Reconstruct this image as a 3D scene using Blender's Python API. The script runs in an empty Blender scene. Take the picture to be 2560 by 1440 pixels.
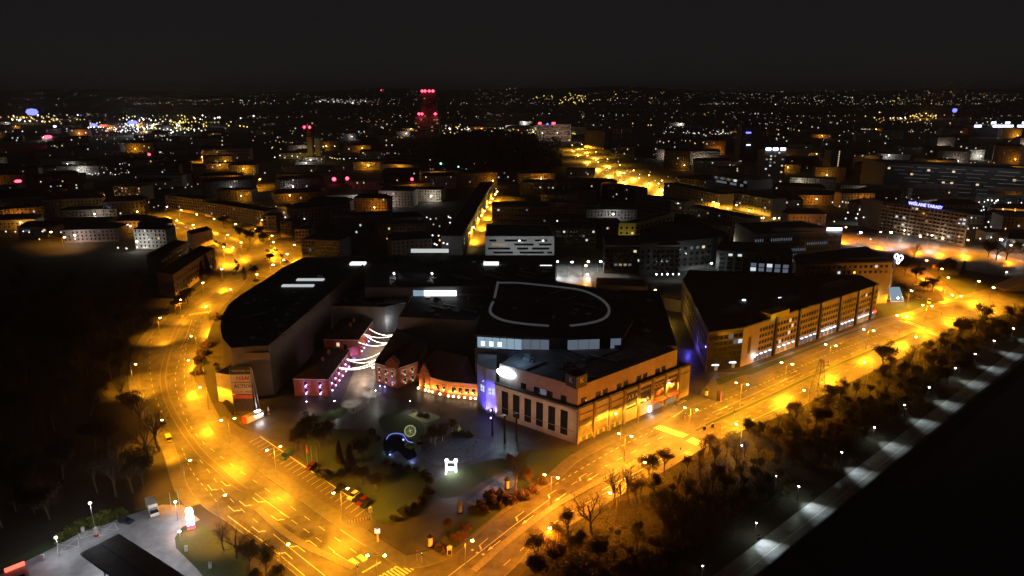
import bpy, math, random
from mathutils import Vector, Matrix
random.seed(7)
S = bpy.context.scene
C = S.collection
# ---------------------------------------------------------------- camera, sky, exposure
CAM_H, FPX, YHOR = 120.0, 1708.0, 235.0          # metres up, focal length in px of a 2560 wide frame, horizon row
PITCH = math.atan((720 - YHOR) / FPX)
cam = bpy.data.cameras.new('camera'); cam.sensor_width = 36; cam.lens = 36 * FPX / 2560
cam.clip_start = 1; cam.clip_end = 60000
co = bpy.data.objects.new('camera', cam); C.objects.link(co)
co.location = (0, 0, CAM_H); co.rotation_euler = (math.pi / 2 - PITCH, 0, 0)
S.camera = co
S.render.engine = 'CYCLES'
cy = S.cycles
cy.use_denoising = True
cy.max_bounces = 2; cy.diffuse_bounces = 1; cy.glossy_bounces = 1; cy.light_sampling_threshold = .02; cy.use_adaptive_sampling = True; cy.adaptive_threshold = .02; cy.transmission_bounces = 2; cy.transparent_max_bounces = 4
cy.sample_clamp_indirect = 1.5; cy.sample_clamp_direct = 0
cy.caustics_reflective = False; cy.caustics_refractive = False
cy.use_light_tree = True
vs = S.view_settings; vs.view_transform = 'Standard'; vs.look = 'None'; vs.gamma = 1; vs.exposure = 0; vs.use_curve_mapping = False
wd = bpy.data.worlds.new('World'); S.world = wd; wd.use_nodes = True
nt = wd.node_tree; nt.nodes.clear()
wo = nt.nodes.new('ShaderNodeOutputWorld'); bg = nt.nodes.new('ShaderNodeBackground')
sky = nt.nodes.new('ShaderNodeTexSky'); sky.sky_type = 'NISHITA'; sky.sun_disc = False
sky.sun_elevation = math.radians(2); sky.sun_rotation = math.radians(200)
hs = nt.nodes.new('ShaderNodeHueSaturation'); hs.inputs['Saturation'].default_value = 0.10; hs.inputs['Value'].default_value = 1.0
tc = nt.nodes.new('ShaderNodeTexCoord'); sx = nt.nodes.new('ShaderNodeSeparateXYZ')
rp = nt.nodes.new('ShaderNodeValToRGB')                         # city glow: a little lighter towards the horizon all round
rp.color_ramp.elements[0].position = 0.0; rp.color_ramp.elements[0].color = (.0102, .0097, .0104, 1)
rp.color_ramp.elements[1].position = 0.32; rp.color_ramp.elements[1].color = (.0056, .0058, .0068, 1)
mx = nt.nodes.new('ShaderNodeMixRGB'); mx.blend_type = 'ADD'; mx.inputs[0].default_value = 0.00006
L_ = nt.links.new
L_(sky.outputs[0], hs.inputs['Color']); L_(tc.outputs['Generated'], sx.inputs[0]); L_(sx.outputs['Z'], rp.inputs[0])
L_(rp.outputs[0], mx.inputs[1]); L_(hs.outputs[0], mx.inputs[2]); L_(mx.outputs[0], bg.inputs[0]); L_(bg.outputs[0], wo.inputs[0])
bg.inputs[1].default_value = 1.0

# ---------------------------------------------------------------- helpers
def at(px, py, z=0.0):
    """the point of the plane at height z that the photograph shows at pixel (px, py)"""
    x = (px - 1280) / FPX; y = (720 - py) / FPX
    dy = math.cos(PITCH) + y * math.sin(PITCH); dz = -math.sin(PITCH) + y * math.cos(PITCH)
    t = (z - CAM_H) / dz
    return Vector((x * t, dy * t, z))

class MB:
    """collects faces; becomes one mesh"""
    def __init__(s): s.v = []; s.f = []; s.m = []
    def face(s, pts, mi=0):
        n = len(s.v); s.v += [tuple(p) for p in pts]; s.f.append(tuple(range(n, n + len(pts)))); s.m.append(mi); return s
    def prism(s, poly, z0, z1, mi=0, top=True, bottom=False, mt=None):
        n = len(s.v); k = len(poly)
        a = sum(poly[i][0] * poly[(i + 1) % k][1] - poly[(i + 1) % k][0] * poly[i][1] for i in range(k))
        if a < 0: poly = poly[::-1]
        s.v += [(p[0], p[1], z0) for p in poly] + [(p[0], p[1], z1) for p in poly]
        for i in range(k):
            j = (i + 1) % k; s.f.append((n + i, n + j, n + k + j, n + k + i)); s.m.append(mi)
        if top: s.f.append(tuple(range(n + k, n + 2 * k))); s.m.append(mi if mt is None else mt)
        if bottom: s.f.append(tuple(range(n + k - 1, n - 1, -1))); s.m.append(mi)
        return s
    def box(s, c, d, rz=0.0, mi=0):
        x, y = d[0] / 2, d[1] / 2; cs, sn = math.cos(rz), math.sin(rz)
        p = [(c[0] + a * cs - b * sn, c[1] + a * sn + b * cs) for a, b in ((-x, -y), (x, -y), (x, y), (-x, y))]
        return s.prism(p, c[2] - d[2] / 2, c[2] + d[2] / 2, mi, True, True)
    def tube(s, pts, rad, n=6, mi=0, cap=True):
        if not isinstance(rad, (list, tuple)): rad = [rad] * len(pts)
        pts = [Vector(p) for p in pts]; base = len(s.v)
        for i, p in enumerate(pts):
            d = (pts[min(i + 1, len(pts) - 1)] - pts[max(i - 1, 0)])
            if d.length < 1e-6: d = Vector((0, 0, 1))
            d.normalize(); u = d.cross(Vector((0, 0, 1)) if abs(d.z) < .9 else Vector((1, 0, 0))).normalized(); w = d.cross(u)
            for k in range(n):
                a = 2 * math.pi * k / n; s.v.append(tuple(p + (u * math.cos(a) + w * math.sin(a)) * rad[i]))
        for i in range(len(pts) - 1):
            for k in range(n):
                a = base + i * n + k; b = base + i * n + (k + 1) % n
                s.f.append((a, b, b + n, a + n)); s.m.append(mi)
        if cap:
            s.f.append(tuple(base + k for k in range(n - 1, -1, -1))); s.m.append(mi)
            e = base + (len(pts) - 1) * n; s.f.append(tuple(e + k for k in range(n))); s.m.append(mi)
        return s
    def lathe(s, prof, n=14, c=(0, 0, 0), mi=0):
        base = len(s.v)
        for r, z in prof:
            for k in range(n):
                a = 2 * math.pi * k / n; s.v.append((c[0] + r * math.cos(a), c[1] + r * math.sin(a), c[2] + z))
        for i in range(len(prof) - 1):
            for k in range(n):
                a = base + i * n + k; b = base + i * n + (k + 1) % n
                s.f.append((a, b, b + n, a + n)); s.m.append(mi)
        return s
    def mesh(s, name, mats, off=(0, 0, 0), smooth=False):
        me = bpy.data.meshes.new(name)
        o = Vector(off)
        me.from_pydata([tuple(Vector(v) - o) for v in s.v] if o.length else s.v, [], s.f)
        for m in (mats if isinstance(mats, (list, tuple)) else [mats]): me.materials.append(m)
        if any(s.m): me.polygons.foreach_set('material_index', s.m)
        if smooth: me.polygons.foreach_set('use_smooth', [True] * len(s.f))
        me.update(); return me

def link(name, data, parent=None, loc=(0, 0, 0), rz=0.0, sc=None):
    o = bpy.data.objects.new(name, data); C.objects.link(o)
    if parent is not None: o.parent = parent
    o.location = loc
    if rz: o.rotation_euler = (0, 0, rz)
    if sc: o.scale = sc
    return o
def tag(o, label=None, cat=None, group=None, kind=None):
    if label: o['label'] = label
    if cat: o['category'] = cat
    if group: o['group'] = group
    if kind: o['kind'] = kind
    return o
def thing(name, label, cat, loc, rz=0.0, group=None):
    o = link(name, None, None, loc, rz); o.empty_display_size = .5
    return tag(o, label, cat, group)
ORG = {}
def origin(root):
    r = root
    while r.parent is not None: r = r.parent
    return r.location
def part(name, mb, mats, parent, smooth=False):
    """world-space builder -> child of an unrotated thing"""
    return link(name, mb.mesh(name, mats, origin(parent), smooth), parent)
def copy_tree(o, parent=None):
    c = o.copy(); C.objects.link(c); c.parent = parent
    for ch in o.children: copy_tree(ch, c)
    return c
_ord = ['first', 'second', 'third', 'fourth', 'fifth', 'sixth', 'seventh', 'eighth', 'ninth', 'tenth', 'eleventh', 'twelfth', 'thirteenth', 'fourteenth', 'fifteenth', 'sixteenth', 'seventeenth', 'eighteenth', 'nineteenth', 'twentieth', 'twenty-first', 'twenty-second', 'twenty-third', 'twenty-fourth']
_num = ['no', 'one', 'two', 'three', 'four', 'five', 'six', 'seven', 'eight', 'nine', 'ten']

# ---------------------------------------------------------------- materials
MT = {}
def mat(name, col, rough=.8, metal=0.0, noise=0.0, scale=1.0, bump=0.0, col2=None, emis=None, es=0.0, spec=.5, rvar=0.0, detail=6):
    m = bpy.data.materials.new(name); m.use_nodes = True; MT[name] = m
    t = m.node_tree; b = t.nodes['Principled BSDF']; ln = t.links.new
    b.inputs['Base Color'].default_value = (*col, 1); b.inputs['Roughness'].default_value = rough; b.inputs['Metallic'].default_value = metal
    b.inputs['Specular IOR Level'].default_value = spec
    if emis:
        b.inputs['Emission Color'].default_value = (*emis, 1); b.inputs['Emission Strength'].default_value = es
        m.cycles.emission_sampling = 'NONE'
    if noise or col2 or rvar or bump:
        g = t.nodes.new('ShaderNodeNewGeometry'); n = t.nodes.new('ShaderNodeTexNoise')
        n.inputs['Scale'].default_value = scale; n.inputs['Detail'].default_value = detail; n.inputs['Roughness'].default_value = .62
        ln(g.outputs['Position'], n.inputs['Vector'])
        r = t.nodes.new('ShaderNodeValToRGB'); r.color_ramp.elements[0].position = .33; r.color_ramp.elements[1].position = .68
        c2 = col2 if col2 else tuple(min(1, c * (1 + noise)) for c in col); c1 = col if col2 else tuple(c * (1 - noise) for c in col)
        r.color_ramp.elements[0].color = (*c1, 1); r.color_ramp.elements[1].color = (*c2, 1)
        ln(n.outputs['Fac'], r.inputs[0]); ln(r.outputs[0], b.inputs['Base Color'])
        if rvar:
            mr = t.nodes.new('ShaderNodeMapRange'); mr.inputs['From Min'].default_value = .35; mr.inputs['From Max'].default_value = .65
            mr.inputs['To Min'].default_value = rough - rvar; mr.inputs['To Max'].default_value = rough + rvar
            n3 = t.nodes.new('ShaderNodeTexNoise'); n3.inputs['Scale'].default_value = scale * .35; n3.inputs['Detail'].default_value = 4
            ln(g.outputs['Position'], n3.inputs['Vector']); ln(n3.outputs['Fac'], mr.inputs['Value']); ln(mr.outputs[0], b.inputs['Roughness'])
        if bump:
            bp = t.nodes.new('ShaderNodeBump'); bp.inputs['Strength'].default_value = bump; bp.inputs['Distance'].default_value = .1
            n2 = t.nodes.new('ShaderNodeTexNoise'); n2.inputs['Scale'].default_value = scale * 8; n2.inputs['Detail'].default_value = 3
            ln(g.outputs['Position'], n2.inputs['Vector']); ln(n2.outputs['Fac'], bp.inputs['Height']); ln(bp.outputs[0], b.inputs['Normal'])
    return m
def glow(name, col, s):
    m = bpy.data.materials.new(name); m.use_nodes = True; MT[name] = m
    t = m.node_tree; t.nodes.clear(); o = t.nodes.new('ShaderNodeOutputMaterial'); e = t.nodes.new('ShaderNodeEmission')
    e.inputs[0].default_value = (*col, 1); e.inputs[1].default_value = s; t.links.new(e.outputs[0], o.inputs[0])
    m.cycles.emission_sampling = 'NONE'; return m

asphalt = mat('wet_asphalt', (.110, .104, .096), .50, noise=.40, scale=.25, bump=.25, rvar=.14, spec=.30)
asphalt2 = mat('road_asphalt_far', (.10, .097, .09), .5, noise=.3, scale=.1)
paving = mat('pavement_slabs', (.115, .108, .10), .55, noise=.25, scale=.5, bump=.2, rvar=.12)
plaza_m = mat('plaza_paving', (.060, .055, .053), .5, noise=.35, scale=.22, bump=.2, rvar=.15)
parking_m = mat('parking_pavers', (.10, .085, .072), .6, noise=.25, scale=.8, bump=.2)
kerbm = mat('kerb_concrete', (.20, .19, .17), .7, noise=.2, scale=1.2)
conc = mat('pale_concrete', (.30, .30, .31), .5, noise=.22, scale=.3, bump=.1, rvar=.12)
promm = mat('promenade_concrete', (.22, .23, .22), .45, noise=.35, scale=.35, bump=.15, rvar=.15)
grassm = mat('night_grass', (.030, .058, .014), .9, scale=1.1, col2=(.055, .080, .022), bump=.5)
soil = mat('bare_ground', (.035, .034, .026), .95, scale=.06, col2=(.06, .055, .04))
waterm = mat('river_water', (.004, .005, .006), .10, scale=.3, noise=.1, bump=.12)
pondm = mat('pond_water', (.006, .010, .016), .06, scale=.8, noise=.1, bump=.08)
paint = mat('road_paint', (.72, .70, .64), .55, noise=.18, scale=2.0)
beige = mat('beige_render', (.44, .38, .30), .8, noise=.14, scale=.3)
beige_d = mat('brown_render', (.24, .19, .155), .8, noise=.16, scale=.3)
pinkw = mat('pinkish_render', (.40, .30, .27), .8, noise=.14, scale=.3)
white_w = mat('white_render', (.62, .62, .60), .75, noise=.10, scale=.3)
grey_w = mat('grey_render', (.26, .26, .27), .8, noise=.18, scale=.25)
dark_w = mat('dark_cladding', (.055, .055, .06), .5, noise=.2, scale=.3)
brick = mat('red_brick', (.30, .085, .045), .85, scale=.9, col2=(.40, .13, .07), bump=.4)
brick_o = mat('orange_brick', (.42, .13, .055), .85, scale=.9, col2=(.52, .19, .08), bump=.4)
roof_d = mat('roof_membrane', (.055, .056, .06), .75, noise=.4, scale=.12, rvar=.1)
roof_b = mat('roof_tiles_brown', (.075, .04, .03), .8, noise=.35, scale=.7, bump=.4)
roof_r = mat('roof_tiles_red', (.13, .055, .04), .85, noise=.3, scale=.5)
trimw = mat('pale_stone_trim', (.55, .50, .43), .7, noise=.1, scale=.6)
steel = mat('galvanised_steel', (.42, .42, .42), .42, metal=.7)
blackm = mat('black_paint', (.012, .012, .013), .35)
darkglass = mat('dark_glass', (.012, .014, .018), .08, spec=.7)
bandm = mat('pale_gutter', (.46, .46, .47), .6, noise=.12, scale=.5)
tyre = mat('tyre_rubber', (.015, .015, .015), .8)
chrome = mat('car_trim', (.5, .5, .5), .2, metal=.9)
bark = mat('bark', (.075, .055, .040), .9, scale=2.5, noise=.3)
birchm = mat('birch_bark', (.52, .48, .42), .8, scale=3.0, noise=.25)
leaf_g = mat('leaves_olive', (.050, .058, .018), .7, scale=.9, col2=(.085, .082, .028))
leaf_b = mat('leaves_brown', (.085, .052, .020), .75, scale=.9, col2=(.13, .085, .030))
leaf_k = mat('leaves_dark', (.045, .046, .022), .75, scale=.7, col2=(.085, .070, .036))
leaf_y = mat('leaves_lime', (.10, .13, .018), .7, scale=.9, col2=(.15, .17, .03))
for lm in (leaf_g, leaf_b, leaf_k, leaf_y):               # thin leaves let light through
    t_ = lm.node_tree; b_ = t_.nodes['Principled BSDF']; o_ = next(n for n in t_.nodes if n.type == 'OUTPUT_MATERIAL'); tr_ = t_.nodes.new('ShaderNodeBsdfTranslucent'); mx_ = t_.nodes.new('ShaderNodeMixShader'); mx_.inputs[0].default_value = .45
    src = b_.inputs['Base Color'].links[0].from_socket; t_.links.new(src, tr_.inputs['Color']); t_.links.new(b_.outputs[0], mx_.inputs[1]); t_.links.new(tr_.outputs[0], mx_.inputs[2]); t_.links.new(mx_.outputs[0], o_.inputs['Surface'])
roof_g = mat('roof_gravel', (.24, .24, .235), .85, noise=.3, scale=.3)
redp = mat('red_panel', (.55, .05, .03), .5)
signw = mat('sign_cream', (.72, .60, .45), .6)
signk = mat('sign_black', (.018, .016, .015), .5)
signo = mat('sign_orange', (.70, .13, .03), .6)
posterm = mat('poster_paper', (.60, .52, .36), .6, scale=3.0, col2=(.30, .16, .08))
G_sod = glow('sodium_lens', (1.0, .62, .16), 45)
G_sod2 = glow('sodium_lens_orange', (1.0, .50, .14), 35)
G_wht = glow('white_lens', (.92, .97, 1.0), 40)
G_wrm = glow('warm_window', (1.0, .78, .45), .85)
G_wrm2 = glow('warm_window_dim', (1.0, .66, .32), .30)
G_cool = glow('cool_window', (.85, .95, 1.0), .8)
G_cool2 = glow('cool_window_dim', (.60, .72, .95), .16)
G_cyan = glow('pale_cyan_interior', (.55, .80, 1.0), .42)
G_cyan2 = glow('bright_cyan_interior', (.75, .93, 1.0), 2.2)
G_skyl = glow('skylight_panel', (.86, .90, .92), .62)
G_hall = glow('white_hall_light', (.96, 1.0, .98), 1.8)
G_led = glow('led_white', (1.0, .96, 1.0), 16)
G_oval = glow('cyan_white_sign', (.62, .90, 1.0), 22)
G_bulb = glow('string_bulb', (1.0, .80, .58), 14)
G_pur = glow('violet_lamp', (.52, .40, 1.0), 7)
G_bluel = glow('blue_led', (.22, .32, 1.0), 1.0)
G_blue = glow('blue_sign', (.16, .18, 1.0), 3.2)
G_bluew = glow('blue_white_sign', (.75, .80, 1.0), 5)
G_red = glow('red_beacon', (1.0, .04, .08), 9)
G_red2 = glow('red_sign', (1.0, .10, .06), 3)
G_grn = glow('green_lamp', (.25, 1.0, .72), 5)
G_yel = glow('yellow_lamp', (1.0, .72, .06), 6)
G_awn = glow('shop_light', (.80, .86, 1.0), 3.0)
G_ylsign = glow('yellow_panel', (.95, .80, .05), .30)
G_icos = glow('neon_yellow_green', (.80, .85, .35), .5)

# unit meshes that alike pieces share
def unit_box(name, m): return MB().box((0, 0, 0), (1, 1, 1)).mesh(name, m)
def unit_quad(name, m): return MB().face([(-.5, -.5, 0), (.5, -.5, 0), (.5, .5, 0), (-.5, .5, 0)]).mesh(name, m)
UB = {k: unit_box('window_' + k, m) for k, m in dict(warm=G_wrm, warm2=G_wrm2, cool=G_cool, cool2=G_cool2, dark=darkglass, cyan=G_cyan, cyan2=G_cyan2, awn=G_awn, hall=G_hall, skyl=G_skyl,
      trim=trimw, white=white_w, black=blackm, concrete=grey_w, band=bandm, beige=beige, brown=beige_d, steel=steel, pur=G_pur, orange=signo).items()}
UQ_paint = unit_quad('lane_marking', paint)

def lamp_light(parent, name, loc, power, col, spot=None, radius=.25, blend=.35, aim=None, batwing=False):
    if spot:
        l = bpy.data.lights.new(name, 'SPOT'); l.spot_size = math.radians(spot); l.spot_blend = blend
    else: l = bpy.data.lights.new(name, 'POINT')
    l.energy = power; l.color = col; l.shadow_soft_size = radius
    if batwing:                                        # street luminaire: throws more light sideways than straight down
        l.use_nodes = True; t = l.node_tree; e = t.nodes['Emission']; g = t.nodes.new('ShaderNodeTexCoord'); sp = t.nodes.new('ShaderNodeSeparateXYZ')
        ab = t.nodes.new('ShaderNodeMath'); ab.operation = 'ABSOLUTE'; mxx = t.nodes.new('ShaderNodeMath'); mxx.operation = 'MAXIMUM'; mxx.inputs[1].default_value = .26
        pw = t.nodes.new('ShaderNodeMath'); pw.operation = 'POWER'; pw.inputs[1].default_value = -2.0; ma = t.nodes.new('ShaderNodeMath'); ma.operation = 'MULTIPLY_ADD'; ma.inputs[1].default_value = .30; ma.inputs[2].default_value = .22
        t.links.new(g.outputs['Normal'], sp.inputs[0]); t.links.new(sp.outputs['Z'], ab.inputs[0]); t.links.new(ab.outputs[0], mxx.inputs[0]); t.links.new(mxx.outputs[0], pw.inputs[0]); t.links.new(pw.outputs[0], ma.inputs[0]); t.links.new(ma.outputs[0], e.inputs['Strength'])
    o = link(name, l, parent, loc)
    if aim is not None: o.rotation_euler = Vector(aim).to_track_quat('-Z', 'Y').to_euler()
    return o
SOD, SOD2, WHT = (1.0, .355, .009), (1.0, .282, .010), (.86, .95, 1.0)

def facade(root, P, Q, zs, n, w, h, pick, name='window', out=.05, thick=.12, t0=0.0, t1=1.0, skip=None):
    """a grid of separate window pieces on the wall from P to Q (outside is to the right of P->Q)"""
    P = Vector((P[0], P[1])); Q = Vector((Q[0], Q[1])); d = (Q - P); L = d.length; d.normalize(); nrm = Vector((d.y, -d.x)); rz = math.atan2(d.y, d.x)
    og = origin(root)
    for r, z in enumerate(zs):
        for i in range(n):
            k = pick(i, r) if callable(pick) else pick
            if k is None: continue
            t = t0 + (t1 - t0) * (i + .5) / n
            c = P + d * (L * t) + nrm * out
            link(name, UB[k], root, (c.x - og.x, c.y - og.y, z - og.z), rz, (w, thick, h))

def inset(poly, d):
    k = len(poly); cx = sum(p[0] for p in poly) / k; cy_ = sum(p[1] for p in poly) / k
    return [(p[0] + (cx - p[0]) * d / max(1, math.hypot(cx - p[0], cy_ - p[1])), p[1] + (cy_ - p[1]) * d / max(1, math.hypot(cx - p[0], cy_ - p[1]))) for p in poly]

OCC = []        # (x, y, r) of built things, for the fill of far streets
def block(name, label, cat, poly, h, wall, roof=None, group=None, parapet=.7, z0=0.0):
    """a building: walls and a roof with a parapet"""
    cx = sum(p[0] for p in poly) / len(poly); cy_ = sum(p[1] for p in poly) / len(poly)
    root = thing(name, label, cat, (cx, cy_, z0), 0, group)
    poly = [(p[0], p[1]) for p in poly]
    part('wall', MB().prism(poly, z0, h, top=False), wall, root)
    rb = MB().prism(inset(poly, .35), h - .3, h, top=True); part('roof', rb, roof or roof_d, root)
    if parapet:
        k = len(poly); pb = MB(); ins = inset(poly, .45)
        ar = sum(poly[i][0] * poly[(i + 1) % k][1] - poly[(i + 1) % k][0] * poly[i][1] for i in range(k))
        for i in range(k):
            j = (i + 1) % k
            q = [poly[i], poly[j], ins[j], ins[i]]; pb.prism(q, h + .002, h + parapet)
        part('parapet', pb, wall, root)
    if len(poly) == 4:
        e0 = Vector(poly[0]).lerp(Vector(poly[3]), .5); e1 = Vector(poly[1]).lerp(Vector(poly[2]), .5); f0 = Vector(poly[0]).lerp(Vector(poly[1]), .5); f1 = Vector(poly[3]).lerp(Vector(poly[2]), .5)
        if (f1 - f0).length > (e1 - e0).length: e0, e1, f0, f1 = f0, f1, e0, e1
        n_ = max(2, int((e1 - e0).length / 14))
        for k in range(n_ + 1): q = e0.lerp(e1, k / n_); OCC.append((q.x, q.y, (f1 - f0).length / 2 + 3))
    else: OCC.append((cx, cy_, max(math.hypot(p[0] - cx, p[1] - cy_) for p in poly)))
    return root
def roofpoly(pxs, h): return [at(x, y, h) for x, y in pxs]
def frontblock(pl, pr, h, depth, skew=0.0):
    """footprint from the roof's front edge (two pixels at height h), going back by depth"""
    a = at(*pl, h); b = at(*pr, h); d = Vector((b.x - a.x, b.y - a.y)).normalized(); n = Vector((-d.y, d.x))
    if n.y < 0: n = -n
    n = (n + d * skew) * depth
    return [(a.x, a.y), (b.x, b.y), (b.x + n.x, b.y + n.y), (a.x + n.x, a.y + n.y)]
def text(parent, body, loc, rz, size, m, tilt=90, ex=.03, name='lettering', align='CENTER', shear=0.0, space=1.0):
    cu = bpy.data.curves.new(name, 'FONT'); cu.body = body; cu.size = size; cu.extrude = ex; cu.align_x = align; cu.align_y = 'CENTER'; cu.shear = shear; cu.space_character = space
    cu.materials.append(m); cu.resolution_u = 2; cu.offset = size * .012
    tmp = bpy.data.objects.new('tmp', cu); C.objects.link(tmp); me = bpy.data.meshes.new_from_object(tmp)
    bpy.data.objects.remove(tmp)
    o = link(name, me, parent, loc); o.rotation_euler = (math.radians(tilt), 0, rz); return o
# ================================================================ THE SETTING
def W(pxs, z=0): return [at(x, y, z) for x, y in pxs]
def sheet(name, pxs, z, m, kind='structure', world=None):
    pts = world if world else W(pxs)
    return tag(link(name, MB().face([(p[0], p[1], z) for p in pts]).mesh(name, m)), kind=kind)
def smooth(pts, n=4):
    out = []
    for i in range(len(pts) - 1):
        p0, p1, p2, p3 = pts[max(i - 1, 0)], pts[i], pts[i + 1], pts[min(i + 2, len(pts) - 1)]
        for k in range(n):
            t = k / n
            out.append(.5 * ((2 * p1) + (p2 - p0) * t + (2 * p0 - 5 * p1 + 4 * p2 - p3) * t * t + (3 * p1 - p0 - 3 * p2 + p3) * t ** 3))
    out.append(pts[-1]); return out
def offset(pts, d):
    out = []
    for i, p in enumerate(pts):
        a = pts[max(i - 1, 0)]; b = pts[min(i + 1, len(pts) - 1)]
        t = Vector((b.x - a.x, b.y - a.y)).normalized(); out.append(Vector((p.x + t.y * d, p.y - t.x * d, 0)))
    return out
def ribbon(name, pts, d0, d1, z0, z1, m, parent=None, kind='structure', mb=None):
    """raised strip between two offsets of a line"""
    a = offset(pts, d0); b = offset(pts, d1); g = mb or MB()
    for i in range(len(pts) - 1):
        q = [(a[i].x, a[i].y, z1), (a[i + 1].x, a[i + 1].y, z1), (b[i + 1].x, b[i + 1].y, z1), (b[i].x, b[i].y, z1)]
        g.face(q)
        if z1 - z0 > .02:
            g.face([(a[i].x, a[i].y, z0), (a[i + 1].x, a[i + 1].y, z0), (a[i + 1].x, a[i + 1].y, z1), (a[i].x, a[i].y, z1)])
            g.face([(b[i + 1].x, b[i + 1].y, z0), (b[i].x, b[i].y, z0), (b[i].x, b[i].y, z1), (b[i + 1].x, b[i + 1].y, z1)])
    if mb is not None: return None
    o = link(name, g.mesh(name, m), parent)
    return tag(o, kind=kind) if parent is None else o

# river edge line, ground on the city side of it, water below on the other
r0 = at(1893, 1440); r1 = at(2560, 893); rd = (r1 - r0).normalized(); rn = Vector((rd.y, -rd.x, 0))
rA = r0 - rd * 400; rB = r1 + rd * 2500
FAR = 5200
sheet('ground', None, 0, soil, world=[rA, rB, (FAR * 2.5, rB.y + 1, 0), (FAR * 2.5, FAR, 0), (-FAR * 2.5, FAR, 0), (-FAR * 2.5, -600, 0), (rA.x, -600, 0)])
sheet('river', None, -4, waterm, world=[rA - rn * 6, rA + rn * 900, rB + rn * 900, rB - rn * 6])
bk = MB()
for s0, s1 in ((rA, rB),):
    bk.face([s0 + Vector((0, 0, .25)), s1 + Vector((0, 0, .25)), s1 + rn * 4 + Vector((0, 0, -4.2)), s0 + rn * 4 + Vector((0, 0, -4.2))])
    bk.face([s0 - rn * .5 + Vector((0, 0, .25)), s1 - rn * .5 + Vector((0, 0, .25)), s1 + Vector((0, 0, .25)), s0 + Vector((0, 0, .25))])
    bk.face([s0 - rn * .5, s1 - rn * .5, s1 - rn * .5 + Vector((0, 0, .25)), s0 - rn * .5 + Vector((0, 0, .25))])
tag(link('river_embankment', bk.mesh('river_embankment', mat('embankment_stone', (.06, .06, .058), .7, noise=.3, scale=.4))), kind='structure')
# far land: rises to low hills all round the horizon
def land(x, y):
    d = math.hypot(x, y); t = min(1, max(0, (d - 4200) / 9000))
    w = math.sin(x * .0005 + 1.3) + .6 * math.sin(x * .0013 + y * .0004) + .4 * math.sin(x * .0029 + 2)
    return 3 + (t ** 1.3) * (185 + 45 * w)
hb = MB(); NX, NY = 60, 22
gx = [[(math.tan((i / NX - .5) * 2.6) * 1.0, j) for i in range(NX + 1)] for j in range(NY + 1)]
for j in range(NY + 1):
    d = 4300 * (1.068 ** j) + j * 120
    for i in range(NX + 1):
        a = (i / NX - .5) * 2.7; x, y = d * math.sin(a), d * math.cos(a)
        hb.v.append((x, y, land(x, y) - (4 if j == 0 else 0)))
for j in range(NY):
    for i in range(NX):
        a = j * (NX + 1) + i; hb.f.append((a, a + 1, a + NX + 2, a + NX + 1)); hb.m.append(0)
tag(link('hills', hb.mesh('hills', mat('far_land', (.010, .010, .009), .95))), kind='structure')

# ---- the curved road and the road along the park
curveL = [(552, 622), (562, 650), (545, 690), (500, 725), (440, 772), (388, 825), (355, 880), (348, 940), (360, 1000), (392, 1055), (425, 1095), (442, 1130), (458, 1180), (477, 1226), (513, 1269), (567, 1303), (640, 1358), (700, 1405), (745, 1440), (830, 1520)]
curveR = [(600, 622), (612, 660), (600, 700), (570, 735), (535, 770), (507, 815), (489, 870), (481, 930), (485, 965), (497, 1007), (516, 1048), (540, 1085), (567, 1110), (640, 1173), (733, 1240), (850, 1323), (917, 1367), (962, 1398), (1000, 1420)]
parkL = [(1030, 1422), (1069, 1416), (1110, 1402), (1140, 1386), (1170, 1361), (1200, 1331), (1260, 1282), (1350, 1226), (1399, 1196), (1452, 1150), (1550, 1099), (1640, 1058), (1720, 1021), (1800, 988), (1900, 945), (2050, 880), (2180, 827), (2260, 797), (2330, 771), (2420, 745), (2580, 700)]
parkR = [(1180, 1640), (1230, 1480), (1297, 1406), (1350, 1340), (1444, 1281), (1530, 1230), (1612, 1187), (1694, 1140), (1787, 1090), (1881, 1053), (1946, 1029), (2043, 983), (2179, 917), (2286, 868), (2374, 825), (2480, 788), (2620, 742)]
cL, cR, pL, pR = (smooth(W(k)) for k in (curveL, curveR, parkL, parkR))
road = sheet('road', None, .02, asphalt, world=cL + [at(900, 1640), at(1180, 1640)] + pR + pL[::-1] + cR[::-1])
cmid = smooth(W([(585, 655), (575, 695), (540, 725), (490, 762), (450, 810), (424, 870), (408, 930), (412, 980), (430, 1026), (460, 1077), (504, 1135), (545, 1172), (590, 1212), (612, 1226)]))
ribbon('median_island', cmid, -1.3, 1.3, .02, .16, kerbm)
ribbon('median_paving', cmid, -.9, .9, .16, .168, parking_m)
cm2 = smooth(W([(643, 1270), (700, 1323), (760, 1362), (810, 1386), (885, 1420)]))
ribbon('median_island', cm2, -1.1, 1.1, .02, .16, kerbm)
pmid = smooth(W([(1184, 1428), (1275, 1348), (1381, 1270), (1475, 1216), (1569, 1166), (1655, 1119)]))
ribbon('median_island', pmid, -1.1, 1.1, .02, .16, kerbm)
pm2 = smooth(W([(1740, 1078), (1800, 1048), (1900, 1003), (2050, 932), (2200, 868), (2290, 832)]))
ribbon('median_island', pm2, -1.2, 1.2, .02, .16, kerbm); ribbon('median_grass', pm2, -.8, .8, .16, .168, grassm)
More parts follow.
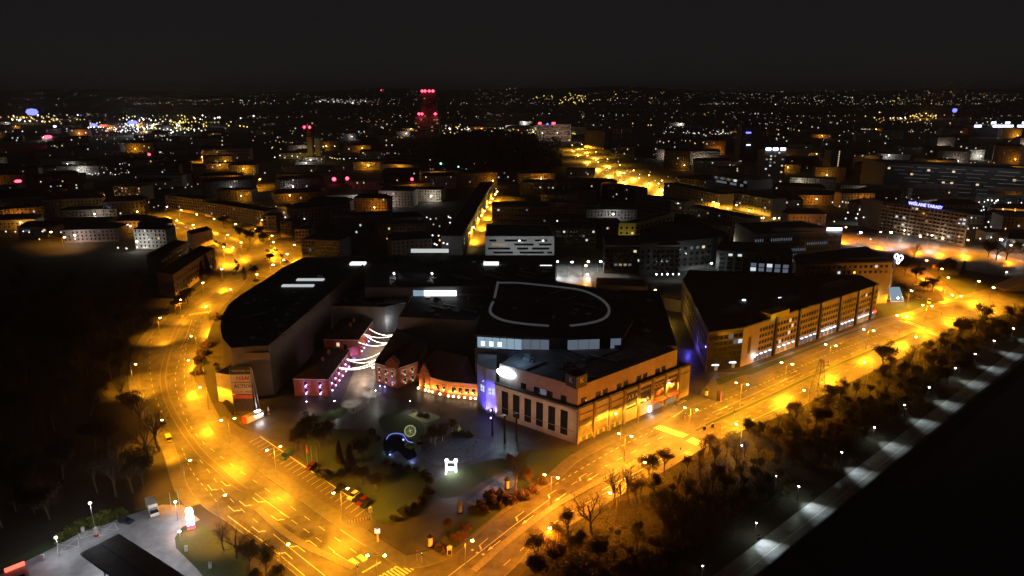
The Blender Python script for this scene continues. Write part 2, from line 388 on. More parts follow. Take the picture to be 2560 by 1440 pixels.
# kerbs and footways
ribbon('kerb', cR, -.25, 0, .02, .15, kerbm); ribbon('kerb', cL, 0, .25, .02, .15, kerbm)
ribbon('kerb', pL, -.25, 0, .02, .15, kerbm); ribbon('kerb', pR, 0, .25, .02, .15, kerbm)
ribbon('footway', cR, -4.6, -.25, .0, .13, paving)
ribbon('footway', cL[:56], .25, 4.2, .0, .13, paving)
ribbon('footway', pL[16:], -4.4, -.25, .0, .13, paving); ribbon('footway', pR[8:], .25, 3.0, .0, .13, paving)
sheet('corner_footway', None, .125, paving, world=[cR[-1], cR[-5], cR[-9]] + W([(940, 1352), (1015, 1390), (1100, 1372), (1150, 1330), (1210, 1285)]) + [pL[20], pL[16], pL[12], pL[8], pL[4], pL[0]])
# mall forecourt, parking strip, lawns, paths
plazaP = [(575, 1015), (600, 1060), (660, 1098), (733, 1182), (850, 1265), (950, 1345), (1015, 1385), (1100, 1368), (1200, 1290), (1350, 1205), (1450, 1140), (1640, 1050), (1725, 1010), (1790, 930), (1700, 760), (1500, 720), (1200, 720), (800, 730), (560, 850), (545, 950)]
sheet('plaza', plazaP, .008, plaza_m)
sheet('parking_strip', [(528, 1060), (560, 1085), (640, 1150), (733, 1222), (850, 1302), (905, 1340), (945, 1300), (905, 1262), (850, 1222), (775, 1168), (700, 1110), (650, 1085), (600, 1068), (560, 1040)], .012, parking_m)
def lawn(pxs, z=.016, m=None, name='lawn'): return sheet(name, None, z, m or grassm, world=smooth(W(pxs + [pxs[0]]), 3)[:-1])
lawn([(905, 836), (985, 834), (972, 870), (948, 905), (938, 950), (930, 985), (915, 1015), (880, 1034), (852, 1012), (862, 985), (880, 940), (895, 890)], .012, mat('alley_glow_tone', (.19, .18, .17), .45, noise=.3, scale=.5, bump=.2, rvar=.15), 'alley_glow_paving')  # paler sheet carries the alley's path of light in its colour
lawn([(770, 1056), (800, 1036), (845, 1019), (868, 1022), (862, 1036), (830, 1052), (790, 1064)])
lawn([(945, 1048), (965, 1036), (1012, 1036), (1045, 1050), (1062, 1075), (1050, 1098), (1025, 1106), (1000, 1085), (960, 1080)])
lawn([(1020, 1037), (1050, 1030), (1080, 1034), (1100, 1043), (1080, 1053), (1060, 1056), (1040, 1047)], .02, mat('sand_bed', (.30, .29, .17), .9, noise=.2, scale=1.5), 'sand_bed')
lawn([(1086, 1228), (1095, 1200), (1130, 1182), (1190, 1158), (1255, 1146), (1272, 1160), (1262, 1178), (1210, 1202), (1150, 1238), (1105, 1245)])
lawn([(790, 1190), (760, 1140), (770, 1090), (850, 1072), (930, 1080), (960, 1110), (985, 1150), (1060, 1165), (1078, 1190), (1070, 1240), (1020, 1275), (960, 1312), (905, 1268), (850, 1225)])
lawn([(1280, 1190), (1300, 1130), (1400, 1125), (1440, 1130), (1440, 1150), (1395, 1180), (1345, 1212), (1290, 1222)])
lawn([(1050, 1140), (1085, 1107), (1150, 1095), (1222, 1102), (1232, 1120), (1195, 1145), (1130, 1162), (1080, 1160)], .018, mat('granite_setts', (.10, .11, .125), .4, noise=.4, scale=1.2, bump=.3, rvar=.15), 'granite_terrace')
lawn([(1165, 1256), (1215, 1218), (1272, 1180), (1290, 1186), (1290, 1212), (1240, 1236), (1190, 1262)], .018, mat('pale_path', (.15, .16, .18), .4, noise=.35, scale=.8, rvar=.15), 'garden_path')
lawn([(958, 1100), (975, 1086), (1008, 1088), (1035, 1102), (1060, 1108), (1035, 1118), (1042, 1140), (1018, 1150), (995, 1128), (970, 1140), (960, 1125)], .022, pondm, 'pond')
lawn([(1090, 1360), (1130, 1318), (1200, 1262), (1262, 1236), (1310, 1232), (1330, 1222), (1250, 1280), (1190, 1328), (1150, 1362), (1110, 1380)], .14)
sheet('mall_driveway', [(1600, 1085), (1668, 1036), (1640, 1008), (1672, 985), (1722, 1000), (1750, 985), (1800, 975), (1760, 1008), (1690, 1045)], .026, asphalt)
sheet('office_forecourt', [(1730, 1010), (1790, 930), (1850, 930), (2000, 872), (2150, 815), (2200, 795), (2290, 775), (2180, 822), (2050, 876), (1900, 940), (1800, 982)], .01, paving)
lawn([(1790, 948), (1860, 926), (1990, 882), (2120, 832), (2190, 812), (2180, 822), (2040, 876), (1900, 930), (1850, 940), (1800, 962)], .02)
sheet('park_lawn', None, .005, mat('park_grass', (.020, .024, .011), .95, scale=.12, col2=(.034, .032, .017)), world=[p for p in offset(pR[6:], 3.2)] + [rB - rn * 16, rA - rn * 16])
# promenade on the river bank
pm = MB(); c0 = at(1848, 1440); c1 = at(2545, 893); pdv = (c1 - c0).normalized(); pn = Vector((pdv.y, -pdv.x, 0))
riv_d = (r0 - c0).dot(pn)
q0, q1 = c0 - pdv * 120, c1 + pdv * 500
prom = sheet('promenade', None, .03, promm, world=[q0 - pn * 4.4, q1 - pn * 4.4, q1 + pn * (riv_d - .2), q0 + pn * (riv_d - .2)])
link('lane_marking', UQ_paint, prom, tuple((q0 + q1) / 2 + Vector((0, 0, .036))), math.atan2(pdv.y, pdv.x), ((q1 - q0).length, .14, 1))
# interchange beyond the hotel
sheet('junction_road', [(2040, 602), (2130, 580), (2230, 584), (2340, 605), (2560, 652), (2600, 662), (2600, 712), (2560, 700), (2420, 676), (2310, 655), (2262, 636), (2180, 622)], .024, asphalt)
sheet('slip_road', [(2255, 678), (2275, 664), (2310, 672), (2345, 700), (2395, 735), (2470, 745), (2420, 752), (2330, 790), (2270, 800), (2350, 770), (2362, 750), (2345, 725), (2310, 702)], .026, asphalt)
sheet('junction_lawn', [(2330, 668), (2400, 680), (2560, 706), (2560, 720), (2500, 735), (2440, 742), (2395, 728), (2350, 695)], .006, grassm)
sheet('hotel_lawn', [(2200, 770), (2240, 762), (2330, 745), (2345, 755), (2335, 768), (2280, 788), (2210, 798)], .006, grassm)
# far avenue, side street, streets on the left
sheet('avenue', [(1425, 372), (1440, 400), (1458, 432), (1488, 458), (1560, 475), (1650, 505), (1760, 545), (1850, 585), (1890, 580), (1860, 540), (1800, 510), (1700, 478), (1650, 458), (1578, 430), (1528, 400), (1468, 368)], .02, asphalt2)
sheet('side_street', [(1160, 640), (1212, 640), (1230, 570), (1258, 482), (1238, 478), (1215, 520), (1180, 590)], .02, asphalt2)
sheet('car_park', [(612, 640), (640, 600), (690, 586), (752, 600), (770, 640), (730, 668), (690, 700), (640, 690), (620, 665)], .014, asphalt)
sheet('upper_street', [(552, 625), (600, 624), (612, 606), (560, 585), (500, 572), (440, 552), (400, 530), (380, 538), (430, 566), (500, 592), (530, 605)], .018, asphalt2)
sheet('bazaar_street', [(380, 528), (520, 556), (600, 578), (660, 590), (670, 575), (560, 545), (430, 515), (390, 512)], .016, asphalt2)
sheet('side_yard', [(1392, 716), (1392, 650), (1420, 640), (1500, 648), (1508, 668), (1475, 690), (1480, 720)], .014, asphalt)
sheet('west_lane', [(95, 570), (150, 590), (205, 610), (210, 600), (150, 575), (100, 560)], .02, asphalt2)
# petrol station forecourt
sheet('station_forecourt', None, .03, conc, world=W([(-60, 1470), (60, 1405), (130, 1372), (205, 1330), (280, 1300), (340, 1282), (405, 1262), (455, 1262), (500, 1300), (455, 1318), (437, 1345), (440, 1370), (480, 1410), (540, 1470), (600, 1560), (-60, 1620)]))
lawn([(460, 1322), (500, 1312), (560, 1345), (610, 1400), (640, 1470), (540, 1468), (480, 1408), (443, 1372), (440, 1345)], .034)
lawn([(-60, 1460), (-60, 1440), (60, 1385), (160, 1335), (250, 1300), (330, 1275), (440, 1240), (466, 1262), (400, 1258), (340, 1278), (275, 1296), (205, 1326), (130, 1368), (60, 1400)], .036)

# ---- road markings, each dash a piece of its own
def dash(parent, p, d, ln, w, z=.026): link('lane_marking', UQ_paint, parent, (p.x, p.y, z), math.atan2(d.y, d.x), (ln, w, 1))
def dashes(parent, pxs, ln=3.0, gap=4.5, w=.16, z=.026, sm=True):
    pts = smooth(W(pxs), 6) if sm and len(pxs) > 2 else W(pxs); t = 0.0; nxt = ln / 2
    for a, b in zip(pts, pts[1:]):
        s = (b - a).length
        if s < 1e-4: continue
        d = (b - a) / s
        while nxt <= t + s:
            dash(parent, a + d * (nxt - t), d, ln, w, z); nxt += ln + gap
        t += s
def solid(parent, pxs, w=.16, z=.026): link('solid_line', (lambda g: (ribbon('', smooth(W(pxs), 5), -w / 2, w / 2, z, z, None, mb=g), g)[1])(MB()).mesh('solid_line', paint), parent)
ar = MB(); ar.face([(-2.4, -.1, 0), (.6, -.1, 0), (.6, .1, 0), (-2.4, .1, 0)]); ar.face([(.6, -.45, 0), (2.2, 0, 0), (.6, .45, 0)]); arrow_me = ar.mesh('turn_arrow', paint)
at_ = MB(); at_.face([(-2.4, -.1, 0), (.9, -.1, 0), (.9, .1, 0), (-2.4, .1, 0)]); at_.face([(.5, .1, 0), (.9, .1, 0), (1.3, .7, 0), (.9, .7, 0)]); at_.face([(.7, .7, 0), (1.5, .7, 0), (1.7, 1.4, 0)]); arrow2_me = at_.mesh('turn_arrow', paint)
def arrow(px, py, tx, ty, kind=0):
    p = at(px, py); q = at(tx, ty); d = q - p
    link('turn_arrow', arrow2_me if kind else arrow_me, road, (p.x, p.y, .0265), math.atan2(d.y, d.x), (1.25, 1.25, 1))
dashes(road, [(575, 735), (520, 785), (478, 835), (452, 890), (438, 945), (450, 1007), (468, 1052), (500, 1098), (540, 1132), (600, 1177), (673, 1228), (753, 1285), (843, 1348), (890, 1382)])
dashes(road, [(490, 800), (470, 850), (461, 900), (462, 960), (468, 990)])
dashes(road, [(700, 1280), (757, 1320), (818, 1365), (850, 1390)], 3.0, 3.2)
dashes(road, [(500, 1150), (527, 1185), (555, 1223), (592, 1263), (640, 1303), (667, 1327)])
dashes(road, [(455, 1120), (475, 1170), (500, 1205), (522, 1230), (542, 1255)], 2, 2)
dashes(road, [(420, 760), (388, 815), (375, 880), (378, 950), (395, 1010), (425, 1065)])
solid(road, [(637, 1233), (680, 1264), (723, 1295)]); solid(road, [(683, 1335), (740, 1382), (813, 1440)], .2); solid(road, [(655, 1352), (706, 1393), (762, 1440)], .2)
solid(road, [(570, 1290), (610, 1320), (655, 1352)], .2); solid(road, [(833, 1380), (852, 1392), (870, 1402)])
solid(road, [(480, 800), (466, 840), (452, 870)], .14); solid(road, [(850, 1324), (885, 1347), (917, 1367)], .2)
for a in [(563, 1212, 580, 1226, 1), (643, 1253, 662, 1268, 1), (610, 1262, 630, 1278, 1), (582, 1275, 600, 1290, 1), (643, 1327, 662, 1342, 1), (777, 1355, 757, 1340, 1), (747, 1368, 727, 1353, 1), (717, 1385, 700, 1370, 1), (690, 1298, 710, 1312, 1), (527, 1222, 540, 1238, 1)]: arrow(*a)
dashes(road, [(1389, 1211), (1460, 1168), (1550, 1117), (1644, 1072)], 1.6, 1.6, .22)
dashes(road, [(1720, 1040), (1800, 1005), (1900, 962), (2050, 895), (2200, 836)], 1.6, 1.8, .2)
dashes(road, [(1428, 1212), (1489, 1178), (1581, 1131), (1655, 1093)]); solid(road, [(1122, 1440), (1200, 1380), (1290, 1310), (1372, 1250)], .2)
dashes(road, [(1259, 1414), (1294, 1383), (1350, 1333), (1425, 1281), (1500, 1240), (1600, 1187), (1690, 1138)]); solid(road, [(1506, 1225), (1597, 1178), (1680, 1132)], .2)
solid(road, [(1750, 1112), (1850, 1065), (1950, 1018)], .2); dashes(road, [(1760, 1050), (1900, 988), (2050, 920), (2200, 853)]); dashes(road, [(1770, 1085), (1900, 1028), (2050, 958), (2200, 888)])
solid(road, [(1780, 1032), (1900, 978), (2000, 933)], .14)
for a in [(1234, 1365, 1215, 1380), (1319, 1300, 1299, 1315), (1400, 1244, 1380, 1258), (1481, 1194, 1460, 1207), (1294, 1290, 1275, 1304, 1), (1203, 1360, 1185, 1375, 1), (1375, 1235, 1355, 1248, 1), (1452, 1192, 1432, 1204, 1), (1985, 930, 2005, 921), (1960, 950, 1980, 941), (1810, 1020, 1830, 1011)]: arrow(*a)
for x, y in ((1181, 1375), (1193, 1382), (1208, 1386), (1220, 1391)):
    p = at(x, y); q = at(x + 20, y - 16); dash(road, p, q - p, .7, .7)
def zebra(p0, p1, sd0, sd1, n, ln, w, parent=None):
    a = at(*p0); b = at(*p1); d = at(*sd1) - at(*sd0)
    for i in range(n):
        p = a.lerp(b, (i + .5) / n); link('crossing_stripe', UQ_paint, parent or road, (p.x, p.y, .031), math.atan2(d.y, d.x), (ln, w, 1))
zebra((1024, 1414), (925, 1475), (990, 1409), (1019, 1428), 13, 4.4, .5); zebra((1012, 1404), (925, 1455), (950, 1440), (970, 1428), 9, .8, .55)
zebra((952, 1405), (905, 1432), (990, 1409), (1010, 1396), 6, .9, .5)
zebra((1640, 1066), (1715, 1091), (1644, 1072), (1550, 1117), 13, 4.2, .5); zebra((1722, 1097), (1762, 1116), (1644, 1072), (1550, 1117), 7, 4.2, .5)
zebra((1672, 1040), (1700, 1018), (1640, 1040), (1680, 1055), 7, 5.0, .5); zebra((1704, 1015), (1722, 1003), (1690, 1020), (1730, 1036), 5, 4.5, .5)
zebra((2262, 802), (2310, 822), (2250, 835), (2350, 795), 8, 4.0, .5); zebra((2318, 828), (2352, 842), (2250, 835), (2350, 795), 6, 4.0, .5)
zebra((455, 790), (526, 779), (470, 790), (485, 778), 11, 4.0, .5)
# marked bays on the parking strip
bays = tag(link('parking_bay_lines', MB().face([(p.x, p.y, .016) for p in W([(650, 1092), (652, 1091), (917, 1270), (915, 1272)])]).mesh('parking_bay_lines', paint)), kind='structure')
ba, bb = at(650, 1092), at(916, 1271); bd = (at(905, 1300) - at(930, 1281)).normalized()
for i in range(25):
    p = ba.lerp(bb, i / 24); q = p + bd * 2.4; dash(bays, q, bd, 4.6, .12, .018)
for x, y, r in ((905, 1395, 0), (884, 1404, 0)):      # bus lane pads painted by the crossing
    p = at(x, y); d = at(x + 20, y + 15) - p; link('painted_pad', UQ_paint, road, (p.x, p.y, .0262), math.atan2(d.y, d.x), (3.2, 1.6, 1))
st = bpy.data.objects['station_forecourt']
for cx, cy_, w_, h_ in ((220, 1335, 22, 0), (268, 1329, 22, 0), (170, 1370, 26, 0)):
    a = at(cx - w_, cy_ + 2); b = at(cx + w_, cy_ - 14); dv = (b - a).normalized(); pv = Vector((-dv.y, dv.x, 0)) * 2.4; L = (b - a).length; m_ = (a + b) / 2
    for s in (-1, 1):
        dash(st, m_ + pv * s, dv, L, .18, .036); dash(st, m_ + dv * (L / 2 * s), pv, 4.9, .18, .0365)
        dg = dv * L + pv * (2 * s); dash(st, m_, dg, dg.length, .15, .037)

prg = random.Random(31)
patchm = mat('asphalt_patch', (.055, .053, .05), .6, noise=.3, scale=.6); UQ_patch = unit_quad('asphalt_patch', patchm); mh = MB().lathe([(.34, 0), (0, .004)], 12).mesh('manhole_cover', mat('cast_iron', (.05, .048, .045), .5))
def interp(l, t): k = t * (len(l) - 1); i = min(int(k), len(l) - 2); return l[i].lerp(l[i + 1], k - i), (l[i + 1] - l[i])
for k in range(46):
    A_, B2_ = (cL, cR) if k % 2 else (pR[6:], pL[6:]); u = prg.uniform(.08, .95); a, d = interp(A_, u); b, d2 = interp(B2_, u); v_ = prg.uniform(.12, .88); p = a.lerp(b, v_); d = d + d2
    if k % 3: link('asphalt_patch', UQ_patch, road, (p.x, p.y, .0225 + k * .00004), math.atan2(d.y, d.x), (prg.uniform(2, 9), prg.uniform(.8, 2.6), 1))
    else: link('manhole_cover', mh, road, (p.x, p.y, .025))
# ================================================================ STREET LAMPS
def lamp_proto(kind):
    """local frame: pole base at origin, arm reaching along +x"""
    root = thing('street_lamp', '', 'street lamp', (0, 0, 0))
    H_ = 10.0 if kind != 'park' else 5.0
    link('base', MB().lathe([(.0, .5), (.16, .5), (.2, 0), (0, 0)], 8).mesh('base', steel), root)
    link('pole', MB().tube([(0, 0, 0), (0, 0, H_ * .5), (0, 0, H_ - .2)], [.11, .09, .06], 7).mesh('pole', steel), root)
    heads = {'single': [1], 'double': [1, -1], 'park': [0], 'ball': [0]}[kind]
    for s in heads:
        if s:
            link('arm', MB().tube([(0, 0, H_ - .3), (s * .7, 0, H_ + .05), (s * 1.9, 0, H_ + .15)], .045, 5).mesh('arm', steel), root)
            hd = link('lamp_head', MB().prism([(s * 1.6, -.16), (s * 2.6, -.13), (s * 2.6, .13), (s * 1.6, .16)], H_ + .05, H_ + .24).mesh('lamp_head', steel), root)
            link('lens', MB().lathe([(0, -.30), (.22, -.26), (.42, -.1), (.46, .04), (.40, .12), (0, .16)], 10, (s * 2.15, 0, H_ - .02)).mesh('lens', G_sod), hd)
        else:
            hd = link('lamp_head', MB().lathe([(0, .3), (.3, .2), (.36, .1), (.1, 0)], 10, (0, 0, H_ - .1)).mesh('lamp_head', blackm), root)
            link('lens', MB().lathe([(0, -.22), (.2, -.16), (.26, 0), (.2, .1), (0, .12)], 10, (0, 0, H_ - .15)).mesh('lens', G_wht), hd)
    return root
LK = 3.75
PROTO = {k: lamp_proto(k) for k in ('single', 'double', 'park')}
_used = set()
LENS = {}
def lamp(px, py, kind, ang, label, group, power=9000, col=SOD, h=10.0, lens=None, light=True, spot=154, big=1.0, omni=0):
    """px, py: where the lit head shows; ang: way the arm points, degrees"""
    p = at(px, py, h); a = math.radians(ang)
    src = PROTO[kind]
    r = copy_tree(src); off = 2.15 if kind != 'park' else 0
    r.location = (p.x - math.cos(a) * off, p.y - math.sin(a) * off, 0); r.rotation_euler = (0, 0, a)
    if kind != 'park' and h != 10.0: r.scale = (1, 1, h / 10.0)
    tag(r, label, 'street lamp', group)
    if lens or big != 1.0:
        for hd in r.children:
            if hd.name.startswith('lamp_head'):
                for l in hd.children:
                    key = (l.data.name, lens.name if lens else '', big)
                    if key not in LENS:
                        me = l.data.copy()
                        if lens: me.materials[0] = lens
                        if big != 1.0:
                            c = sum((v.co for v in me.vertices), Vector()) / len(me.vertices)
                            for v in me.vertices: v.co = c + (v.co - c) * big
                        LENS[key] = me
                    l.data = LENS[key]
    if light:
        for s in ([1, -1] if kind == 'double' else [1]):
            lamp_light(r, 'light', (off * s, 0, 9.0), LK * power * (1 if kind != 'double' else (.62 if s == 1 else .38)), col, spot, batwing=True)
        if omni: lamp_light(r, 'stray_light', (off, 0, 9.0), LK * power * omni, col)
    return r
side = 'lamps along the curved road'
L = [(452, 749), (400, 794), (339, 910), (405, 1049), (475, 1150), (562, 1237), (720, 1360)]
for i, p in enumerate(L):
    lamp(*p, 'single', [-40, -30, 10, 25, 35, 40, 45][i], '%s single sodium lamp on the outer kerb of the curved road, counted towards the crossing' % _ord[i], side, 8500, spot=128)
L = [(577, 723), (515, 766), (478, 840), (471, 900), (500, 968), (553, 1050), (667, 1125), (833, 1232)]
for i, p in enumerate(L):
    k = 'double' if i >= 5 else 'single'
    lamp(*p, k, [140, 150, 170, 180, 190, 200, 215, 215][i], '%s %s sodium lamp on the mall kerb of the curved road, counted towards the crossing' % (_ord[i], k + '-armed'), side, 10500 if k == 'double' else 9000, omni=.16)
lamp(962, 1388, 'double', 0, 'two-armed sodium lamp with bright heads at the zebra crossing on the corner', 'lamps at the corner crossing', 8000, h=10)
L = [(507, 707), (554, 672), (582, 619), (559, 617), (603, 606), (642, 686)]
for i, p in enumerate(L):
    lamp(*p, 'single', -60, '%s sodium lamp round the tram bend at the head of the curved road' % _ord[i], 'lamps at the head of the curved road', 8000, big=1.3)
# the road by the park
L = [(1181, 1351), (1395, 1194), (1579, 1090), (1742, 1024), (1869, 961), (1981, 910), (2090, 864), (2184, 826), (2267, 791), (2330, 765), (2403, 740)]
for i, p in enumerate(L):
    lamp(*p, 'single' if i == 0 else 'double', -25, '%s two-armed sodium lamp along the park road, counted from the corner crossing' % _ord[i] if i else 'single sodium lamp on the park road nearest the corner crossing', 'lamps along the park road', 12500 if i else 6000, SOD2 if i < 4 else SOD, big=1.15 if i > 4 else 1, omni=.26 if i else 0)
for i, p in enumerate([(1375, 1320), (1525, 1232), (1612, 1155), (1840, 1060), (2010, 975), (2160, 905), (2290, 842), (2455, 770)]):
    lamp(*p, 'single', 150, '%s sodium lamp among the trees on the park edge of the road' % _ord[i], 'lamps on the park edge', 7000, SOD2 if i < 3 else SOD, spot=134, omni=.035)
lamp(1540, 1034, 'single', 150, 'lone pole lamp standing before the RESERVED shop wall', 'lamps before the corner block', 2600, (1, .46, .03), spot=172); lamp(1674, 957, 'single', -30, 'lone pole lamp standing before the striped awnings of the garage entrance', 'lamps before the corner block', 3000, (1, .46, .03), spot=172); lamp(1612, 1000, 'single', -30, 'fill lamp added before the wall between the two lone pole lamps', 'lamps before the corner block', 2600, (1, .46, .03), spot=172)  # third lamp is added to brighten the shop wall
# promenade: white heads that throw their light down on the path
heads = [(2534, 820), (2486, 851), (2438, 884), (2389, 919), (2323, 967), (2262, 1011), (2186, 1067), (2105, 1129), (1997, 1214), (1891, 1305), (1757, 1412)]
for i, p in enumerate(heads):
    r = lamp(*p, 'park', 0, '%s white lamp above the riverside promenade, counted from the far end' % _ord[i], 'white lamps along the promenade', 0, WHT, 5.0, light=False, big=1.25 if i < 5 else 1.0)
    q = Vector((r.location.x, r.location.y, 0)); foot = c0 + pdv * ((q - c0).dot(pdv) - 1.0) - pn * 1.0
    lamp_light(r, 'light', (0, 0, 4.3), 15000, WHT, 74, .12, 1.0, aim=(foot - Vector((q.x, q.y, 4.3))))
    if i in (3, 6, 8, 9): lamp_light(r, 'back_light', (0, 0, 4.3), 420, (.8, 1, .75), 170)
lamp(1855, 1112, 'park', 0, 'small white lamp shining among the trees between the park road and promenade', 'white lamps in the park', 500, WHT, 5.0); lamp(1940, 1195, 'park', 0, 'faint white lamp deep in the dark riverside park trees', 'white lamps in the park', 60, WHT, 4.0, light=False, big=.5)
# interchange
inter = [(2484, 719, 1), (2447, 703, 1), (2371, 694, 0), (2279, 727, 1), (2355, 672, 0), (2317, 651, 0), (2202, 580, 0), (2301, 592, 0), (2357, 596, 0), (2420, 600, 1), (2528, 613, 0), (2115, 568, 0)]
for i, (x, y, yl) in enumerate(inter):
    lamp(x, y, 'single', 20, '%s lamp of the %s beyond the hotel' % (_ord[i], 'grass triangle' if yl else 'orange-lit junction'), 'lamps of the junction', 15000, SOD if yl else SOD2, lens=None if yl else G_sod2, big=1.5)
for i, (x, y) in enumerate([(2152, 581), (2228, 581), (2503, 599), (2261, 576), (2330, 588), (2165, 538), (1958, 513), (2033, 545), (2012, 548)]):
    lamp(x, y, 'single', 0, '%s cold white lamp on the yard before the terraced apartment block' % _ord[i], 'cold white yard lamps', 1900, WHT, lens=G_wht, big=2.2 if i < 3 else 1.3)
# far street and avenue
for i, (x, y) in enumerate([(1243, 479), (1238, 486), (1231, 496), (1225, 506), (1218, 517), (1211, 528), (1204, 539), (1196, 550), (1184, 568), (1176, 582)]):
    lamp(x, y, 'single', 0, '%s sodium lamp down the narrow street behind the mall, counted from its far end' % _ord[i], 'lamps of the narrow street', 12000, SOD, light=(i % 2 == 0), big=1.8, h=9)
avn = smooth(W([(1440, 372), (1462, 385), (1500, 412), (1545, 436), (1600, 456), (1660, 478), (1730, 503), (1800, 528), (1850, 552)]), 3)
for i, p in enumerate(avn):  # evenly spaced lamps, added to brighten the avenue
    q = at(0, 0); sd = 1 if i % 2 else -1; d_ = (avn[min(i + 1, len(avn) - 1)] - avn[max(i - 1, 0)]).normalized(); pp_ = p + Vector((d_.y, -d_.x, 0)) * sd * (13 if i < 14 else 8)
    f_ = pp_.y * math.cos(PITCH) + (CAM_H - 10) * math.sin(PITCH); u_ = pp_.y * math.sin(PITCH) - (CAM_H - 10) * math.cos(PITCH)
    lamp(1280 + FPX * pp_.x / f_, 720 - FPX * u_ / f_, 'single', 0, '%s sodium lamp added along the broad bright avenue, counted from the hill' % (_ord[i] if i < 24 else 'last'), 'added lamps of the broad avenue', 19000 if i < 15 else 10000, (1, .46, .03), light=True, big=1.5, h=10, spot=174)
for i, (x, y, w) in enumerate([(1394, 654, 1), (1430, 655, 1), (1471, 654, 1), (1502, 654, 1), (1465, 664, 0), (1468, 686, 0), (1779, 658, 1), (1638, 725, 0)]):
    lamp(x, y, 'single', 0, '%s %s lamp in the yard behind the drum roof' % (_ord[i], 'white' if w else 'sodium'), 'yard lamps behind the drum roof', 1100, WHT if w else SOD, lens=G_wht if w else None, big=1.6, h=8)
west = [(492, 536), (417, 517), (453, 525), (535, 547), (589, 560), (442, 551), (483, 562), (655, 550), (639, 572), (526, 575), (569, 587), (683, 605), (680, 589), (683, 662), (718, 635), (736, 612), (709, 650)]
for i, (x, y) in enumerate(west):
    lamp(x, y, 'single', 0, '%s sodium lamp in the %s' % (_ord[i], 'housing street beyond the bend' if i < 11 else 'car park by the long hall roof'), 'lamps of the housing streets', 9000 if i < 11 else 7000, SOD, light=True, big=1.5, h=9)
for i, (x, y) in enumerate([(96, 566), (127, 580), (161, 593), (18, 474), (169, 468), (300, 515), (230, 500), (258, 487), (650, 448), (700, 446), (752, 450), (628, 456), (505, 392), (540, 392), (600, 388)]):
    lamp(x, y, 'single', 0, '%s sodium lamp by the old town houses beyond the dark wood' % _ord[i], 'lamps of the old town', 14000 if i > 8 else (2200 if i < 3 else 5500), SOD, light=True, big=1.8, h=9)
for k in PROTO.values():
    for ch in list(k.children_recursive): bpy.data.objects.remove(ch)
    bpy.data.objects.remove(k)

# ================================================================ THE SHOPPING CENTRE
def v2(p): return (p[0], p[1])
# -- corner block with the K cube
A, B_, C_ = at(1440, 1110), at(1238, 1040), at(1721, 987)
dAB = (B_ - A).normalized(); dAC = (C_ - A).normalized()
C2 = C_ + Vector((-.65, .76, 0)) * 34; B2 = B_ + Vector((.5, .86, 0)) * 40
kk = thing('shopping_centre_corner_block', 'shopping centre corner block with tall dark windows, shop posters and a rooftop letter cube', 'building', (*v2((A + C2) / 2), 0))
poly = [v2(B_), v2(A), v2(C_), v2(C2), v2(B2)]
part('wall', MB().prism(poly, 0, 13.4, top=False), beige, kk)
part('terrace', MB().prism(inset(poly, .1), 13.2, 13.4), roof_d, kk)
up = [v2(B_ - dAB * .6 + dAC * 1.6), v2(A + dAB * 1.0 + dAC * 1.4), v2(C_ - dAC * 7 + dAB * 1.6), v2(C2 - dAC * 4), v2(B2 + dAC)]
part('attic_wall', MB().prism(up, 13.4, 21.0, top=False), pinkw, kk)
part('roof', MB().prism(inset(up, .3), 20.4, 20.7), roof_g, kk)
pp = MB()
for i in range(2):
    q = inset(up, .5); pp.prism([up[i], up[i + 1], q[i + 1], q[i]], 21.0, 21.5)
part('parapet', pp, pinkw, kk)
# dark band under the set-back storey, tall windows, pilasters
part('shadow_gap', MB().box((*v2((A + B_) / 2 - Vector((dAB.y, -dAB.x, 0)) * 0), 13.75), ((A - B_).length, .5, .7), math.atan2(dAB.y, dAB.x)), signk, kk)
facade(kk, B_, A, [6.9], 6, 3.0, 9.4, 'dark', name='tall_window', t0=.06, t1=.93)
facade(kk, B_, A, [12.7], 1, (A - B_).length, .35, 'trim', name='cornice', out=.15, thick=.3)
facade(kk, B_, A, [4.6], 1, (A - B_).length * .97, .18, 'brown', name='string_course', out=.1)
facade(kk, A, C_, [6.7], 8, .9, 15.2, 'brown', name='pilaster', out=.35, thick=.8, t0=-.055, t1=.945)
facade(kk, A, C_, [13.7], 1, (C_ - A).length, .9, 'black', name='shadow_gap', out=.08)
facade(kk, A, C_, [10.9], 1, (C_ - A).length, .3, 'brown', name='cornice', out=.2, thick=.4)
facade(kk, up[1], up[2], [15.4], 14, 2.6, 2.2, lambda i, r: 'dark' if i % 3 != 1 else None, name='attic_window', t0=.02, t1=.95)
facade(kk, up[0], up[1], [15.4], 9, 2.4, 2.2, lambda i, r: 'dark' if i % 2 else 'cool2' if i == 4 else None, name='attic_window', t0=.2, t1=.96)
nAC = Vector((dAC.y, -dAC.x, 0)); LAC = (C_ - A).length; rzAC = math.atan2(dAC.y, dAC.x); og = kk.location
def onwall(t, z, out=.1): p = A + dAC * (LAC * t) + nAC * out; return (p.x - og.x, p.y - og.y, z)
def board(name, t, z, w, h, m, out=.18):
    mb = MB().box((0, 0, 0), (w, .2, h)); return link(name, mb.mesh(name, m), kk, onwall(t, z, out), rzAC)
bw = LAC / 8
bt = lambda k: (k + .5) / 8
board('shop_window', bt(0), 3.4, bw - 1.6, 4.6, mat('louvre_panel', (.22, .19, .10), .6, noise=.4, scale=.7)); board('shop_window', bt(1), 3.4, bw - 1.6, 4.6, MT['louvre_panel']); board('shop_window', bt(2), 4.0, bw - 1.6, 6.0, MT['louvre_panel'])
for k in range(3): board('sign_band', bt(k), 1.1, bw - 1.2, 1.6, mat('sign_band_brown', (.10, .085, .05), .6) if k == 0 else MT['sign_band_brown'], .3)
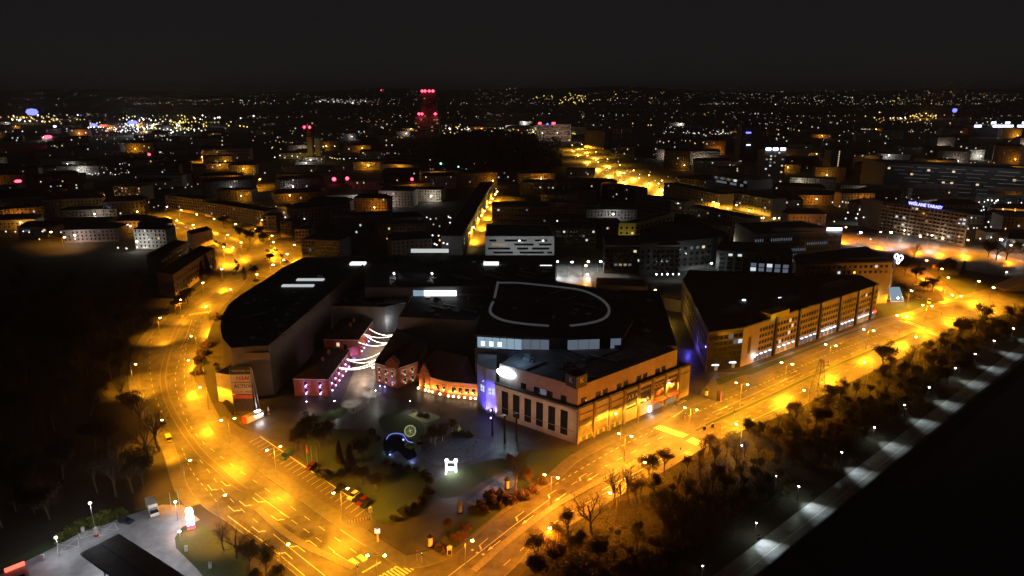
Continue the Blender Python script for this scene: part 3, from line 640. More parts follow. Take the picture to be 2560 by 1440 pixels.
for k in range(3):
    for j in range(6): link('louvre', UB['brown'], kk, onwall(bt(k), 6.3 + j * .42, .22), rzAC, (bw - 1.6, .2, .16))
txt = 'RESERVED'
for i, ch in enumerate(txt): text(kk, ch, onwall(.03 + i * .0455, 1.25, .46), rzAC, 2.1, trimw, ex=.06)
for k in (3, 4): board('poster_panel', bt(k), 8.6, bw - 1.1, 6.6, signk)
for k in (5, 6): board('poster_panel', bt(k), 8.6, bw - 1.1, 6.6, mat('sign_dark_red', (.075, .026, .016), .55) if k == 5 else MT['sign_dark_red'])
text(kk, 'ZARA', onwall(bt(3), 9.9, .34), rzAC, 2.2, mat('sign_letters_grey', (.62, .60, .55), .5), ex=.04, space=1.5)
text(kk, 'Stradivarius', onwall(bt(3), 6.5, .34), rzAC, 1.2, trimw, ex=.04, shear=.3); text(kk, 'VISTULA', onwall(bt(4), 10.4, .34), rzAC, 1.15, MT['sign_letters_grey'], ex=.03, space=1.35)
text(kk, 'Homla', onwall(bt(4), 6.7, .34), rzAC, 1.9, trimw, ex=.06); text(kk, 'CCC', onwall(bt(5), 10.2, .34), rzAC, 2.6, trimw, ex=.06)
text(kk, 'RESERVED', onwall(bt(6), 10.6, .34), rzAC, 1.15, trimw, ex=.03); text(kk, '4F', onwall(bt(6), 7.6, .34), rzAC, 3.0, trimw, ex=.06, shear=.35)
em = MB().lathe([(0, .05), (1.0, .05), (1.1, 0)], 16); e_ = link('emblem', em.mesh('emblem', signo), kk, onwall(bt(5), 6.9, .32)); e_.rotation_euler = (math.radians(90), 0, rzAC)
for t in (5, 6): link('entrance_awning', MB().box((0, 0, 0), (bw - .6, 2.4, .35)).mesh('entrance_awning', mat('awning_red', (.30, .07, .03), .6) if t == 5 else MT['awning_red']), kk, onwall(bt(t), 4.2, 1.2), rzAC)
board('entrance', bt(5), 1.9, 5.0, 3.6, G_wrm2, .12); board('entrance', bt(6), 1.9, 5.0, 3.6, G_wrm2, .12)
cz = link('lit_showcase', MB().box((0, 0, 0), (1.3, .5, 2.6)).mesh('lit_showcase', G_awn), kk, onwall(.61, 1.6, .5), rzAC)
lamp_light(kk, 'showcase_light', onwall(.61, 1.6, 1.6), 260, (.9, .95, 1)); lamp_light(kk, 'awning_light', onwall(bt(6), 3.6, 2.0), 380, (1, .6, .2))
# K cube on the roof corner
cb = Vector((A.x, A.y, 0)) + dAB * 3.5 + dAC * 3.5
cu_ = link('letter_cube', MB().box((0, 0, 0), (5.4, 5.4, 4.6)).mesh('letter_cube', signk), kk, (cb.x - og.x, cb.y - og.y, 23.1), rzAC)
text(cu_, 'K', (0, -2.75, .4), 0, 2.6, MT['sign_letters_grey'], ex=.05); text(cu_, 'K', (-2.75, 0, .4), -math.pi / 2, 2.6, MT['sign_letters_grey'], ex=.05)
# oval sign at the other end of the attic
ov = MB(); 
pts_ = [(math.cos(a) * 4.3, math.sin(a) * 1.7) for a in [i * math.pi / 12 for i in range(24)]]
n0 = len(ov.v); ov.v += [(x, -.25, z) for x, z in pts_] + [(x, .25, z) for x, z in pts_]; ov.f.append(tuple(range(24))); ov.f.append(tuple(range(47, 23, -1))); ov.m += [0, 0]
for i in range(24): ov.f.append((i, (i + 1) % 24, 24 + (i + 1) % 24, 24 + i)); ov.m.append(0)
ow = B_ - dAB * 4.4 + Vector((dAB.y * -1, dAB.x, 0)) * -1.2
rzAB = math.atan2(-dAB.y, -dAB.x)
link('oval_sign', ov.mesh('oval_sign', G_oval), kk, (ow.x - og.x, ow.y - og.y, 18.6), rzAB)
lamp_light(kk, 'oval_sign_and_roof_fill', (ow.x - og.x - .6, ow.y - og.y - 2.2, 18.6), 420, (.36, .68, 1.0), radius=1.2); lamp_light(kk, 'oval_sign_and_roof_fill', (ow.x - og.x + 5, ow.y - og.y + 4, 25.5), 620, (.42, .66, 1.0), radius=1.5)  # sign's own glow, then a second lamp added above to brighten the roof
facade(kk, B_, A, [13.25], 1, 14, .25, 'trim', name='ledge', out=.4, t0=0, t1=.35)
for t in (.15, .42, .7, .95): p_ = A.lerp(B_, t) + Vector((-9, -11, 9)); lamp_light(kk, 'front_fill_spot', tuple(p_ - og), 2600, (1, .56, .33), 60, .4, .8, aim=(9, 11, -1.0))  # unseen spots added to warm this front
link('roof_unit', MB().box((0, 0, 0), (3, 2, 1.4)).mesh('roof_unit', grey_w), kk, (6, 8, 21.4), .6); link('roof_unit', MB().box((0, 0, 0), (2, 2, 1.1)).mesh('roof_unit', grey_w), kk, (-16, -9, 21.2), .6)
rr_ = MB(); kx, ky = 8 + og.x - 24, og.y + 6
for i in range(4):
    a0 = [(kx, ky), (kx + 14, ky + 12), (kx + 24, ky), (kx + 10, ky - 12)]; rr_.prism([a0[i], a0[(i + 1) % 4], inset(a0, .6)[(i + 1) % 4], inset(a0, .6)[i]], 20.7, 21.2)
part('roof_curb', rr_, dark_w, kk)
OCC.append((og.x, og.y, 60))

ringm = mat('ring_band_added_glow', (.4, .4, .42), .5, emis=(.9, .93, 1.0), es=.045)  # roof ring band; a faint glow is added to make it paler
# -- drum with the glazed upper storey behind it
dp = roofpoly([(1186, 838), (1300, 845), (1420, 847), (1560, 842), (1585, 800), (1575, 760), (1545, 728), (1385, 704), (1240, 700), (1215, 745)], 26.0)
dr = thing('shopping_centre_drum', 'dark D-roofed drum of the shopping centre with a pale ring and glazed storey', 'building', (dp[2].x, dp[2].y + 30, 0))
part('wall', MB().prism([v2(p) for p in dp], 0, 20.4, top=False), dark_w, dr)
dpo = [v2(p) for p in dp]; dpi = inset(dpo, 1.6)
part('glass_core', MB().prism(dpi, 20.4, 25.4, top=False), dark_w, dr)
part('roof', MB().prism(dpo, 25.4, 26.2, bottom=True), roof_d, dr)
for i, (k0, n_) in enumerate(((0, 6), (1, 5), (2, 5), (9, 3))):
    Pp = dpi[k0]; Qq = dpi[(k0 + 1) % 10]; w_ = math.dist(Pp, Qq) / n_
    facade(dr, Pp, Qq, [22.9], n_, w_ - .18, 4.9, (lambda i, r, k0=k0: ('cyan' if k0 in (0, 9) else (None if (k0 == 1 and i in (3, 4)) else 'cool2' if i != 3 else 'dark'))), name='glass_pane', out=.04)
facade(dr, dpi[0], dpi[1], [22.2], 3, 1.6, 2.0, 'cyan2', name='lit_panel', out=.12, t0=.03, t1=.6)
band = smooth([at(x, y, 26) for x, y in [(1243, 709), (1290, 709), (1335, 713), (1400, 720), (1455, 728), (1500, 748), (1522, 772), (1515, 795), (1480, 809), (1425, 817)]], 3)
ribbon('ring_gutter', [p - Vector((0, 0, 26)) for p in band], -.55, .55, 26.2, 26.75, bandm, None, mb=(rb_ := MB())); part('ring_band_added_glow', rb_, ringm, dr)
band = smooth([at(x, y, 26) for x, y in [(1372, 817), (1310, 812), (1258, 803), (1229, 788), (1226, 772), (1233, 757)]], 3)
ribbon('', [p - Vector((0, 0, 26)) for p in band], -.55, .55, 26.2, 26.75, bandm, None, mb=(rb_ := MB())); part('ring_band_added_glow', rb_, ringm, dr)
band = [at(x, y, 26) for x, y in [(1236, 748), (1245, 707)]]; ribbon('', [p - Vector((0, 0, 26)) for p in band], -.55, .55, 26.2, 26.75, bandm, None, mb=(rb_ := MB())); part('ring_band_added_glow', rb_, ringm, dr)
OCC.append((dr.location.x, dr.location.y, 60))
rs = block('shopping_centre_side_block', 'low black-roofed block of the shopping centre beside the drum', 'building', roofpoly([(1563, 866), (1692, 868), (1648, 728), (1548, 728)], 19.0), 19.0, dark_w)
# -- violet wall between the corner block and the brick house
bw_ = thing('violet_lit_wing', 'tall violet floodlit wing squeezed between the brick house and corner block', 'building', (*v2(at(1216, 1020)), 0))
P0, P1 = at(1194, 1016), at(1240, 1036)
Pm = (P0 + P1) / 2 + Vector((0, -2, 0))
part('wall', MB().prism([v2(P0), v2(Pm), v2(P1), v2(P1 + Vector((0, 26, 0))), v2(P0 + Vector((0, 26, 0)))], 0, 18.5), mat('blue_grey_render', (.30, .30, .36), .7, noise=.1, scale=.4), bw_)
facade(bw_, Pm, P1, [9.4], 1, 2.6, 2.6, 'cool', name='window', t0=.15, t1=.95); facade(bw_, P0, Pm, [9.4], 1, 2.6, 2.6, 'cool', name='window', t0=.3, t1=.9)
for q in (P0.lerp(Pm, .6), Pm.lerp(P1, .55)):
    for s in (0, 1): link('glazing_bar', MB().box((0, 0, 0), ((3.0, .2, .16) if s else (.16, .2, 3.0))).mesh('glazing_bar', dark_w), bw_, (q.x - bw_.location.x, q.y - bw_.location.y - .12, 9.4), .25)
link('shop_script', MB().tube([(-2, 0, 0), (-1.5, 0, .3), (-1.2, 0, -.1), (-.7, 0, .15), (-.2, 0, -.05), (.5, 0, .2), (1.1, 0, .1), (2.2, 0, .35)], .09, 4).mesh('shop_script', G_awn), bw_, (.6, -2.2, 12.6), .3)
for x, y, z, e in ((1212, 1040, 1.0, 2600), (1230, 1047, 1.0, 3600), (1222, 1050, 9, 2600)):
    p = at(x, y); lamp_light(bw_, 'violet_floodlight', (p.x - bw_.location.x, p.y - bw_.location.y, z), e * 3.2, (.12, .09, 1.0), 80, .2, .7, aim=(.1, 1, .75 if z < 5 else .1))
# black masts with violet lamps in front
for i, (x, y0, y1, vio) in enumerate(((1231, 1090, 1020, 1), (1262, 1108, 1036, 0), (1291, 1103, 1048, 0))):
    p = at(x, y0); mst = thing('black_mast', ['tall black mast with two violet lamps at the edge of the granite terrace', 'middle one of three tall black masts before the corner block', 'third tall black mast before the corner block, standing clear of the lamps'][i], 'mast', (p.x, p.y, 0), 0, 'black masts by the terrace')
    link('post', MB().prism([(-.35, -.35), (.35, -.35), (.35, .35), (-.35, .35)], 0, 11).mesh('post', blackm), mst); link('arm', MB().box((-.6, 0, 10.8), (1.8, .2, .2)).mesh('arm', blackm), mst)
    if vio:
        for z in (7.4, 10.4):
            link('violet_lamp', MB().lathe([(0, -.4), (.4, 0), (0, .4)], 8, (-.5, -.3, z)).mesh('violet_lamp', G_pur), mst); lamp_light(mst, 'light', (-.6, -1.2, z), 160, (.2, .14, 1.0))

# -- middle block with the lit glass strip and the glazed entrance
mid = block('shopping_centre_middle_block', 'flat black-roofed middle block of the shopping centre between alley and drum', 'building', roofpoly([(996, 795), (1076, 800), (1190, 806), (1236, 738), (1033, 738)], 16), 16, beige_d)
bkb = thing('shopping_centre_rear_block', 'long black-roofed rear block of the shopping centre with white skylights', 'building', (*v2(at(1150, 690, 20)), 0))
bp_ = [v2(p) for p in roofpoly([(912, 720), (1034, 720), (1240, 716), (1390, 716), (1388, 640), (915, 640)], 20.5)]
part('wall', MB().prism(bp_, 0, 20.5, top=False), dark_w, bkb); part('roof', MB().prism(bp_, 20.5, 21.0, bottom=True), roof_d, bkb)
p, q = at(1034, 721.5, 20.5), at(1140, 721.5, 20.5)
facade(bkb, p, q, [18.0], 4, 6.2, 3.2, lambda i, r: 'cyan' if i == 0 else 'hall', name='glass_pane', out=.2)
for x, y, w_ in ((1228, 657, 9), (895, 657, 9)):
    p = at(x, y, 22); link('skylight', UB['hall'], bkb, (p.x - bkb.location.x, p.y - bkb.location.y, 21.6), 0, (w_, 5, 1.0))
p = at(1365, 661, 22); link('skylight', UB['hall'], bkb, (p.x - bkb.location.x, p.y - bkb.location.y, 21.4), 0, (7, .8, .3))
for x, y in ((985, 684), (1080, 684)):
    p = at(x, y, 23); link('roof_lamp', MB().lathe([(0, -.5), (.45, 0), (0, .5)], 8).mesh('roof_lamp', G_wht), bkb, (p.x - bkb.location.x, p.y - bkb.location.y, 23)); lamp_light(bkb, 'light', (p.x - bkb.location.x, p.y - bkb.location.y, 23), 90, WHT)
    link('lamp_post', MB().tube([(0, 0, 21), (0, 0, 22.6)], .1, 5).mesh('lamp_post', steel), bkb, (p.x - bkb.location.x, p.y - bkb.location.y, 0))
p, q = at(1030, 629, 21), at(1120, 629, 21)
facade(bkb, at(1030, 634, 20), at(1120, 634, 20), [22], 8, 4.0, 2.6, 'skyl', name='skylight', out=.5)
lw = block('shopping_centre_low_wing', 'low dark wing of the shopping centre behind the rear brick house', 'building', roofpoly([(828, 768), (962, 771), (1014, 757), (1032, 726), (905, 724), (860, 745)], 14), 14, grey_w)
for x, y, e in ((960, 800, 260), (900, 800, 140)): p = at(x, y, 6); lamp_light(lw, 'wall_wash', (p.x - lw.location.x, p.y - lw.location.y, 6), e, (.45, .40, 1.0))
# glazed entrance
ge = thing('glazed_entrance', 'bright white glazed entrance box at the end of the festive alley', 'building', (*v2(at(980, 828)), 0))
e0, e1 = at(962, 822), at(1004, 822); 
ep = [v2(e0), v2(e1), v2(e1 + Vector((2, 14, 0))), v2(e0 + Vector((2, 14, 0)))]
part('frame', MB().prism(ep, 13.6, 14.2, bottom=True), white_w, ge); part('lobby', MB().prism([v2(e0 + Vector((.4, 1.2, 0))), v2(e1 + Vector((-.4, 1.2, 0))), v2(e1 + Vector((1, 13, 0))), v2(e0 + Vector((2, 13, 0)))], 0, 13.5), white_w, ge)
facade(ge, e0, e1, [6.2, 9.0, 11.9], 5, 1.7, 2.4, lambda i, r: 'hall' if (i, r) not in ((2, 1), (3, 1), (2, 2), (3, 0)) else 'warm2', name='glass_pane', out=.0)
facade(ge, e0, e1, [2.2], 4, 1.9, 3.0, lambda i, r: 'cool2' if i % 2 else 'dark', name='door', out=.0)
facade(ge, e0, e1, [4.5], 1, 13, .4, 'white', name='canopy', out=.9, thick=2.2)
part('post', MB().tube([e0 + Vector((-.4, -.6, 0)), e0 + Vector((-.4, -.6, 14.4))], .22, 6), white_w, ge); part('eave', MB().box((e0.x + 4, e0.y - .6, 14.4), (16, 1.4, .35)), white_w, ge)
lamp_light(ge, 'light', (0, -6, 7), 700, (.95, .95, 1), radius=1.0)

# -- left hall: long curved black roof
hp = [(577, 872), (672, 866), (850, 713), (916, 655), (912, 640), (762, 644), (704, 672), (663, 701), (600, 740), (572, 762), (556, 790), (550, 822), (558, 850)]
hall = thing('shopping_centre_hall', 'huge black-roofed shopping hall with a curved screen wall beside the bending road', 'building', (*v2(at(700, 780, 20)), 0))
hq = [v2(p) for p in roofpoly(hp, 21.5)]
part('wall', MB().prism(hq, 0, 21.5, top=False), mat('hall_render', (.20, .175, .15), .8, noise=.15, scale=.3), hall); part('roof', MB().prism(inset(hq, .3), 20.9, 21.1), roof_d, hall)
ins = inset(hq, .6); pb = MB(); nh = len(hq)
for i in range(nh): j = (i + 1) % nh; pb.prism([hq[i], hq[j], ins[j], ins[i]], 21.1, 21.9)
part('parapet', pb, beige_d, hall)
pb = MB(); scr = [Vector((*p, 0)) for p in (hq[7], hq[8], hq[9], hq[10], hq[11], hq[12], hq[0])]; scr = smooth(scr, 4)
ribbon('', scr[:22], -1.6, -1.0, 8.5, 22.4, None, None, mb=pb); pbs = MB(); pbs.v = pb.v; pbs.f = pb.f; pbs.m = pb.m
part('curved_screen', pbs, darkglass, hall); 
ribbon('', scr[:22], -3.6, -3.0, 8.5, 22.4, None, None, mb=(pb2 := MB()))
for x, y, w_ in ((776, 699, 15), (745, 714, 17)):
    p = at(x - 0, y, 21.5)
    for k in range(11): link('skylight', UB['skyl'], hall, (p.x - hall.location.x + (k - 5) * w_ / 11, p.y - hall.location.y, 21.5), 0, (w_ / 11 - .22, 3.0, .7))
part('front_panel', MB().box((*v2((Vector((*hq[0], 0)) + Vector((*hq[1], 0))) / 2), 18), (16, 1.0, 3)), beige_d, hall)
fl = MB(); fr = [Vector((*hq[0], 0)) + Vector((-6, -3, 0)), Vector((*hq[0], 0)) + Vector((2.5, -6, 0)), Vector((*hq[0], 0)) + Vector((7, .0, 0)), Vector((*hq[0], 0)) + Vector((-3, 6, 0))]
part('front_bay', MB().prism([v2(p) for p in fr], 0, 12.5), beige, hall)
for k, x, y in ((0, 640, 700), (1, 720, 740), (2, 690, 800), (3, 800, 690)):
    p = at(x, y, 22); link('roof_unit', MB().box((0, 0, 0), (2.4, 1.6, 1.4)).mesh('roof_unit', grey_w), hall, (p.x - hall.location.x, p.y - hall.location.y, 21.8), k)
OCC += [(hall.location.x, hall.location.y, 75), (bkb.location.x, bkb.location.y, 75)]
rcl = random.Random(5)
um = [MB().box((0, 0, .6), (2.2, 1.4, 1.2)).box((1.6, 0, .35), (1.2, .7, .7)).mesh('roof_unit', grey_w), MB().lathe([(.5, 0), (.5, .9), (.75, 1.0), (.75, 1.2), (0, 1.3)], 8).mesh('roof_vent', steel), MB().box((0, 0, .35), (9, .7, .5)).box((0, .5, .2), (.4, .4, .4)).mesh('roof_duct', steel), MB().box((0, 0, .25), (2.4, 2.4, .5)).mesh('roof_hatch', bandm)]
for ob, zz, pxs, n_ in ((hall, 21.1, (600, 730, 760, 850), 22), (bkb, 21.0, (930, 648, 1380, 700), 26), (dr, 26.2, (1260, 725, 1480, 800), 12), (mid, 16.0, (1050, 745, 1200, 792), 14), (kk, 20.7, (1300, 890, 1600, 950), 16), (rs, 19.0, (1575, 745, 1640, 850), 8), (lw, 14.0, (860, 735, 1000, 765), 8)):
    for k in range(n_):
        p = at(rcl.uniform(pxs[0], pxs[2]), rcl.uniform(pxs[1], pxs[3]), zz); me = rcl.choice(um); s_ = rcl.uniform(.7, 1.4)
        link(me.name.split('.')[0], me, ob, (p.x - ob.location.x, p.y - ob.location.y, zz), rcl.choice([0, .8, -.6]), (s_, s_, s_))
    sm_ = MB()
# sign pylon
sp0 = at(612, 1037); sp = thing('sign_pylon', 'tall advertising pylon with stacked cream shop boards before the hall', 'sign', (sp0.x, sp0.y, 0), 0)
wd_ = 7.6
link('frame', MB().tube([(wd_ / 2 + 1.2, 0, 0), (wd_ / 2 + .4, 0, 20)], .22, 6).tube([(-wd_ / 2, 0, 0), (-wd_ / 2, 0, 20)], .12, 6).tube([(wd_ / 2 + 1.2, 3, 0), (wd_ / 2 + .6, .6, 19)], .2, 6).mesh('frame', steel), sp)
for nm, z, h_, m_ in (('board', 18.6, 2.9, signk), ('board', 15.4, 3.1, signw), ('board', 11.2, 4.6, signw), ('board', 7.7, 1.7, signo), ('display_panel', 4.0, 5.6, mat('poster_dark', (.07, .05, .035), .5, noise=.5, scale=1.5))):
    link(nm, MB().box((0, 0, 0), (wd_, .35, h_ - .08)).mesh(nm, m_), sp, (0, 0, z))
text(sp, 'BIGSTORE 19', (.3, -.22, 18.4), 0, 1.15, trimw); text(sp, 'H&M', (.6, -.22, 15.4), 0, 2.4, redp, shear=.35); text(sp, 'ACTION', (.9, -.22, 12.1), 0, 1.95, mat('sign_letters_maroon', (.10, .012, .012), .6), ex=.05)
text(sp, 'RTVEURO', (-1.3, -.22, 9.8), 0, 1.05, signo); text(sp, 'AGD', (2.6, -.22, 9.8), 0, 1.2, signk)
# -------- brick houses
def brick_house(name, label, eave, h, rise, m, back=None, ridge=True):
    """eave: pixels of the eaves line at height h, front-left, front-right, back-right"""
    p0, p1, p2 = (at(x, y, h) for x, y in eave); p3 = p0 + (p2 - p1)
    c = (p0 + p2) / 2; r = thing(name, label, 'building', (c.x, c.y, 0))
    pl = [v2(p) for p in (p0, p1, p2, p3)]
    part('wall', MB().prism(pl, 0, h, top=False), m, r)
    cor = MB(); big = inset(pl, -.35)
    for i in range(4): j = (i + 1) % 4; cor.prism([big[i], big[j], inset(pl, .4)[j], inset(pl, .4)[i]], h - .35, h + .05, bottom=True)
    part('cornice', cor, trimw, r)
    ax = (p2 - p1) if (p2 - p1).length > (p1 - p0).length else (p1 - p0); sh = (p1 - p0) if (p2 - p1).length > (p1 - p0).length else (p2 - p1)
    cz = Vector((c.x, c.y, h + rise)); k = (ax.length - sh.length * .8) / 2; a_ = cz - ax.normalized() * max(k, 1); b_ = cz + ax.normalized() * max(k, 1)
    bg_ = [Vector((*q, h + .06)) for q in big]; rf = MB()
    if (p2 - p1).length > (p1 - p0).length:
        rf.face([bg_[0], bg_[1], a_]); rf.face([bg_[1], bg_[2], b_, a_]); rf.face([bg_[2], bg_[3], b_]); rf.face([bg_[3], bg_[0], a_, b_])
    else:
        rf.face([bg_[3], bg_[0], a_]); rf.face([bg_[0], bg_[1], b_, a_]); rf.face([bg_[1], bg_[2], b_]); rf.face([bg_[2], bg_[3], a_, b_])
    ro = part('roof', rf, roof_b, r)
    for t in (.3, .7): q = a_.lerp(b_, t); part('chimney', MB().box((q.x + 1.5, q.y, h + rise + .2), (.9, .9, 2.2)), m, ro)
    return r, (p0, p1, p2, p3)
def uplit(r, P, Q, zs, n, col, e, glowmat, t0=0, t1=1, w=1.2, hh=2.2, every=1):
    """tall windows with a lamp glowing on each sill"""
    facade(r, P, Q, zs, n, w, hh, 'dark', t0=t0, t1=t1)
    facade(r, P, Q, [z + hh / 2 + .12 for z in zs], n, w + .5, .28, 'trim', name='lintel', out=.08, t0=t0, t1=t1)
    d = Vector((Q.x - P.x, Q.y - P.y, 0)); L_ = d.length; d.normalize(); nr = Vector((d.y, -d.x, 0)); o_ = r.location
    me = MB().lathe([(0, -.12), (.34, -.12), (.26, .35), (0, .5)], 6).mesh('sill_lamp', glowmat)
    c_ = 0
    for z in zs:
        for i in range(n):
            p = P + d * L_ * (t0 + (t1 - t0) * (i + .5) / n) + nr * .35
            link('sill_lamp', me, r, (p.x - o_.x, p.y - o_.y, z - hh / 2))
            if c_ % every == 0: lamp_light(r, 'light', (p.x - o_.x + nr.x * .75, p.y - o_.y + nr.y * .75, z - hh / 2 + .3), e * 1.6, col, 130, .15, .6, aim=(-nr.x, -nr.y, .9))
            c_ += 1
VIO = (.50, .24, 1.0)
h1, q = brick_house('brick_house', 'red brick house with violet-lit windows nearest the plaza', [(733, 946), (820, 948), (874, 876)], 7.7, 3.6, brick)
uplit(h1, q[0], q[1], [2.2, 5.4], 2, VIO, 170, G_pur, .14, .96); uplit(h1, q[1], q[2], [2.2, 5.4], 6, VIO, 210, G_pur, .03, .97)
lamp_light(h1, 'wall_wash', (q[0].x + 9 - h1.location.x, q[0].y - 8 - h1.location.y, 4), 300, (1, .50, .35), radius=.8)
h2, q2 = brick_house('brick_house', 'red brick house with a pale round window, farther up the festive alley', [(809, 848), (897, 849), (933, 800)], 8.2, 3.2, brick)
uplit(h2, q2[1], q2[2], [2.2], 5, VIO, 220, G_pur, .03, .8); facade(h2, q2[0], q2[1], [5.6], 1, 1.4, 1.8, 'warm', t0=.3, t1=.5); facade(h2, q2[0], q2[1], [4.2], 1, 1.6, 3.0, 'dark', name='door', t0=.5, t1=.7)
lamp_light(h2, 'wall_wash', (q2[1].x + 4 - h2.location.x, q2[1].y + 8 - h2.location.y, 7.0), 700, (1, .5, .16), radius=.4); lamp_light(h2, 'wall_wash', (q2[1].x - 5 - h2.location.x, q2[1].y - 6 - h2.location.y, 4), 240, (1, .45, .4), radius=.6)
lk = thing('brick_link', 'low violet-lit link between the two brick houses on the alley', 'building', (*v2(at(884, 886)), 0)); lp = at(872, 893), at(897, 886)
part('wall', MB().prism([v2(lp[0]), v2(lp[1]), v2(lp[1] + Vector((-3, 8, 0))), v2(lp[0] + Vector((-3, 8, 0)))], 0, 4.2), brick, lk); part('cap', MB().box(((lp[0].x + lp[1].x) / 2, (lp[0].y + lp[1].y) / 2, 4.3), ((lp[1] - lp[0]).length, .6, .3), math.atan2(lp[1].y - lp[0].y, lp[1].x - lp[0].x)), trimw, lk)
lamp_light(lk, 'light', (1, -3.5, 1.2), 420, (.5, .25, 1))
# third house: two fronts meeting at a gabled corner
h3 = 9.2; k0, k1, k2 = at(937, 905, h3), at(990, 921, h3), at(1044, 903, h3); bk_ = at(992, 822, h3) - k0; r3 = thing('brick_villa', 'brown brick villa with white-lit windows and a corner gable beside the alley', 'building', (k1.x, k1.y + 10, 0))
b3 = [v2(k0), v2(k1), v2(k2), v2(k2 + bk_ * .55), v2(k0 + bk_)]
part('wall', MB().prism(b3, 0, h3, top=False), brick, r3); tp = Vector((k1.x + 5, k1.y + 22, h3 + 5)); rf = MB(); o3 = inset(b3, -.4)
for i in range(5): rf.face([(*o3[i], h3 + .06), (*o3[(i + 1) % 5], h3 + .06), tp])
part('roof', rf, roof_b, r3)
for a_, b_ in ((k0, k1), (k1, k2)): facade(r3, a_, b_, [h3 - .15], 1, (b_ - a_).length - .4, .4, 'trim', name='cornice', out=.3, thick=.6)
WH = (1, .92, .72)
uplit(r3, k0, k1, [2.4, 6.2], 3, WH, 130, G_wrm, .05, .98); uplit(r3, k1, k2, [2.4, 6.2], 2, WH, 130, G_wrm, .2, .9)
gb = k0.lerp(k1, .80); part('gable', MB().prism([(gb.x - 2.6, gb.y - .3), (gb.x + 2.6, gb.y - 1.5), (gb.x + 3.2, gb.y + 2), (gb.x - 2, gb.y + 3)], h3, h3 + 2.2), brick, r3)
gt = MB(); gp = [Vector((gb.x - 2.6, gb.y - .3, h3 + 2.2)), Vector((gb.x + 2.6, gb.y - 1.5, h3 + 2.2)), Vector((gb.x + 3.2, gb.y + 2, h3 + 2.2)), Vector((gb.x - 2, gb.y + 3, h3 + 2.2)), Vector((gb.x, gb.y - .9, h3 + 4.6)), Vector((gb.x + .6, gb.y + 2.5, h3 + 4.6))]
gt.face([gp[0], gp[1], gp[4]]).face([gp[1], gp[2], gp[5], gp[4]]).face([gp[2], gp[3], gp[5]]).face([gp[3], gp[0], gp[4], gp[5]]); part('gable_roof', gt, brick, r3)
p = at(934, 945); lamp_light(r3, 'corner_lamp_light', (p.x - r3.location.x - .5, p.y - r3.location.y - 1, 5), 420, (1, .95, 1)); link('corner_lamp', MB().lathe([(0, -.6), (.6, 0), (0, .6)], 8).mesh('corner_lamp', G_led), r3, (p.x - r3.location.x, p.y - r3.location.y, 5))
for x, y in ((950, 968), (962, 970)): p = at(x, y); lamp_light(r3, 'violet_light', (p.x - r3.location.x, p.y - r3.location.y, 1), 120, (.3, .2, 1)); link('violet_lamp', MB().lathe([(0, -.4), (.35, 0), (0, .4)], 6).mesh('violet_lamp', G_pur), r3, (p.x - r3.location.x, p.y - r3.location.y, .6))
# fourth house: long low front, warm uplights
h4 = 7.2; f0, f1, f2 = at(1048, 974), at(1120, 994), at(1194, 1001); g2, g1 = at(1192, 905, h4), at(1062, 893, h4)
r4 = thing('brick_gatehouse', 'orange brick gatehouse with a stepped gable and warm uplights before the violet wing', 'building', (*v2(f1), 0))
b4 = [v2(f0), v2(f1), v2(f2), v2(g2), v2(g1)]
part('wall', MB().prism(b4, 0, h4, top=False), brick_o, r4); o4 = inset(b4, -.4); rf = MB(); ra, rb = (f0.lerp(g1, .5) + Vector((6, 0, h4 + 3.6))), (f2.lerp(g2, .5) + Vector((-4, 0, h4 + 3.6)))
rf.face([(*o4[0], h4 + .05), (*o4[1], h4 + .05), ra]).face([(*o4[1], h4 + .05), (*o4[2], h4 + .05), rb, ra]).face([(*o4[2], h4 + .05), (*o4[3], h4 + .05), rb]).face([(*o4[3], h4 + .05), (*o4[4], h4 + .05), ra, rb]).face([(*o4[4], h4 + .05), (*o4[0], h4 + .05), ra])
part('roof', rf, roof_b, r4)
for a_, b_ in ((f0, f1), (f1, f2)): facade(r4, a_, b_, [h4 - .1], 1, (b_ - a_).length - .3, .45, 'trim', name='cornice', out=.3, thick=.6)
uplit(r4, f0, f1, [3.6], 2, (1, .62, .2), 30, G_wrm, .55, .98); uplit(r4, f1, f2, [3.8], 4, (1, .62, .2), 30, G_wrm, .1, .98, 1.6)
gd = (f1 - f0).normalized(); gs = MB(); gn = Vector((gd.y, -gd.x, 0)) * .25
for i, (w_, z0_, z1_) in enumerate(((5.6, 0, 8.0), (4.4, 8.0, 9.2), (3.2, 9.2, 10.4), (1.8, 10.4, 11.6), (.7, 11.6, 12.6))):
    c = f0 + gd * 3.6 + gn; gs.box((c.x, c.y, (z0_ + z1_) / 2), (w_, 1.0, z1_ - z0_), math.atan2(gd.y, gd.x))
part('stepped_gable', gs, brick_o, r4); facade(r4, f0 + gn * 2.6, f0 + gd * 7.2 + gn * 2.6, [4.2], 1, .9, 5.2, 'trim', name='lancet_window', out=.1); facade(r4, f0 + gn * 2.6, f0 + gd * 7.2 + gn * 2.6, [4.2], 1, .5, 4.8, 'dark', name='lancet_window', out=.2)
up_me = MB().lathe([(0, 0), (.45, 0), (.35, .5), (0, .7)], 8).mesh('uplight', glow('uplight_warm', (1, .80, .42), 14))
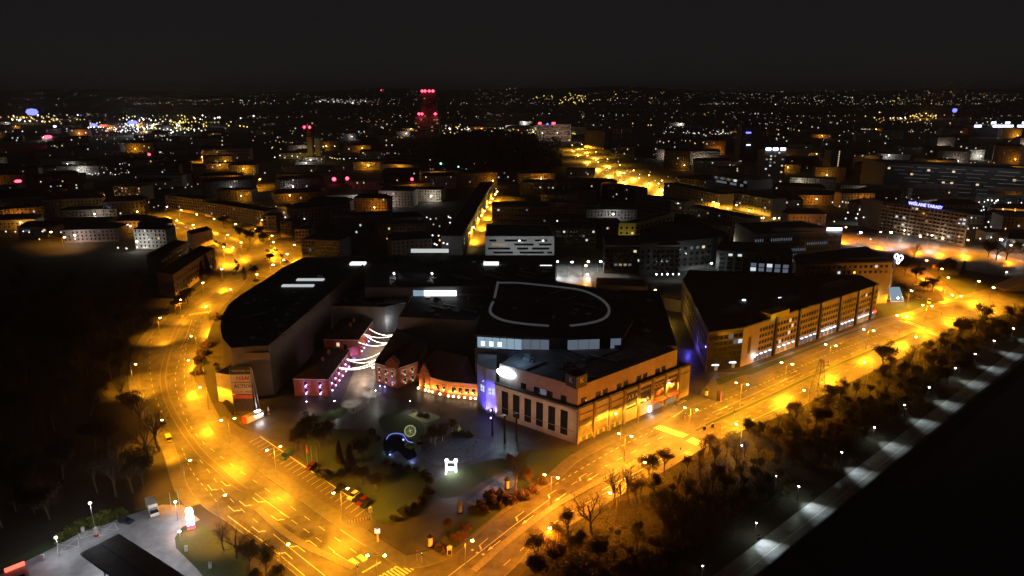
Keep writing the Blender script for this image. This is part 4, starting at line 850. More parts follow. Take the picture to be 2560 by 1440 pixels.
for k, (a_, b_, t) in enumerate([(f0, f1, .05), (f0, f1, .30), (f0, f1, .42), (f0, f1, .54), (f0, f1, .80), (f1, f2, .05), (f1, f2, .22), (f1, f2, .40), (f1, f2, .60), (f1, f2, .80), (f1, f2, .95)]):
    p = a_.lerp(b_, t); nn = Vector(((b_ - a_).y, -(b_ - a_).x, 0)).normalized(); p = p + nn * 1.4
    link('uplight', up_me, r4, (p.x - r4.location.x, p.y - r4.location.y, 1.2)); lamp_light(r4, 'light', (p.x - r4.location.x, p.y - r4.location.y, 2.35), 900, (1, .44, .09), 140, .2, .6, aim=(-nn.x, -nn.y, .9))
rl = MB()
for i in range(13): p = at(1108 + i * 6.6, 1012 + i * .7); rl.tube([(p.x, p.y, 0), (p.x, p.y, 1.6)], .05, 4)
a_, b_ = at(1108, 1012), at(1188, 1020.5)
for z in (.8, 1.6): rl.tube([a_ + Vector((0, 0, z)), b_ + Vector((0, 0, z))], .05, 4)
part('terrace_railing', rl, steel, r4)
OCC += [(h1.location.x, h1.location.y, 30)]
# festive light strings across the alley
wires = [((924, 822), (984, 836)), ((910, 834), (984, 838)), ((912, 836), (970, 856)), ((897, 855), (970, 858)), ((868, 897), (948, 882)), ((868, 898), (938, 899)), ((848, 918), (936, 903)), ((850, 920), (938, 908))]
for i, (pa, pb_) in enumerate(wires):
    a_, b_ = at(*pa, 7.6), at(*pb_, 8.4); t = thing('light_string', '%s festive bulb string slung over the alley, counted from the glazed entrance' % _ord[i], 'string lights', (*v2((a_ + b_) / 2), 0), 0, 'festive bulb strings over the alley')
    pts = [a_.lerp(b_, k / 16) - Vector((0, 0, 4 * 1.5 * (k / 16) * (1 - k / 16))) for k in range(17)]
    part('wire', MB().tube(pts, .03, 4), blackm, t); bm_ = MB(); nb = 44
    for k in range(nb + 1): p = a_.lerp(b_, k / nb) - Vector((0, 0, 6 * (k / nb) * (1 - k / nb) + .15)); bm_.lathe([(0, -.13), (.12, 0), (0, .13)], 5, p)
    o = part('bulbs', bm_, G_bulb, t); o['kind'] = 'stuff'
    m_ = a_.lerp(b_, .5); lamp_light(t, 'light', (m_.x - t.location.x, m_.y - t.location.y, 5.6), 1150, (1, .66, .46), 150, 1.5)
for x, y, e in ((930, 985, 900), (880, 1008, 520), (950, 930, 500)): p = at(x, y); lamp_light(h1, 'alley_light', (p.x - h1.location.x, p.y - h1.location.y, 8), e * 4.0, (1, .90, .78), 58, radius=.4)
# ================================================================ OTHER BUILDINGS
rnd = random.Random(11)
def lits(p, warm=.6, dark=True):
    """a window is lit with chance p"""
    def f(i, r):
        if rnd.random() < p: return rnd.choice(['warm', 'warm2', 'cool', 'warm2']) if rnd.random() < warm else rnd.choice(['cool', 'cool2', 'cool2'])
        return 'dark' if dark else None
    return f
# -- office block along the park road
F0, F1 = at(1850, 918), at(2186, 793)
of_top = roofpoly([(1853, 822), (2186, 712), (2150, 690), (1722, 678), (1706, 700), (1772, 834)], 18.5)
ofc = thing('office_block', 'long brown office block with dark piers and lit shop windows along the park road', 'building', (*v2((F0 + F1) / 2 + Vector((-20, 25, 0))), 0))
op = [v2(F0), v2(F1)] + [v2(p) for p in of_top[2:]]
part('wall', MB().prism(op, 0, 18.5, top=False), mat('office_render', (.37, .29, .22), .8, noise=.08, scale=.3), ofc); part('roof', MB().prism(inset(op, .4), 18.0, 18.2), roof_d, ofc)
pb = MB(); ii = inset(op, .6)
for i in range(6): j = (i + 1) % 6; pb.prism([op[i], op[j], ii[j], ii[i]], 18.5, 19.2)
part('parapet', pb, dark_w, ofc)
dF = (F1 - F0).normalized(); LF = (F1 - F0).length; nF = Vector((dF.y, -dF.x, 0)); rzF = math.atan2(dF.y, dF.x); oo = ofc.location
def onF(t, z, out=.1): p = F0 + dF * (LF * t) + nF * out; return (p.x - oo.x, p.y - oo.y, z)
ts = [.205, .365, .52, .675, .82, .95]
for t in ts: link('pier', UB['black'], ofc, onF(t, 9.6, .45), rzF, (1.5, .9, 19.2))
edges = [.09] + ts + [1.0]
for a, b in zip(edges, edges[1:]):
    n = max(2, int((b - a) * LF / 2.6)); 
    facade(ofc, F0, F1, [5.9, 9.0, 12.1, 15.2], n, 1.5, 1.7, lits(.035, .9), t0=a + .012, t1=b - .012)
for k, (a, b) in enumerate(zip([.06] + ts, ts + [1.0])):
    n = 4 if k < 6 else 2
    for i in range(n):
        t = a + .02 + (b - a - .03) * (i + .5) / n
        link('shop_window', UB['cool2' if k in (2, 3) else ('warm2' if k % 2 else 'cool2')], ofc, onF(t, 1.7, .06), rzF, (2.3, .12, 2.6)); link('shop_light', UB['awn'], ofc, onF(t, 3.4, .35), rzF, (2.2 if k == 3 else 1.7, .5, .5 if k == 3 else .35))
    if k % 2 == 1: lamp_light(ofc, 'light', onF((a + b) / 2, 2.8, 1.6), 240, (.85, .9, 1))
link('red_sign', MB().box((0, 0, 0), (4, .3, .7)).mesh('red_sign', G_red2), ofc, onF(.985, 3.6, .5), rzF)
for z in (5.9, 9.0, 12.1, 15.2): pass
facade(ofc, op[5], F0, [9.2], 1, math.dist(op[5], v2(F0)) - .3, 18.2, 'black', name='glass_front', out=.08); facade(ofc, op[5], F0, [4.6, 7.4, 10.2, 13.0, 15.8], 7, math.dist(op[5], v2(F0)) / 7 - .5, 1.9, lits(.05, 0), t0=.01, t1=.99, out=.2); facade(ofc, op[4], op[5], [5, 8.2, 11.4, 14.6], 18, 2.2, 1.9, lits(.0), t0=.03, t1=.97)
for t in (.25, .75): p = Vector((*op[5], 0)).lerp(F0, t); link('shop_light', UB['awn'], ofc, (p.x - oo.x, p.y - oo.y - .5, 3.2), 0, (3.2, .5, .5)); link('shop_window', UB['warm2'], ofc, (p.x - oo.x, p.y - oo.y - .1, 1.6), 0, (2.6, .2, 2.4))
link('corner_lamp', MB().lathe([(0, -.6), (.6, 0), (0, .6)], 8).mesh('corner_lamp', G_wht), ofc, onF(.075, 3.4, .6)); lamp_light(ofc, 'light', onF(.075, 3.2, 2), 220, WHT)
link('banner', UB['black'], ofc, onF(.045, 9.5, .1), rzF, (1.6, .2, 8))
p = at(1942, 792, 19); link('roof_plant_room', MB().box((0, 0, 0), (15, 6, 3.2)).mesh('roof_plant_room', [mat('yellow_sheet', (.45, .38, .05), .6)]), ofc, (p.x - oo.x, p.y - oo.y + 3, 19.8), rzF); lamp_light(ofc, 'roof_light', (p.x - oo.x - 1, p.y - oo.y - 4, 19.5), 110, (1, .85, .2))
for x, y, w_ in ((1830, 780, 12), (2090, 715, 22), (1965, 755, 18)): p = at(x, y, 19); link('roof_plant_room', MB().box((0, 0, 0), (w_, 6, 2.4)).mesh('roof_plant_room', grey_w), ofc, (p.x - oo.x, p.y - oo.y, 19.4), rzF)
for x, y in ((1860, 749), (1951, 744)): p = at(x, y, 19); link('roof_lamp', MB().box((0, 0, 0), (1.6, 1.0, .5)).mesh('roof_lamp', G_awn), ofc, (p.x - oo.x, p.y - oo.y, 18.8))
for k in range(4): p = at(1768 + k * 6, 882 + k * 12 if k else 838); link('violet_lamp', MB().lathe([(0, -.35), (.35, 0), (0, .35)], 6).mesh('violet_lamp', G_pur), ofc, (p.x - oo.x, p.y - oo.y - 1.5, 3.0 if k else 9)); 
p = at(1752, 880); lamp_light(ofc, 'violet_light', (p.x - oo.x - 6, p.y - oo.y, 3), 1500, (.12, .10, 1), radius=.3)
OCC += [(104, 330, 60), (190, 370, 60)]
# -- hotel with the ring sign
hz_ = 25.0; hA, hB = at(1990, 661, hz_), at(2232, 656, hz_); hC, hD = at(2166, 618, hz_), at(1985, 640, hz_)
hot = thing('hotel_block', 'pale hotel with yellow-lit end front and glowing blue ring sign on its roof', 'building', (*v2((hA + hB) / 2), 0))
hpoly = [v2(hA), v2(hB), v2(hC), v2(hD)]
part('wall', MB().prism(hpoly, 0, hz_, top=False), pinkw, hot); part('roof', MB().prism(inset(hpoly, -.4), hz_, hz_ + .7, bottom=True), roof_d, hot)
facade(hot, hA, hB, [19.5, 22.8], 16, 1.5, 1.5, lits(.03), t0=.1, t1=.97); facade(hot, hA, hB, [16.2, 13], 10, 1.5, 1.5, lits(.03), t0=.1, t1=.62)
yA, yB = at(2152, 752), at(2221, 749); ydv = Vector((0, 9, 0))
yw = [v2(yA), v2(yB), v2(yB + ydv), v2(yA + ydv)]
part('end_front', MB().prism(yw, 0, 19.5), mat('cream_render', (.50, .42, .24), .75, noise=.1, scale=.3), hot)
facade(hot, yA, yB, [7.2, 10.4, 13.6, 16.8], 4, 1.9, 1.7, 'dark', t0=.12, t1=.97); facade(hot, yA, yB, [4.2], 2, 2.4, 2.0, 'warm', t0=.4, t1=.95)
ho = hot.location
part('corner_strip', MB().box((yB.x + .6, yB.y + 2, 13), (1.2, 3, 25)), dark_w, hot)
gx_ = at(2236, 751); gl = thing('glass_lobby', 'small sloping glass lobby lit white at the foot of the hotel', 'building', (*v2(gx_), 0)); lb = MB()
lb.prism([(-4, -3), (4, -3), (4, 4), (-4, 4)], 0, .4); link('floor', lb.mesh('floor', conc), gl)
for i in range(5):
    link('glass_pane', MB().face([(-4 + i * 1.6, -3, .4), (-4 + (i + 1) * 1.6 - .1, -3, .4), (-4 + (i + 1) * 1.6 * .85 - .1, 1.5, 8), (-4 + i * 1.6 * .85, 1.5, 8)]).mesh('glass_pane', G_cyan), gl)
link('frame', MB().tube([(-4, -3, .4), (-4, 1.5, 8), (2.8, 1.5, 8), (4, -3, .4)], .15, 5).tube([(-4, 4, .4), (-4, 1.5, 8)], .15, 5).mesh('frame', steel), gl)
link('lamp', MB().lathe([(0, -.6), (.6, 0), (0, .6)], 8, (0, -3.3, 2.5)).mesh('lamp', G_wht), gl); lamp_light(gl, 'light', (0, -4.5, 3), 500, (.85, .95, 1)); lamp_light(hot, 'light', (yA.x + 6 - ho.x, yA.y - 8 - ho.y, 5), 900, (1, .68, .12), radius=.5)
for i, (dx, dz, r_) in enumerate(((-1.2, 1.7, 1.4), (1.5, .7, 1.6), (.4, -1.5, 1.2))):
    tb = MB().tube([(math.cos(a) * r_, 0, math.sin(a) * r_) for a in [k * math.pi / 8 for k in range(17)]], .32, 6, cap=False); p = at(2243, 645, hz_ + 1)
    link('sign_ring', tb.mesh('sign_ring', [G_bluew, glow('blue_white_sign_b', (.55, .55, 1), 9), glow('pink_white_sign', (1, .75, .95), 5)][i]), hot, (p.x - ho.x + dx, p.y - ho.y - 1, hz_ + .5 + dz), .35)
p = at(2243, 645, hz_); lamp_light(hot, 'sign_light', (p.x - ho.x, p.y - ho.y - 4, hz_), 900, (.4, .4, 1), radius=1)
part('roof_rail', MB().tube([hB + Vector((-2, 2, 1)), hB + Vector((-2, 2, 2.6)), hA + Vector((30, 2, 2.6)), hA + Vector((30, 2, 1))], .12, 4), steel, hot)
# -- office with upright white fins
D0, D1 = at(1890, 588, 24), at(2106, 578, 24)
fin = block('fin_fronted_office', 'pale office block behind the hotel with close upright fins and a lit roof sign', 'building', [v2(D0), v2(D1), v2(D1 + Vector((-14, 40, 0))), v2(at(1838, 558, 24))], 24, white_w)
facade(fin, D0, D1, [12], 40, .55, 23, 'white', name='fin', out=.5, thick=1.0); facade(fin, D0, D1, [4, 8, 12, 16, 20], 12, 6, 1.8, lambda i, r: 'cool2' if (r, i) in ((4, 2), (4, 3), (4, 4), (1, 5), (2, 6), (0, 5)) or rnd.random() < .25 else 'dark', out=.04)
fo = fin.location
p = at(2086, 573, 26); link('roof_sign', MB().box((0, 0, 0), (11, .5, 2.2)).mesh('roof_sign', G_awn), fin, (p.x - fo.x, p.y - fo.y, 26)); link('roof_sign', MB().box((0, 0, 0), (38, .4, 2.6)).mesh('roof_sign', mat('sign_grey', (.6, .6, .62), .6)), fin, (p.x - fo.x - 26, p.y - fo.y, 25.8))
p = at(2000, 630, 3); lamp_light(fin, 'front_light', (p.x - fo.x, p.y - fo.y - 12, 12), 1600, (.85, .95, 1), radius=.5); p = at(1860, 600, 8); lamp_light(fin, 'end_light', (p.x - fo.x - 14, p.y - fo.y - 10, 10), 1400, (1, .9, .6), radius=.5)
# -- block with the lit glass front
E0, E1 = at(1792, 628, 17), at(1982, 638, 17)
gb_ = block('glass_front_office', 'dark stepped office block with one bluish lit glass front behind the office roof', 'building', [v2(E0), v2(E1), v2(at(1976, 612, 17)), v2(at(1800, 604, 17))], 17, dark_w)
facade(gb_, E0, E1, [3, 6, 9, 12], 9, 3.4, 2.4, lambda i, r: ('cool2' if rnd.random() < .85 else 'cool') if i >= 4 and r < 3 else 'dark', t0=.03, t1=.98, name='glass_pane'); facade(gb_, E0, E1, [15], 8, 2.6, 1.6, lambda i, r: 'cool' if i in (1, 2) else 'dark')
p = at(1888, 690); link('lit_kiosk', UB['cool'], gb_, (p.x - gb_.location.x, p.y - gb_.location.y, 3), 0, (6, 2, 4))

def slab(name, label, pl, pr, h, depth, wall, rows, cols, litp, group=None, skew=0.0, warm=.6, w=1.6, hh=1.5, roof=None, cat='building'):
    pg = frontblock(pl, pr, h, depth, skew); b = block(name, label, cat, pg, h, wall, roof, group)
    fh = (h - 2.5) / rows
    facade(b, pg[0], pg[1], [2.4 + fh * (r + .5) for r in range(rows)], cols, w, hh, lits(litp, warm), t0=.02, t1=.98)
    return b
# white block with ribbon windows behind the mall
wb = block('white_ribbon_window_block', 'white block with staggered ribbon windows directly behind the shopping centre', 'building', [v2(at(1213, 593, 20)), v2(at(1386, 593, 20)), v2(at(1374, 563, 20)), v2(at(1216, 561, 20))], 20, white_w)
P_, Q_ = at(1213, 593, 20), at(1386, 593, 20)
for r, z in enumerate((17.6, 14.6, 11.6, 8.6, 5.6)):
    for a, b in (((.06, .16), (.28, .60), (.72, .9)), ((.1, .3), (.42, .7), (.78, .96)), ((.04, .36), (.46, .62), (.68, .93)), ((.12, .4), (.5, .85), (.9, .97)), ((.05, .3), (.4, .6), (.7, .95)))[r][:0] or [(x, y) for x, y in (((.06, .16), (.28, .60), (.72, .9)), ((.1, .3), (.42, .7), (.78, .96)), ((.04, .36), (.46, .62), (.68, .93)), ((.12, .4), (.5, .85), (.9, .97)), ((.05, .3), (.4, .6), (.7, .95)))[r]]:
        facade(wb, P_, Q_, [z], 1, (Q_ - P_).length * (b - a), 1.5, 'warm2' if (r, a) == (1, .1) else 'dark', name='ribbon_window', t0=a, t1=b)
for t in (.2, .5, .85): p = P_.lerp(Q_, t); lamp_light(wb, 'yard_light', (p.x - wb.location.x, p.y - wb.location.y - 16, 14), 1500, (.9, .97, 1), radius=.6)
slab('brown_panel_block', 'brown concrete panel block rising behind the white ribbon-window block', (1230, 518), (1378, 518), 22, 30, beige_d, 4, 16, .04)
slab('low_dark_offices', 'long low dark office slab with a few lit windows beside the white block', (1388, 574), (1490, 574), 16, 26, dark_w, 4, 12, .10, warm=.5)
# dark block in front with pale rim, yellow-lit end next to it
db = block('dark_apartment_block', 'dark apartment block with pale roof rim beyond the drum roof yard', 'building', [v2(at(1512, 616, 19)), v2(at(1700, 616, 19)), v2(at(1690, 592, 19)), v2(at(1508, 592, 19))], 19, dark_w, parapet=1.2)
facade(db, at(1512, 616, 19), at(1700, 616, 19), [3, 6, 9, 12, 15.5], 16, 2.0, 1.6, lits(.06, .5)); facade(db, at(1512, 616, 19), at(1700, 616, 19), [19.4], 1, (at(1512, 616, 19) - at(1700, 616, 19)).length, .8, 'white', name='roof_rim', out=.1)
for k in range(5): p = at(1640 + k * 14, 700); link('yard_lamp', MB().lathe([(0, -.4), (.4, 0), (0, .4)], 6).mesh('yard_lamp', G_wht), db, (p.x - db.location.x, p.y - db.location.y, 4))
ya, yb = at(1547, 560, 26), at(1589, 560, 26); yc = at(1645, 545, 26)
ye = block('yellow_end_block', 'apartment block whose narrow end is lit yellow, behind the dark apartment block', 'building', [v2(ya), v2(yb), v2(yb + Vector((40, 48, 0))), v2(ya + Vector((40, 48, 0)))], 26, mat('yellow_render', (.52, .46, .20), .75, noise=.08, scale=.3))
facade(ye, ya, yb, [7, 11, 15, 19, 23], 3, 1.6, 1.6, lits(.3, 1)); facade(ye, yb, yb + Vector((40, 48, 0)), [5, 8.5, 12, 15.5, 19, 22.5], 9, 2.8, 1.9, 'dark', name='balcony'); lamp_light(ye, 'light', (ya.x + 5 - ye.location.x, ya.y - 12 - ye.location.y, 10), 2600, (1, .80, .14), radius=.5)
wr = block('white_edged_block', 'dark block with a white-edged end wall between the yellow end and fin-fronted office', 'building', [v2(at(1600, 612, 21)), v2(at(1782, 598, 21)), v2(at(1822, 586, 21)), v2(at(1740, 556, 21)), v2(at(1596, 556, 21))], 21, dark_w)
facade(wr, at(1600, 612, 21), at(1782, 598, 21), [4, 8, 12, 16], 12, 2.2, 1.8, lits(.12, .2)); facade(wr, at(1782, 598, 21), at(1822, 586, 21), [10.5], 1, 7, 20, 'white', name='end_wall', out=.1)
p = at(1779, 658, 8); lamp_light(wr, 'light', (p.x - wr.location.x, p.y - wr.location.y - 6, 9), 2400, (.85, 1, .9), radius=.5)
slab('pink_terrace', 'long pinkish tenement terrace by the avenue, nearer the yellow end block', (1600, 492), (1714, 506), 18, 16, pinkw, 4, 18, .05); slab('grey_terrace', 'long pale tenement terrace along the avenue with sodium light on its foot', (1716, 516), (1868, 548), 18, 16, mat('pale_tenement', (.42, .38, .33), .8, noise=.14, scale=.3), 4, 20, .05)
slab('avenue_tenement', 'yellow-lit tenement row on the far kerb of the avenue', (1660, 458), (1800, 488), 17, 18, beige, 4, 20, .04); slab('avenue_corner_tenement', 'grey corner tenement at the lower end of the avenue', (1816, 480), (1930, 500), 17, 20, grey_w, 4, 14, .06)
slab('avenue_low_block', 'dark low block between the avenue and the blue-lit hall', (1690, 445), (1770, 452), 12, 24, dark_w, 2, 8, .15, warm=0)
cx_ = slab('blue_lit_hall', 'round-cornered hall with bluish lit front by the avenue', (1785, 438), (1870, 452), 12, 40, grey_w, 2, 10, .8, warm=0, w=6, hh=3)
slab('dark_long_roof', 'long dark tenement roof below the avenue with black facade', (1300, 455), (1500, 462), 17, 26, dark_w, 4, 18, .04); slab('dark_avenue_roof', 'dark tenement beside the brightest stretch of avenue', (1505, 462), (1590, 474), 16, 20, dark_w, 4, 10, .08)
# apartment block with the roof lettering
T0, T1 = at(2203, 505, 26), at(2424, 538, 26)
wt = block('lettered_apartment_block', 'long brown balconied apartment block carrying blue WISLANE TARASY letters on its roof', 'building', [v2(T0), v2(T1), v2(T1 + Vector((-6, 24, 0))), v2(T0 + Vector((-6, 24, 0)))], 26, beige_d)
facade(wt, T0, T1, [3 + 3.1 * r for r in range(8)], 22, 2.2, 1.7, lits(.10, .9), t0=.02, t1=.98); facade(wt, T0, T1, [1.9 + 3.1 * r for r in range(8)], 11, 4.6, .8, 'beige', name='balcony', out=.7, thick=1.2)
wm = T0.lerp(T1, .52); text(wt, 'WIŚLANE TARASY', (wm.x - wt.location.x, wm.y - wt.location.y, 28.6), math.atan2(T1.y - T0.y, T1.x - T0.x), 3.6, glow('blue_letters', (.20, .20, 1.0), 5.5), ex=.2)
for t in (.2, .6, .9): p = T0.lerp(T1, t); lamp_light(wt, 'yard_light', (p.x - wt.location.x, p.y - wt.location.y - 14, 6), 1800, (1, .80, .55), radius=.5)
# wavy terraces at the far right, each balcony line a piece
K0, K1 = at(2215, 408, 34), at(2600, 428, 34)
wv = block('wavy_terrace_block', 'broad dark apartment terraces with rows of pale wavy balcony lines', 'building', [v2(K0), v2(K1), v2(K1 + Vector((0, 60, 0))), v2(K0 + Vector((0, 60, 0)))], 34, dark_w)
for r in range(7):
    z = 31 - r * 4.4; t = .02 + .035 * r
    while t < .95:
        ln = rnd.uniform(.05, .2); a = K0.lerp(K1, t); b = K0.lerp(K1, min(1, t + ln)); n_ = 8
        pts = [a.lerp(b, k / n_) + Vector((0, -1.2 - r * 1.6 + .9 * math.sin((t + ln * k / n_) * 60 + r), z)) - Vector((0, 0, a.lerp(b, k / n_).z)) for k in range(n_ + 1)]
        part('balcony', MB().tube(pts, .42, 4), mat('balcony_white', (.75, .75, .74), .6) if 'balcony_white' not in MT else MT['balcony_white'], wv); t += ln + rnd.uniform(.02, .08)
facade(wv, K0, K1, [6, 14, 22, 28], 18, 3, 2.4, lambda i, r: 'warm' if rnd.random() < .08 else None)
for t in (.1, .35, .6, .85): p = K0.lerp(K1, t); lamp_light(wv, 'light', (p.x - wv.location.x, p.y - wv.location.y - 45, 45), 4200, (.9, .95, 1), radius=1)
# towers
def tower(name, label, xl, xr, ytop, h, depth, wall, rows, cols, litp, warm=.5, w=2.5, hh=2.0):
    pg = frontblock((xl, ytop), (xr, ytop), h, depth); b = block(name, label, 'building', pg, h, wall)
    facade(b, pg[0], pg[1], [h * (r + .5) / rows for r in range(rows)], cols, w, hh, lits(litp, warm, False), t0=.04, t1=.96); return b, pg
def roofsign(b, pg, m, w, h, z, t=.5, name='roof_sign'):
    p = Vector((*pg[0], 0)).lerp(Vector((*pg[1], 0)), t); link(name, MB().box((0, 0, 0), (w, 1, h)).mesh(name, m), b, (p.x - b.location.x, p.y - b.location.y - 1, z))
tw = thing('red_crowned_tower', 'broad dark tower crowned and belted with red lights on the horizon', 'building', (-242, 2000, 0))
part('shaft', MB().prism([(-258, 2000), (-214, 2000), (-214, 2040), (-258, 2040)], 0, 124), dark_w, tw); part('annex', MB().prism([(-276, 1990), (-208, 1990), (-208, 2030), (-276, 2030)], 0, 58), beige, tw); part('crown', MB().prism([(-254, 2004), (-218, 2004), (-218, 2036), (-254, 2036)], 124, 132), dark_w, tw)
for x in (-252, -244, -232, -222): link('red_beacon', MB().lathe([(0, -4), (5, 0), (0, 4)], 8).mesh('red_beacon', G_red), tw, (x + 242, -4, 128))
for x in (-262, -254, -216): link('red_beacon', MB().lathe([(0, -4), (5, 0), (0, 4)], 8).mesh('red_beacon', G_red), tw, (x + 242, -14, 66))
facade(tw, (-258, 2000), (-214, 2000), [20 + 8 * k for k in range(13)], 6, 4, 3, lambda i, r: 'warm2' if rnd.random() < .12 else None); facade(tw, (-276, 1990), (-208, 1990), [20, 30, 40, 50], 9, 5, 3, lambda i, r: 'warm2' if rnd.random() < .4 else 'dark', name='window')
OCC.append((-242, 2010, 60))
slab('tower_podium', 'pale podium hall at the foot of the red-crowned tower', (1058, 296), (1092, 296), 34, 40, beige, 4, 5, .0)
ht, pg = tower('broad_hotel_tower', 'broad pale hotel with ribbon windows and red roof signs beside the wooded hill', 1343, 1428, 312, 42, 34, pinkw, 7, 1, 0)
for r in range(7): facade(ht, pg[0], pg[1], [6 + r * 5], 1, math.dist(pg[0], pg[1]) * .94, 2.0, 'dark', name='ribbon_window')
roofsign(ht, pg, G_red, 7, 5, 46, .08, 'red_sign'); roofsign(ht, pg, G_red, 9, 5, 46, .48, 'red_sign'); roofsign(ht, pg, G_blue, 4, 4, 44, .3, 'blue_sign')
for t in (-30, 10, 50): lamp_light(ht, 'front_light', (t, -40, 20), 9000, (1, .80, .62), radius=1)
b, pg = tower('dark_slab_tower', 'unlit black slab tower with small blue signs before the lit-window tower', 1856, 1912, 312, 66, 30, dark_w, 14, 6, .0); roofsign(b, pg, G_blue, 9, 2.5, 52, .3, 'blue_sign'); roofsign(b, pg, G_bluew, 7, 1.5, 30, .35, 'blue_sign')
b, pg = tower('lit_window_tower', 'tower with bright column of windows and three white roof signs', 1912, 1966, 378, 44, 26, grey_w, 10, 5, .38, warm=.8); 
for t in (.15, .48, .82): roofsign(b, pg, glow('roof_letters_white', (.72, .74, 1), 6) if 'roof_letters_white' not in MT else MT['roof_letters_white'], 7, 3.2, 47, t)
b, pg = tower('stairwell_tower', 'dark slab block with one lit vertical stairwell line', 2080, 2135, 376, 40, 24, dark_w, 8, 5, .05); 
for k in range(11): p = Vector((*pg[0], 0)).lerp(Vector((*pg[1], 0)), .35); link('stair_window', UB['warm'], b, (p.x - b.location.x, p.y - b.location.y - .2, 4 + k * 3.4), 0, (1.2, .3, 2.4))
b, pg = tower('blue_sign_halls', 'far hall roof with two rows of bright blue-white signs', 2440, 2580, 316, 30, 60, dark_w, 3, 4, 0)
for t, z in ((.03, 31), (.30, 40), (.55, 40), (.85, 40), (.36, 31), (.48, 31), (.60, 31), (.80, 31)): roofsign(b, pg, MT['roof_letters_white'] if z < 35 else G_bluew, 20 if z < 35 else 13, 6, z, t)
slab('grey_slab_block', 'wide unlit grey slab block beyond the avenue bend', (1530, 322), (1640, 322), 45, 30, grey_w, 8, 12, .02); slab('plain_panel_block', 'plain brownish panel block at the top of the avenue', (1462, 326), (1512, 328), 40, 30, beige_d, 6, 6, .02)
# old town on the left
slab('yellow_palace', 'long old palace front washed in yellow light', (503, 376), (625, 374), 20, 30, beige, 3, 24, .05); slab('yellow_arcade', 'long low building with yellow-lit wall and dark trees before it', (690, 437), (770, 437), 14, 24, beige, 2, 16, .0)
slab('corner_palace', 'dim old corner house joined to the yellow-lit arcade', (772, 436), (852, 434), 15, 24, grey_w, 3, 10, .02); slab('white_factory', 'row of pale old factory fronts beyond the dark wood', (340, 438), (455, 440), 14, 22, white_w, 2, 14, .0)
slab('balcony_house', 'pale house with lit open balconies and a column of bright lamps', (282, 466), (352, 468), 16, 20, beige, 4, 8, .35, warm=1); slab('tawny_terrace', 'long tawny tenement terrace lit orange by street lamps beyond the bend', (412, 490), (505, 500), 15, 18, beige, 4, 16, .02)
slab('tawny_terrace', 'second tawny terrace stepping down towards the car park', (508, 506), (660, 530), 14, 18, beige, 4, 22, .02); slab('orange_gable_house', 'narrow orange-lit gable house above the car park', (655, 541), (690, 541), 14, 18, beige, 4, 3, 0); slab('brown_gable_house', 'narrow brownish gable house next to the orange-lit one', (700, 555), (728, 556), 13, 18, beige_d, 4, 3, 0); slab('orange_car_park_house', 'orange-lit house standing over the car park corner', (736, 575), (770, 575), 14, 20, beige, 4, 4, 0)
slab('orange_town_house', 'town house front flooded orange beside the dark trees on the far west', (165, 459), (208, 459), 16, 20, beige, 4, 6, .1); slab('orange_end_house', 'orange-lit house end at the western frame edge', (-20, 468), (40, 466), 14, 20, beige, 3, 6, .05)
slab('mall_side_tenement', 'grey tenement directly beyond the long hall roof', (752, 600), (850, 604), 14, 20, grey_w, 4, 12, .06)
# brown tenement row left of the bend
t0_, t1_ = at(432, 690, 14), at(536, 622, 14); tn = Vector((-.5, 1, 0)).normalized() * 14
tr = block('roadside_tenement', 'brown tenement row standing end-on to the bend of the road', 'building', [v2(t0_), v2(t1_), v2(t1_ + Vector((-14, 8, 0))), v2(t0_ + Vector((-14, 8, 0)))], 14, beige_d, roof_r); facade(tr, t0_, t1_, [3.5, 7, 10.5], 18, 1.2, 1.6, lits(.06)); 
t0_, t1_ = at(402, 646, 13), at(470, 606, 13); tr = block('roadside_tenement', 'dim grey tenement row behind the one at the road bend', 'building', [v2(t0_), v2(t1_), v2(t1_ + Vector((-14, 8, 0))), v2(t0_ + Vector((-14, 8, 0)))], 13, grey_w, roof_r); facade(tr, t0_, t1_, [3.5, 7, 10.5], 12, 1.2, 1.6, lits(.05))
t0_, t1_ = at(478, 588, 12), at(530, 575, 12); tr = block('roadside_tenement', 'small pink-lit house end at the head of the curved road', 'building', [v2(t0_), v2(t1_), v2(t1_ + Vector((-10, 14, 0))), v2(t0_ + Vector((-10, 14, 0)))], 12, pinkw, roof_r)
sa0, sa1 = at(1156, 640), at(1233, 486); st_b = block('street_tenement', 'pale tenement row lining the narrow street behind the mall', 'building', [v2(sa0), v2(sa1), v2(sa1 + Vector((-16, 0, 0))), v2(sa0 + Vector((-16, 0, 0)))], 15, white_w, roof_r); facade(st_b, sa0, sa1, [3.5, 7, 10.5], 34, 1.2, 1.7, lits(.04))
# yellow wall in the yard
ywl = thing('yard_wall', 'curved yellow-lit retaining wall in the yard between drum and office', 'wall', (*v2(at(1690, 780)), 0)); yl_ = smooth([at(1632, 752), at(1660, 772), at(1715, 782)], 4); ribbon('', yl_, 0, .6, 0, 7, None, None, mb=(g_ := MB())); part('wall', g_, beige, ywl); p = at(1672, 800); lamp_light(ywl, 'light', (p.x - ywl.location.x, p.y - ywl.location.y - 4, 6), 1500, (1, .6, .06))
lo = block('red_roofed_shed', 'low dark red shed roof in the yard behind the drum', 'shed', [v2(at(1490, 714, 5)), v2(at(1620, 720, 5)), v2(at(1612, 700, 5)), v2(at(1492, 696, 5))], 5, beige, roof_r)
